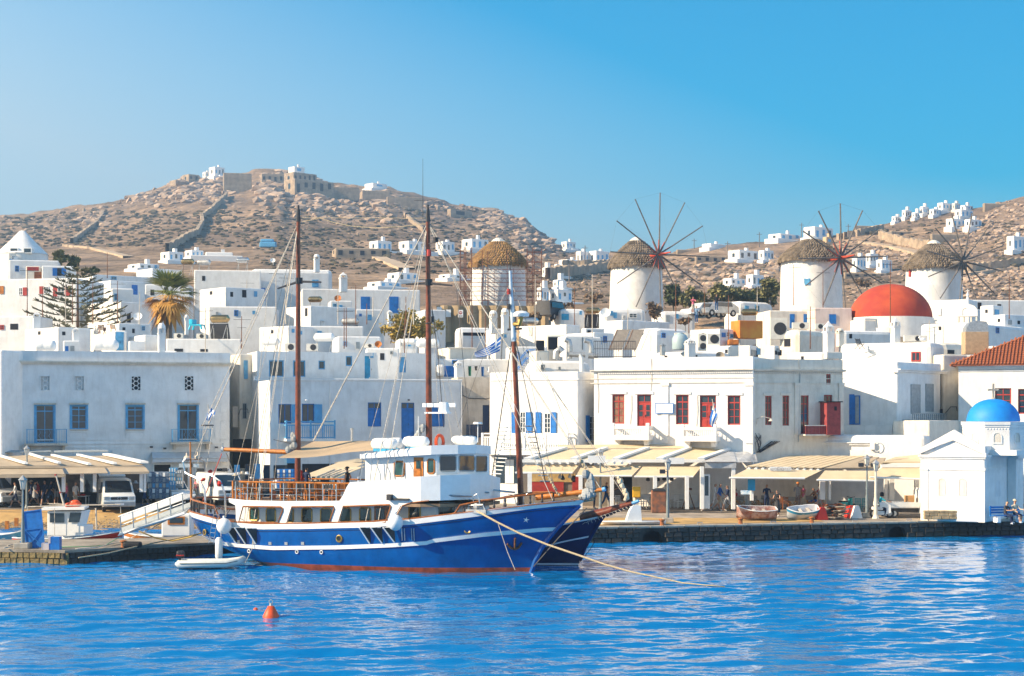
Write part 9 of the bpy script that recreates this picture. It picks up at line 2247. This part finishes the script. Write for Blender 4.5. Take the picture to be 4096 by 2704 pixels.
def chm(label,r,x0,x1,y0,y1,D,kind='peak',m=None):
 A,B2=pt(*q(r,x0,y1),D),pt(*q(r,x1,y0),D);w_,h_=B2.x-A.x,B2.z-A.z;t=thg('chimney',label,'chimney',(A.x+w_/2,D,A.z),R(20),'white chimneys on the roofs');b=MB();k=w_*.42
 b.rbox(-k,-k,-.5,k,k,h_*.62,.05);b.box(-k*1.15,-k*1.15,h_*.60,k*1.15,k*1.15,h_*.65);b.bd('shaft',m or K64,t)
 b=MB()
 for sx_ in(-1,1):
  for sy in(-1,1):b.box(sx_*k*.75-.07,sy*k*.75-.07,h_*.65,sx_*k*.75+.07,sy*k*.75+.07,h_*.8)
 b.bd('louvre_posts',m or K64,t)
 b=MB();b.lathe([(k*1.25,h_*.8),(k*1.2,h_*.83),(k*.5,h_*.93),(.06,h_),(0,h_*1.02)]if kind=='peak' else[(k*1.2,h_*.8),(k*1.1,h_*.9),(k*.7,h_*.98),(0,h_)],4 if kind=='peak' else 10,a0=PI/4,a1=PI/4+2*PI);b.bd('cap',m or K64,t)
for a in(('conical capped chimney on the shaded building roof','1m',1462,1536,212,480,145,'dome',K65),('slender round chimney left of the turquoise chair','1m',1712,1752,135,275,160,'dome'),('wedge chimney behind the norfolk pine trunk foot','1m',300,378,110,245,163),('wedge chimney between the two plastic tanks','1m',668,742,252,375,153),('tall white chimney tower beside the long blue doors house','2u',770,848,1135,1280,205),('thin white chimney on the long pale blue house','2u',535,592,965,1100,221,'dome'),('dove house chimney, left of the pair below the scaffolding','2m',2165,2238,95,265,165,'dome'),('dove house chimney, right of the pair below the scaffolding','2m',2275,2345,75,265,164,'dome'),('small chimney beside the golden bush','2m',1218,1265,95,175,176),('white chimney hood left of the hanging laundry','2m',1840,1920,560,715,149),('chimney with arrow slit on the cream plaster hut','4m',515,608,200,465,142),('louvred chimney in front of the red dome','4m',1142,1222,165,388,141),('round pot chimney left of the terrace wall','4m',635,700,262,380,146,'dome',K11),('squat white chimney beside the grey blue plastic tank','3m',1605,1700,355,495,143),('small grey chimney left of the plastic tank','3m',1372,1422,405,460,144,'peak',K18),('small pointed chimney behind the first mast house','2m',592,640,185,235,177,'dome')):chm(*a)
def dish(label,r,x,y,rad_,D,m):rad_*=.5;p=pt(*q(r,x,y),D);b=MB();b.T=Matrix.Translation(p)@Matrix.Rotation(R(65),4,'X');b.lathe([(0,0),(rad_*.5,.05),(rad_,.18),(rad_,.2),(rad_*.5,.08),(0,.03)],18);b.cyl((0,0,0),(0,0,.6),.02,n=4);b.T=None;b.cyl(p+VC((0,.1,0)),p+VC((0,.2,-rad_*1.5)),.04,n=5);tag(b.bd('satellite_dish',m,smooth=True),label,'satellite dish')
for a in(('white satellite dish above the long pale blue house','2u',157,1030,.62,218,K38),('orange rusted disc left of the two blue doors','2u',760,1383,.75,188,mat('orange_rust',(.52,.17,.03),.7,.2,3)),('large pale satellite dish in front of the lone mill house','3u',868,1282,1.05,184,K38),('pale dish behind the rusty pole left of the palm','1m',1280,160,.85,168,K38),('orange rusted dish beside the antennas','2m',1135,418,.62,152,MATS['orange_rust']),('brown dish right of the terrace block','3m',1930,525,.7,140,K54)):dish(*a)
def cube(nm,label,cat,r,x0,y0,x1,y1,D,m,dep=1.2,rz=0,rnd=.05):A,B2=pt(*q(r,x0,y1),D),pt(*q(r,x1,y0),D);b=MB();w_=B2.x-A.x;b.rbox(-w_/2,-dep/2,0,w_/2,dep/2,B2.z-A.z,rnd);o=b.bd(nm,m);o.location=(A.x+w_/2,D,A.z);o.rotation_euler=(0,0,rz);return tag(o,label,cat)
OT=cube('rusty_tank','white and orange rusted square tank left of the pink house','tank','3u',2055,1355,2300,1518,162,mat('orange_rust_paint',(.66,.30,.04),.7,.3,.5,col2=(.60,.16,.02)),1.7,R(22),.05)
A,B2=pt(*q('3u',2000,1570),160),pt(*q('3u',2100,1525),160);cube('rusty_drum','low rusty brown drum below the orange tank','drum','3u',2002,1528,2098,1576,160,MATS['orange_rust'],1.2)
p=pt(*q('3m',1560,460),147);b=MB();b.lathe([(1.35,0),(1.45,.3),(1.45,1.9),(1.1,2.6),(.5,2.85),(.5,3.0),(0,3.02)],20,p,None);b.v=[p+(v-p)*.47 for v in b.v];tag(b.bd('plastic_tank',mat('grey_blue_plastic',(.34,.44,.47),.5,.05,2),smooth=True),'grey blue upright plastic tank on the terrace','tank')
p=pt(*q('4m',1920,505),139);DX=thg('duct_box','tall tan ventilation duct box with a curved hood','duct',p);DX.scale=(.62,.62,.5);b=MB();b.rbox(-1.5,-1,0,1.5,1,3.55,.04);b.bd('box',mat('tan_metal',(.47,.33,.20),.7,.1,2),DX);b=MB();b.T=Matrix.Translation((0,0,3.55));b.prism([(-1.4,0),(1.45,0),(1.45,1.2),(1.2,1.65),(-.2,1.75),(-.9,1.4),(-1.3,.7)],-.9,.9);b.bd('hood',K18,DX)
p=pt(*q('3m',955,465),144);CL=thg('tilted_collectors','pair of dark tilted solar collectors on a rusty frame','solar collector',p,R(-8));CL.scale=(.52,.5,.46)
for k in range(2):b=MB();x=-1.0+k*2.3;sheet(b,[(x,-.5,0),(x+2.1,-.5,0),(x+3.3,1.3,3.7),(x+1.2,1.3,3.7)],.08);b.bd('collector',mat('collector_back',(.24,.21,.18),.5,.1,2),CL)
b=MB()
for x in(-.9,1.6,4.2):b.cyl((x+1.4,1.4,-.2),(x+1.4,1.3,3.7),.05,n=4);b.cyl((x,-.6,0),(x+1.2,1.2,3.7),.05,n=4)
b.cyl((-.5,-.55,0),(4.2,1.2,3.6),.04,n=4);b.bd('frame',K49,CL)
p=pt(*q('3m',600,560),140.2);DU=thg('ventilation_ducts','tangle of grey metal ventilation ducts and fans on the roof','ducts',p);DU.scale=(.52,.52,.5)
for(pts_,r_)in(([(-3.2,0,.2),(-3.1,0,1.4),(-2.6,0,1.9),(-2.2,0,1.4)],.55),([(-1.1,.2,.3),(-1.0,.2,2.3),(-1.2,.2,3.1),(-1.8,.1,3.3)],.42),([(-1.2,0,1.0),(.3,-.1,.9),(1.3,-.1,.9)],.45),([(.4,-.2,1.0),(.75,-.25,.4),(.8,-.25,-2.0)],.36),([(2.2,.2,.3),(2.3,.2,2.1),(2.0,.2,3.0),(1.2,.1,3.2)],.42),([(1.8,.0,.8),(3.3,0,.7)],.5)):b=MB();b.tube(pts_,r_,10);b.bd('duct',K18 if r_!=.36 else K38,DU,smooth=True)
p=pt(*q('3m',760,535),138);b=MB();w_=(qx('3m',1148)-qx('3m',760))*138/F_PX
for z in(.08,1.3):b.cyl((0,0,z),(w_,0,z),.04,n=4)
for i in range(25):b.cyl((w_*i/24,0,.05),(w_*i/24,0,1.3),.02,n=4)
b.cyl((0,0,.7),(w_,0,.7),.025,n=4);tmb('roof_railing','black iron roof railing above the red windowed front','railing',b,K28,p)
p=pt(*q('3m',50,645),134);SR=thg('blue_stairs','bright blue railed wooden stairs on the corner house roof','stairs',p,R(-10));SR.scale=(.5,.6,.52);b=MB()
for k in range(6):b.box(.15+.28*k,-.5,.3*k,.5+.28*k,.5,.3*k+.06)
b.bd('tread',K5,SR);b=MB()
for y in(-.5,.5):b.cyl((0,y,.1),(1.6,y,1.8),.07,n=4);b.cyl((0,y,1.1),(1.6,y,2.9),.06,n=4);b.cyl((1.6,y,2.9),(2.7,y,2.9),.06,n=4)
for k in range(9):x=.1+.3*k;b.cyl((x,-.5,.1+min(1.7,1.06*x)),(x,-.5,1.1+min(1.8,1.1*x)),.035,n=4)
b.bd('railing',K5,SR)
def relax_chair(label,r,x,y,D,m,s=1.2):t=thg('terrace_chair',label,'chair',pt(*q(r,x,y),D),R(35));t.scale=(s*.55,)*3;b=MB();b.tube([(-.3,-.35,0),(-.3,.05,.45),(-.3,.3,1.0)],.03,4);b.tube([(.3,-.35,0),(.3,.05,.45),(.3,.3,1.0)],.03,4);b.cyl((-.3,.35,0),(-.3,-.3,.5),.03,n=4);b.cyl((.3,.35,0),(.3,-.3,.5),.03,n=4);b.cyl((-.3,-.3,.65),(-.3,.25,.65),.03,n=4);b.cyl((.3,-.3,.65),(.3,.25,.65),.03,n=4);b.bd('frame',m,t);b=MB();[b.box(-.28,-.3+.13*k,.42,.28,-.21+.13*k,.45)for k in range(4)];[b.box(-.28,.1+.045*k,.5+.12*k,.28,.13+.045*k,.59+.12*k)for k in range(4)];b.bd('slats',m,t)
relax_chair('dark wooden folding chair on the terrace below the red dome','4m',850,455,140,K28,1.55);relax_chair('brown folding chair on the roof terrace by the norfolk pine','1m',945,315,155,mat('brown_wood',(.20,.07,.03),.8),1.5);relax_chair('pale folding chair right of the brown roof chair','1m',1050,300,155.5,K34,1.3)
p=pt(*q('1m',1830,275),153);TCH=thg('plastic_armchair','big turquoise plastic chair on the roof beside the chimney','chair',p,R(-20));TCH.scale=(.85,.7,.45);b=MB();b.rbox(-.7,-.55,.75,.7,.55,1.0,.08);b.rbox(-.75,-.55,1.0,-.3,.55,2.0,.1)
for sx_ in(-.6,.6):
 for sy in(-.45,.45):b.cyl((sx_*1.25,sy*1.1,0),(sx_,sy,.8),.11,n=6)
b.bd('body',mat('turquoise_plastic',(.01,.42,.58),.4,.04,3),TCH)
p=pt(*q('4u',1852,1365),150);BG=thg('bell_gable','small white arched bell gable with a cross finial on the roof','bell gable',p,R(-20));BG.scale=(.5,.5,.47);b=MB();b.plate([(-1.7,1.0),(1.7,1.0),(1.7,2.2),(1.2,2.9),(.5,3.2),(-.5,3.2),(-1.2,2.9),(-1.7,2.2)],[arch(-.3,1.0,1.2,2.1)],-.6,.6);b.bd('wall',K64,BG)
for x in(-1.5,-.6,.6,1.5):b=MB();b.box(x-.12,-.5,0,x+.12,.5,1.0);b.bd('post',K11,BG)
b=MB();b.lathe([(.35,3.2),(.3,4.2),(.15,4.6),(.25,4.9),(.1,5.4),(0,5.6)],8);b.box(-.3,-.05,5.7,.3,.05,5.8);b.box(-.05,-.05,5.4,.05,.05,6.1);b.bd('finial',K64,BG)
p=pt(*q('4m',1435,385),139);b=MB();b.ball((0,0,.18),.26,.14,.13);b.ball((-.24,0,.32),.1);b.add([(.2,-.08,.2),(.2,.08,.2),(.5,0,.1)],[(0,1,2)]);tmb('pigeon','white pigeon standing on the roof edge by the tan unit','bird',b,K41,p)
# trees
def lfm(nm,c1,c2):return mat(nm,c1,.75,.3,.8,col2=c2)
def tree(label,nm,c,rx,ry,rz_,H_,m,n,leaf=.22,seed=1,clumps=14,trunk=.18):
 t=thg(nm,label,'tree' if trunk>.1 else 'bush',c);rt=random.Random(seed);b=MB();b.cyl((0,0,-1),(0,0,H_*.5),trunk,trunk*.6,7);cc=[]
 for _ in range(clumps):
  d=VC((rt.gauss(0,1),rt.gauss(0,1),rt.gauss(0,.8))).normalized()*rt.uniform(.35,1.0);p=VC((d.x*rx,d.y*ry,H_+d.z*rz_));cc.append(p);b.cyl((0,0,H_*.4),p,trunk*.35,.02,4)
 b.bd('trunk',K39,t);b=MB()
 for i in range(n):
  p0=cc[rt.randrange(clumps)];d=VC((rt.gauss(0,1),rt.gauss(0,1),rt.gauss(0,.85)));p=p0+d*min(rx,rz_)*.21;a=VC((rt.gauss(0,1),rt.gauss(0,1),rt.gauss(0,1))).normalized()*leaf*rt.uniform(.6,1.3);c2=a.orthogonal().normalized()*leaf*.45
  b.add([p-a,p+c2,p+a,p-c2],[(0,1,2,3)])
 o=b.bd('crown',m,t);o['kind']='stuff'
OL=lfm('olive_leaves',(.22,.195,.07),(.085,.085,.03));GB=lfm('golden_leaves',(.42,.28,.05),(.17,.14,.03));DG=lfm('dark_leaves',(.085,.10,.03),(.03,.04,.015));DRY=lfm('dry_twigs',(.30,.19,.10),(.14,.09,.05))
def tr(label,nm,r,x0,x1,y0,y1,D,m,n,seed,**k):A,B2=pt(*q(r,x0,y1),D),pt(*q(r,x1,y0),D);w_,h_=B2.x-A.x,B2.z-A.z;tree(label,nm,(A.x+w_/2,D,A.z),w_*.42,w_*.4,h_*.42,h_*.52,m,n,seed=seed,**k)
tr('golden yellow bush behind the second mast','golden_bush','2m',1105,1770,80,415,168,GB,2600,3,clumps=26);tr('dark green tree right of the lone mill','olive_tree','3u',1390,1600,970,1255,222,DG,1500,4,leaf=.3)
for i,(x0,x1,y0,lb,m_)in enumerate(((1560,1830,1030,'olive tree, first right of the dark green one',OL),(1790,2090,985,'tall olive tree in the middle of the mill hill row',OL),(2020,2280,1010,'olive tree left of the second red hub mill row end',OL),(2230,2470,985,'olive tree beside the rounded blue white house',OL))):tr(lb,'olive_tree','3u',x0,x1,y0,1265,219+i,m_,1500,10+i,leaf=.3,clumps=18)
tr('olive tree touching the left side of the second red hub mill','olive_tree','4u',-90,125,950,1165,214,OL,900,20,leaf=.3);tr('green tree right of the conical roofed house','round_tree','1u',470,640,935,1080,220,OL,1100,21,leaf=.3);tr('darker green tree behind the norfolk pine top','round_tree','1u',610,745,975,1130,218,DG,900,22,leaf=.3);tr('low dark hedge behind the long white front house','hedge','1u',770,950,1090,1150,216,DG,700,23,leaf=.25)
for i,(r,x0,x1,y0,y1,D,lb)in enumerate((('3u',400,610,1185,1245,215,'dry tan bush left of the lone mill'),('3u',1230,1410,1180,1345,190,'dry twiggy bush at the foot of the lone mill'),('3u',120,260,1265,1345,190,'dry bush below the scaffolding'),('3u',640,880,1080,1190,240,'dry reeds on the slope left of the lone mill'),('4u',780,1000,950,1060,300,'dry reeds below the terraced villas'),('3u',1530,1690,1310,1400,185,'dry bush beside the shaded blue white wall'))):tr(lb,'dry_bush',r,x0,x1,y0,y1,D,DRY,700,30+i,leaf=.2,trunk=.04)
p=pt(*q('1u',1568,1568),170);PT=thg('palm_tree','green and golden fan palm in the middle of the left roofs','palm',p);zt_=zat(qy('1u',1350),170)-p.z;b=MB();b.lathe([(.32,-4),(.3,0),(.34,zt_*.8),(.2,zt_)],9);b.bd('trunk',K39,PT);rt=random.Random(5);PG,PD=lfm('palm_green',(.24,.24,.04),(.10,.13,.03)),lfm('palm_dry',(.62,.34,.08),(.34,.17,.04))
for i in range(46):
 az,el=rt.uniform(0,2*PI),rt.uniform(-.75,1.2);L_=rt.uniform(2.1,3.0);d=VC((math.cos(az)*math.cos(el),math.sin(az)*math.cos(el),math.sin(el)));o=VC((0,0,zt_));hub=o+d*L_*.45;b=MB();b.cyl(o,hub,.03,n=4);sd=d.cross(VC((0,0,1))).normalized();up=sd.cross(d)
 for k in range(11):a=(k-5)*.2;dd=(d*math.cos(a)+sd*math.sin(a));tip=hub+dd*L_*.75-VC((0,0,.45*(1-el*.3)));md=hub+dd*L_*.4;w_=up.cross(dd).normalized()*.09;b.add([hub,md+w_,tip,md-w_],[(0,1,2,3)])
 b.bd('frond',PG if el>.1 else PD,PT)
for i in range(40):az=rt.uniform(0,2*PI);b=MB();p0=VC((.3*math.cos(az),.3*math.sin(az),zt_-rt.uniform(0,.6)));p1=p0+VC((rt.uniform(.8,2.0)*math.cos(az),rt.uniform(.8,2.0)*math.sin(az),-rt.uniform(1.4,3.4)));sd=VC((-math.sin(az),math.cos(az),0))*.28;b.add([p0,p0.lerp(p1,.6)+sd,p1,p0.lerp(p1,.6)-sd],[(0,1,2),(0,2,3)]);b.bd('dry_frond',PD,PT)
p=pt(qx('1u',722),YH,172);NP=thg('norfolk_pine','tiered norfolk pine with sparse whorled branches at left','tree',(p.x,172,zat(qy('1m',320),172)));H_=zat(qy('1u',1050),172)-NP.location.z;b=MB();b.cyl((0,0,-2),(0,0,H_),.2,.03,7);b.bd('trunk',mat('pine_bark',(.15,.085,.05),.9),NP);NL=lfm('pine_needles',(.13,.125,.06),(.06,.06,.03))
for k in range(10):
 z=H_*(.1+.088*k);L_=(1-k/10.5)*5.6*.92+.4
 for j in range(6):
  az=j*PI/3+.5*(k%2)+rt.uniform(-.12,.12);d=VC((math.cos(az),math.sin(az),0));b=MB();P3_=[VC((0,0,z))+d*L_*t+VC((0,0,-.14*L_*t+.30*L_*t*t))for t in(0,.25,.5,.75,1)];b.tube(P3_,[.05,.045,.04,.03,.02],4)
  for s in range(int(5+L_*6)):
   t=rt.uniform(.4,1);i=min(3,int(t*4));p0=P3_[i].lerp(P3_[i+1],t*4-i);sd=VC((-d.y,d.x,0))*rt.choice((-1,1));e=p0+(sd*.7+d*.6).normalized()*rt.uniform(.25,.6)+VC((0,0,rt.uniform(.05,.3)));b.cyl(p0,e,.07,.03,4)
  b.bd('branch',NL,NP)
# houses and walls on the hills
K24=mat('hill_stone_wall',(.42,.32,.22),.95,.2,.5,.4,2);K17=mat('far_whitewash',(.80,.77,.73),.9,.04,.3)
def hh(label,r,x0,x1,y0,y1,m=None,seed=0,wins=3,split=.38,nm='hill_house',side=True,a=42,wm=None,D=None):
 cx=qx(r,x0+(x1-x0)*split);p=hillpt(cx,qy(r,y1));D=D or p.y
 h=Bld(nm,label,qx(r,x0),cx,qx(r,x1),qy(r,y0),D,a,zb=min(p.z,zat(qy(r,y1),D))-2.5,m=m or K17,rnd=.25,group=None);rs=random.Random(seed+int(x0));s=D/F_PX
 W_=x1-x0;xc=x0+W_*split
 for i in range(wins):
  xa=xc+(x1-xc)*(i+.25)/wins;ww=(x1-xc)*.4/wins;ya=y0+(y1-y0)*rs.choice((.25,.3));
  h.blk('window','f',(*q(r,xa,ya),*q(r,xa+ww,ya+(y1-y0)*rs.uniform(.22,.5))),wm or rs.choice((K31,K31,K19)),0,.05)
 if wins>1:h.blk('window','l',(*q(r,x0+W_*split*.4,y0+(y1-y0)*.3),*q(r,x0+W_*split*.6,y0+(y1-y0)*.6)),K19,0,.05)
 if side and nm=='hill_house':
  b=MB();k=rs.uniform(.35,.6);e=rs.uniform(.25,.45);
  b.rbox(h.R*e,-h.L*.35,0,h.R*1.12,-.02,h.h*k,.2);b.rbox(-h.R*.45,-h.L*.5,0,h.R*.3,h.L*.2,h.h*k*.8,.2);b.rbox(-h.R*.6,-h.L*.8,0,h.R*1.3,h.L*.3,2.5+h.h*.08,.2);b.bd('wing',m or K17,h.root);b=MB();b.box(h.R*.6,h.L*.4,h.h-.1,h.R*.6+.9,h.L*.4+.9,h.h+rs.uniform(.8,1.6));b.bd('chimney',m or K17,h.root)
 return h
ST_=K24
for(lb,r,x0,x1,y0,y1,*k)in(('tall white chapel block on the left summit','1u',1937,2085,153,262),('lower white block left of the summit chapel','1u',1878,1950,200,268),('ruined stone room with two openings on the summit edge','1u',1690,1850,222,312,ST_,2),('low stone retaining wall below the ruined room','1u',1572,1725,275,332,ST_,0),('long dark stone castle wall between the summit rocks','1u',2068,2335,210,385,ST_,0,.02),('stone arcade wing left of the castle tower','2u',40,262,218,322,ST_,4,.05),('white house on top of the stone castle tower','2u',298,452,150,215,None,1),('rounded stone castle tower under the white summit house','2u',256,565,203,335,ST_,5,.3),('broad stone castle base on the summit','2u',258,722,262,425,ST_,5,.22),('low stone castle tail wall sloping right','2u',560,960,335,420,ST_,0,.02),('white flat house right of the castle on the ridge','2u',1006,1218,303,375,None,1),('stone terrace under the ridge white house','2u',962,1245,372,470,ST_,0,.08),('long stone wall running down the right ridge','2u',1210,1545,432,500,ST_,0,.02),('small stone hut on the right ridge slope','2u',1670,1710,520,556,ST_,0),('stone farm wall on the right ridge slope','2u',1772,2005,545,622,ST_,1,.15),('tiny stone cabin left end of the hill crest','1u',762,795,540,595,ST_,0),('white villa with stepped terraces, left of three below the hill','2u',1048,1262,838,955),('white villa with dark windows, middle of three below the hill','2u',1320,1572,840,955),('white villa, right of three below the hill','2u',1664,1846,846,962),('white villa beside the scaffolded mill thatch','2u',1905,2160,820,938),('long low stone terrace wall of the villas','2u',705,1245,905,1002,ST_,5,.06),('stepped white house cluster above the long blue doors house','2u',1214,1508,1132,1228),('lower white house cluster above the long blue doors house','2u',1028,1352,1216,1290),('white farm houses left of the scaffolding','2u',1690,1962,1148,1208),('white house with arched door on the left skyline town','1u',1485,1705,940,1045),('white house with three windows on the left skyline town','1u',1710,1892,925,1015),('low white terrace houses at the left hill foot','1u',1180,1480,1050,1120),('dark shaded long house on the left skyline town','1u',1895,2160,945,1015,None,0,.05),('white box house on the ridge end right of the hill','3u',455,592,615,705),('white domed house in the valley left of the lone mill','3u',590,712,705,842),('white valley house touching the lone mill thatch','3u',708,902,700,845),('white front house of the valley cluster','3u',430,645,780,856),('small white barrel house below the valley cluster','3u',328,478,866,950),('pale house beside the scaffolding top','3u',278,362,856,945),('white arched house, upper part, left of the lone mill','3u',375,502,970,1060),('white arched house, lower part, left of the lone mill','3u',338,562,1056,1200),('blue shaded house behind the scaffolding right tower','3u',225,345,1040,1200),('white bar house on the saddle skyline','3u',1760,1985,632,692,None,0),('tan stone wall on the saddle skyline','3u',1520,1765,690,735,ST_,0,.05),('white villa with a porch right of the lone mill','3u',2000,2290,692,808),('white villa behind the porch villa','3u',2284,2430,695,810),('grey unfinished house on columns','3u',1690,2000,745,830,ST_,4,.05),('white villa above the olive trees, upper block','3u',2168,2342,920,1045),('white villa above the olive trees, lower block','3u',1952,2170,954,1045),('low white house at the skyline left of the second red hub mill','4u',0,305,540,615),('white house with solar tanks behind the second red hub mill','4u',328,605,475,608),('tan square house right of the second red hub mill','4u',505,605,572,645,mat('tan_plaster',(.58,.42,.25),.9),1),('lowest white villa at the left end of the ridge hotel','4u',1145,1245,380,448),('white pergola villa, second in the ridge hotel','4u',1240,1335,322,405),('white villa, third in the ridge hotel','4u',1330,1425,345,412),('white villa with tall chimney, fourth in the ridge hotel','4u',1405,1495,290,375),('white villa with terrace, fifth in the ridge hotel','4u',1495,1610,312,388),('highest white villa of the ridge hotel','4u',1568,1712,254,345),('cream end villa of the ridge hotel','4u',1704,1785,258,340,K11),('white villa with chimney right of the ridge hotel','4u',1780,1905,278,340),('upper block of the big right hillside villa','4u',1728,1905,315,405),('lower left block of the big right hillside villa','4u',1648,1835,400,505),('shaded right block of the big right hillside villa','4u',1820,1985,406,505),('tan balustrade terrace wall left of the ridge hotel','4u',800,1112,468,525,ST_,0,.03),('tan terrace wall with openings below the ridge hotel','4u',1118,1562,520,582,ST_,6,.05),('stone terrace at the right of the hotel ridge','4u',1988,2380,260,345,ST_,0,.05),('stone base wall of the big hillside villa','4u',1500,1900,545,640,ST_,0,.05),('white house at the right edge of the hillside','4u',2210,2400,562,722),('left block of the terraced villa between the mills','4u',775,912,760,888),('upper block of the terraced villa between the mills','4u',903,1025,725,855),('right block of the terraced villa between the mills','4u',1000,1152,782,905),('stone terraces below the villa between the mills','4u',690,1105,905,965,ST_,5,.05)):
 m_,w_,s_=(k+[None,3,.38][len(k):])[:3];st=m_ is ST_;hh(lb,r,x0,x1,y0,y1,m_,3,w_,s_,'stone_building' if st else 'hill_house',not st,12 if s_<.1 else 42,K13 if st else None)
def strip(pts_,hgt,wid,sub=14):
 P_2=[]
 for(a_,c_)in zip(pts_,pts_[1:]):
  for i in range(sub):P_2.append(hillpt(a_[0]+(c_[0]-a_[0])*i/sub,a_[1]+(c_[1]-a_[1])*i/sub))
 P_2.append(hillpt(*pts_[-1]));b=MB();vs=[]
 for i,p in enumerate(P_2):
  d=P_2[min(i+1,len(P_2)-1)]-P_2[max(i-1,0)];d.z=0;n_=VC((-d.y,d.x,0)).normalized()*wid/2;h=hgt*(.85+.3*random.random());vs+=[p-n_-VC((0,0,1)),p-n_+VC((0,0,h)),p+n_+VC((0,0,h)),p+n_-VC((0,0,1))]
 b.add(vs,[(4*i+j,4*i+4+j,4*i+4+(j+1)%4,4*i+(j+1)%4)for i in range(len(P_2)-1)for j in range(4)]);return b
for(lb,r,pp_,hg)in(('dry stone wall zigzagging down from the left rocks','1u',[(960,590),(940,640),(880,710),(780,780),(665,868)],2),('dry stone wall winding down below the summit chapel','1u',[(2100,440),(1960,580),(1870,640),(1880,700),(1830,790),(1730,840),(1550,945)],2.4),('dry stone wall across the right ridge slope','2u',[(1380,610),(1450,680),(1560,765)],1.8),('terrace wall in the valley, upper one','3u',[(470,862),(700,860),(905,848)],2.2),('terrace wall in the valley, lower one','3u',[(330,972),(620,925),(905,885)],2.6),('tan retaining wall curving behind the second red hub mill','4u',[(1040,590),(1200,640),(1400,680),(1560,690)],2.6),('terrace wall on the hill right of the last mill','4u',[(1795,900),(2050,880),(2375,830)],2),('stone wall line under the ridge hotel','4u',[(650,600),(850,560),(1060,510)],2)):
 tag(strip([q(r,*p)for p in pp_],hg,1.2).bd('dry_stone_wall',K24),lb,'wall')
for(r,pp_,w_)in(('1u',[(600,890),(860,915),(1000,950),(1190,1000)],3),('2u',[(1140,1003),(1280,1060),(1400,1110)],4),('4u',[(880,630),(1100,660),(1320,710),(1450,745)],4),('4u',[(1800,935),(2100,890),(2375,868)],3)):tag(strip([q(r,*p)for p in pp_],.5,w_).bd('dirt_road',mat('pale_road',(.50,.38,.26),.95,.1,.2)),kind='structure',label='pale dirt road on the hillside')
for i,(r,x,y0,y1)in enumerate((('3u',678,655,865),('3u',532,820,990),('3u',2000,615,770),('3u',1690,590,690),('3u',2295,530,670),('4u',312,445,590),('4u',745,455,575))):
 p=hillpt(qx(r,x),qy(r,y1));h=(qy(r,y1)-qy(r,y0))*p.y/F_PX;b=MB();b.cyl((0,0,-1),(0,0,h),.18,.12,5);b.box(-.9,-.06,h-.8,.9,.06,h-.65);tmb('utility_pole',['dark utility pole beside the valley houses','utility pole below the valley houses','utility pole at the porch villa','utility pole on the saddle skyline left','tall dark pole on the saddle skyline right','utility pole beside the second red hub mill','utility pole left of the ridge hotel wall'][i],'utility pole',b,K39,p,0,'utility poles on the hills')
p=hillpt(*q('2u',112,905));b=MB();b.rbox(-2.5,-1,0,2.5,1,1.6,.3);b.rbox(-2.2,-.9,1.5,1.7,.9,2.5,.3);tmb('blue_van','bright blue van parked on the hillside left of the first mast','van',b,K31,p)
# haze: one closed box of pale air round camera and scene
b=MB();b.box(-1500,-70,-6.5,1500,6200,185)
hz_=b.bd('haze',mat('haze_tmp',(0,0,0)));tag(hz_,kind='stuff',label='thin pale air haze over the harbour and hills')
vm=bpy.data.materials.new('air_haze');vm.use_nodes=True;nt=vm.node_tree;nt.nodes.clear()
vo=nt.nodes.new('ShaderNodeOutputMaterial');pv=nt.nodes.new('ShaderNodeVolumePrincipled')
pv.inputs['Color'].default_value=(.56,.78,1,1);pv.inputs['Density'].default_value=.00046;pv.inputs['Anisotropy'].default_value=.5
nt.links.new(pv.outputs['Volume'],vo.inputs['Volume']);hz_.data.materials[0]=vm
hz_.display_type='WIRE'
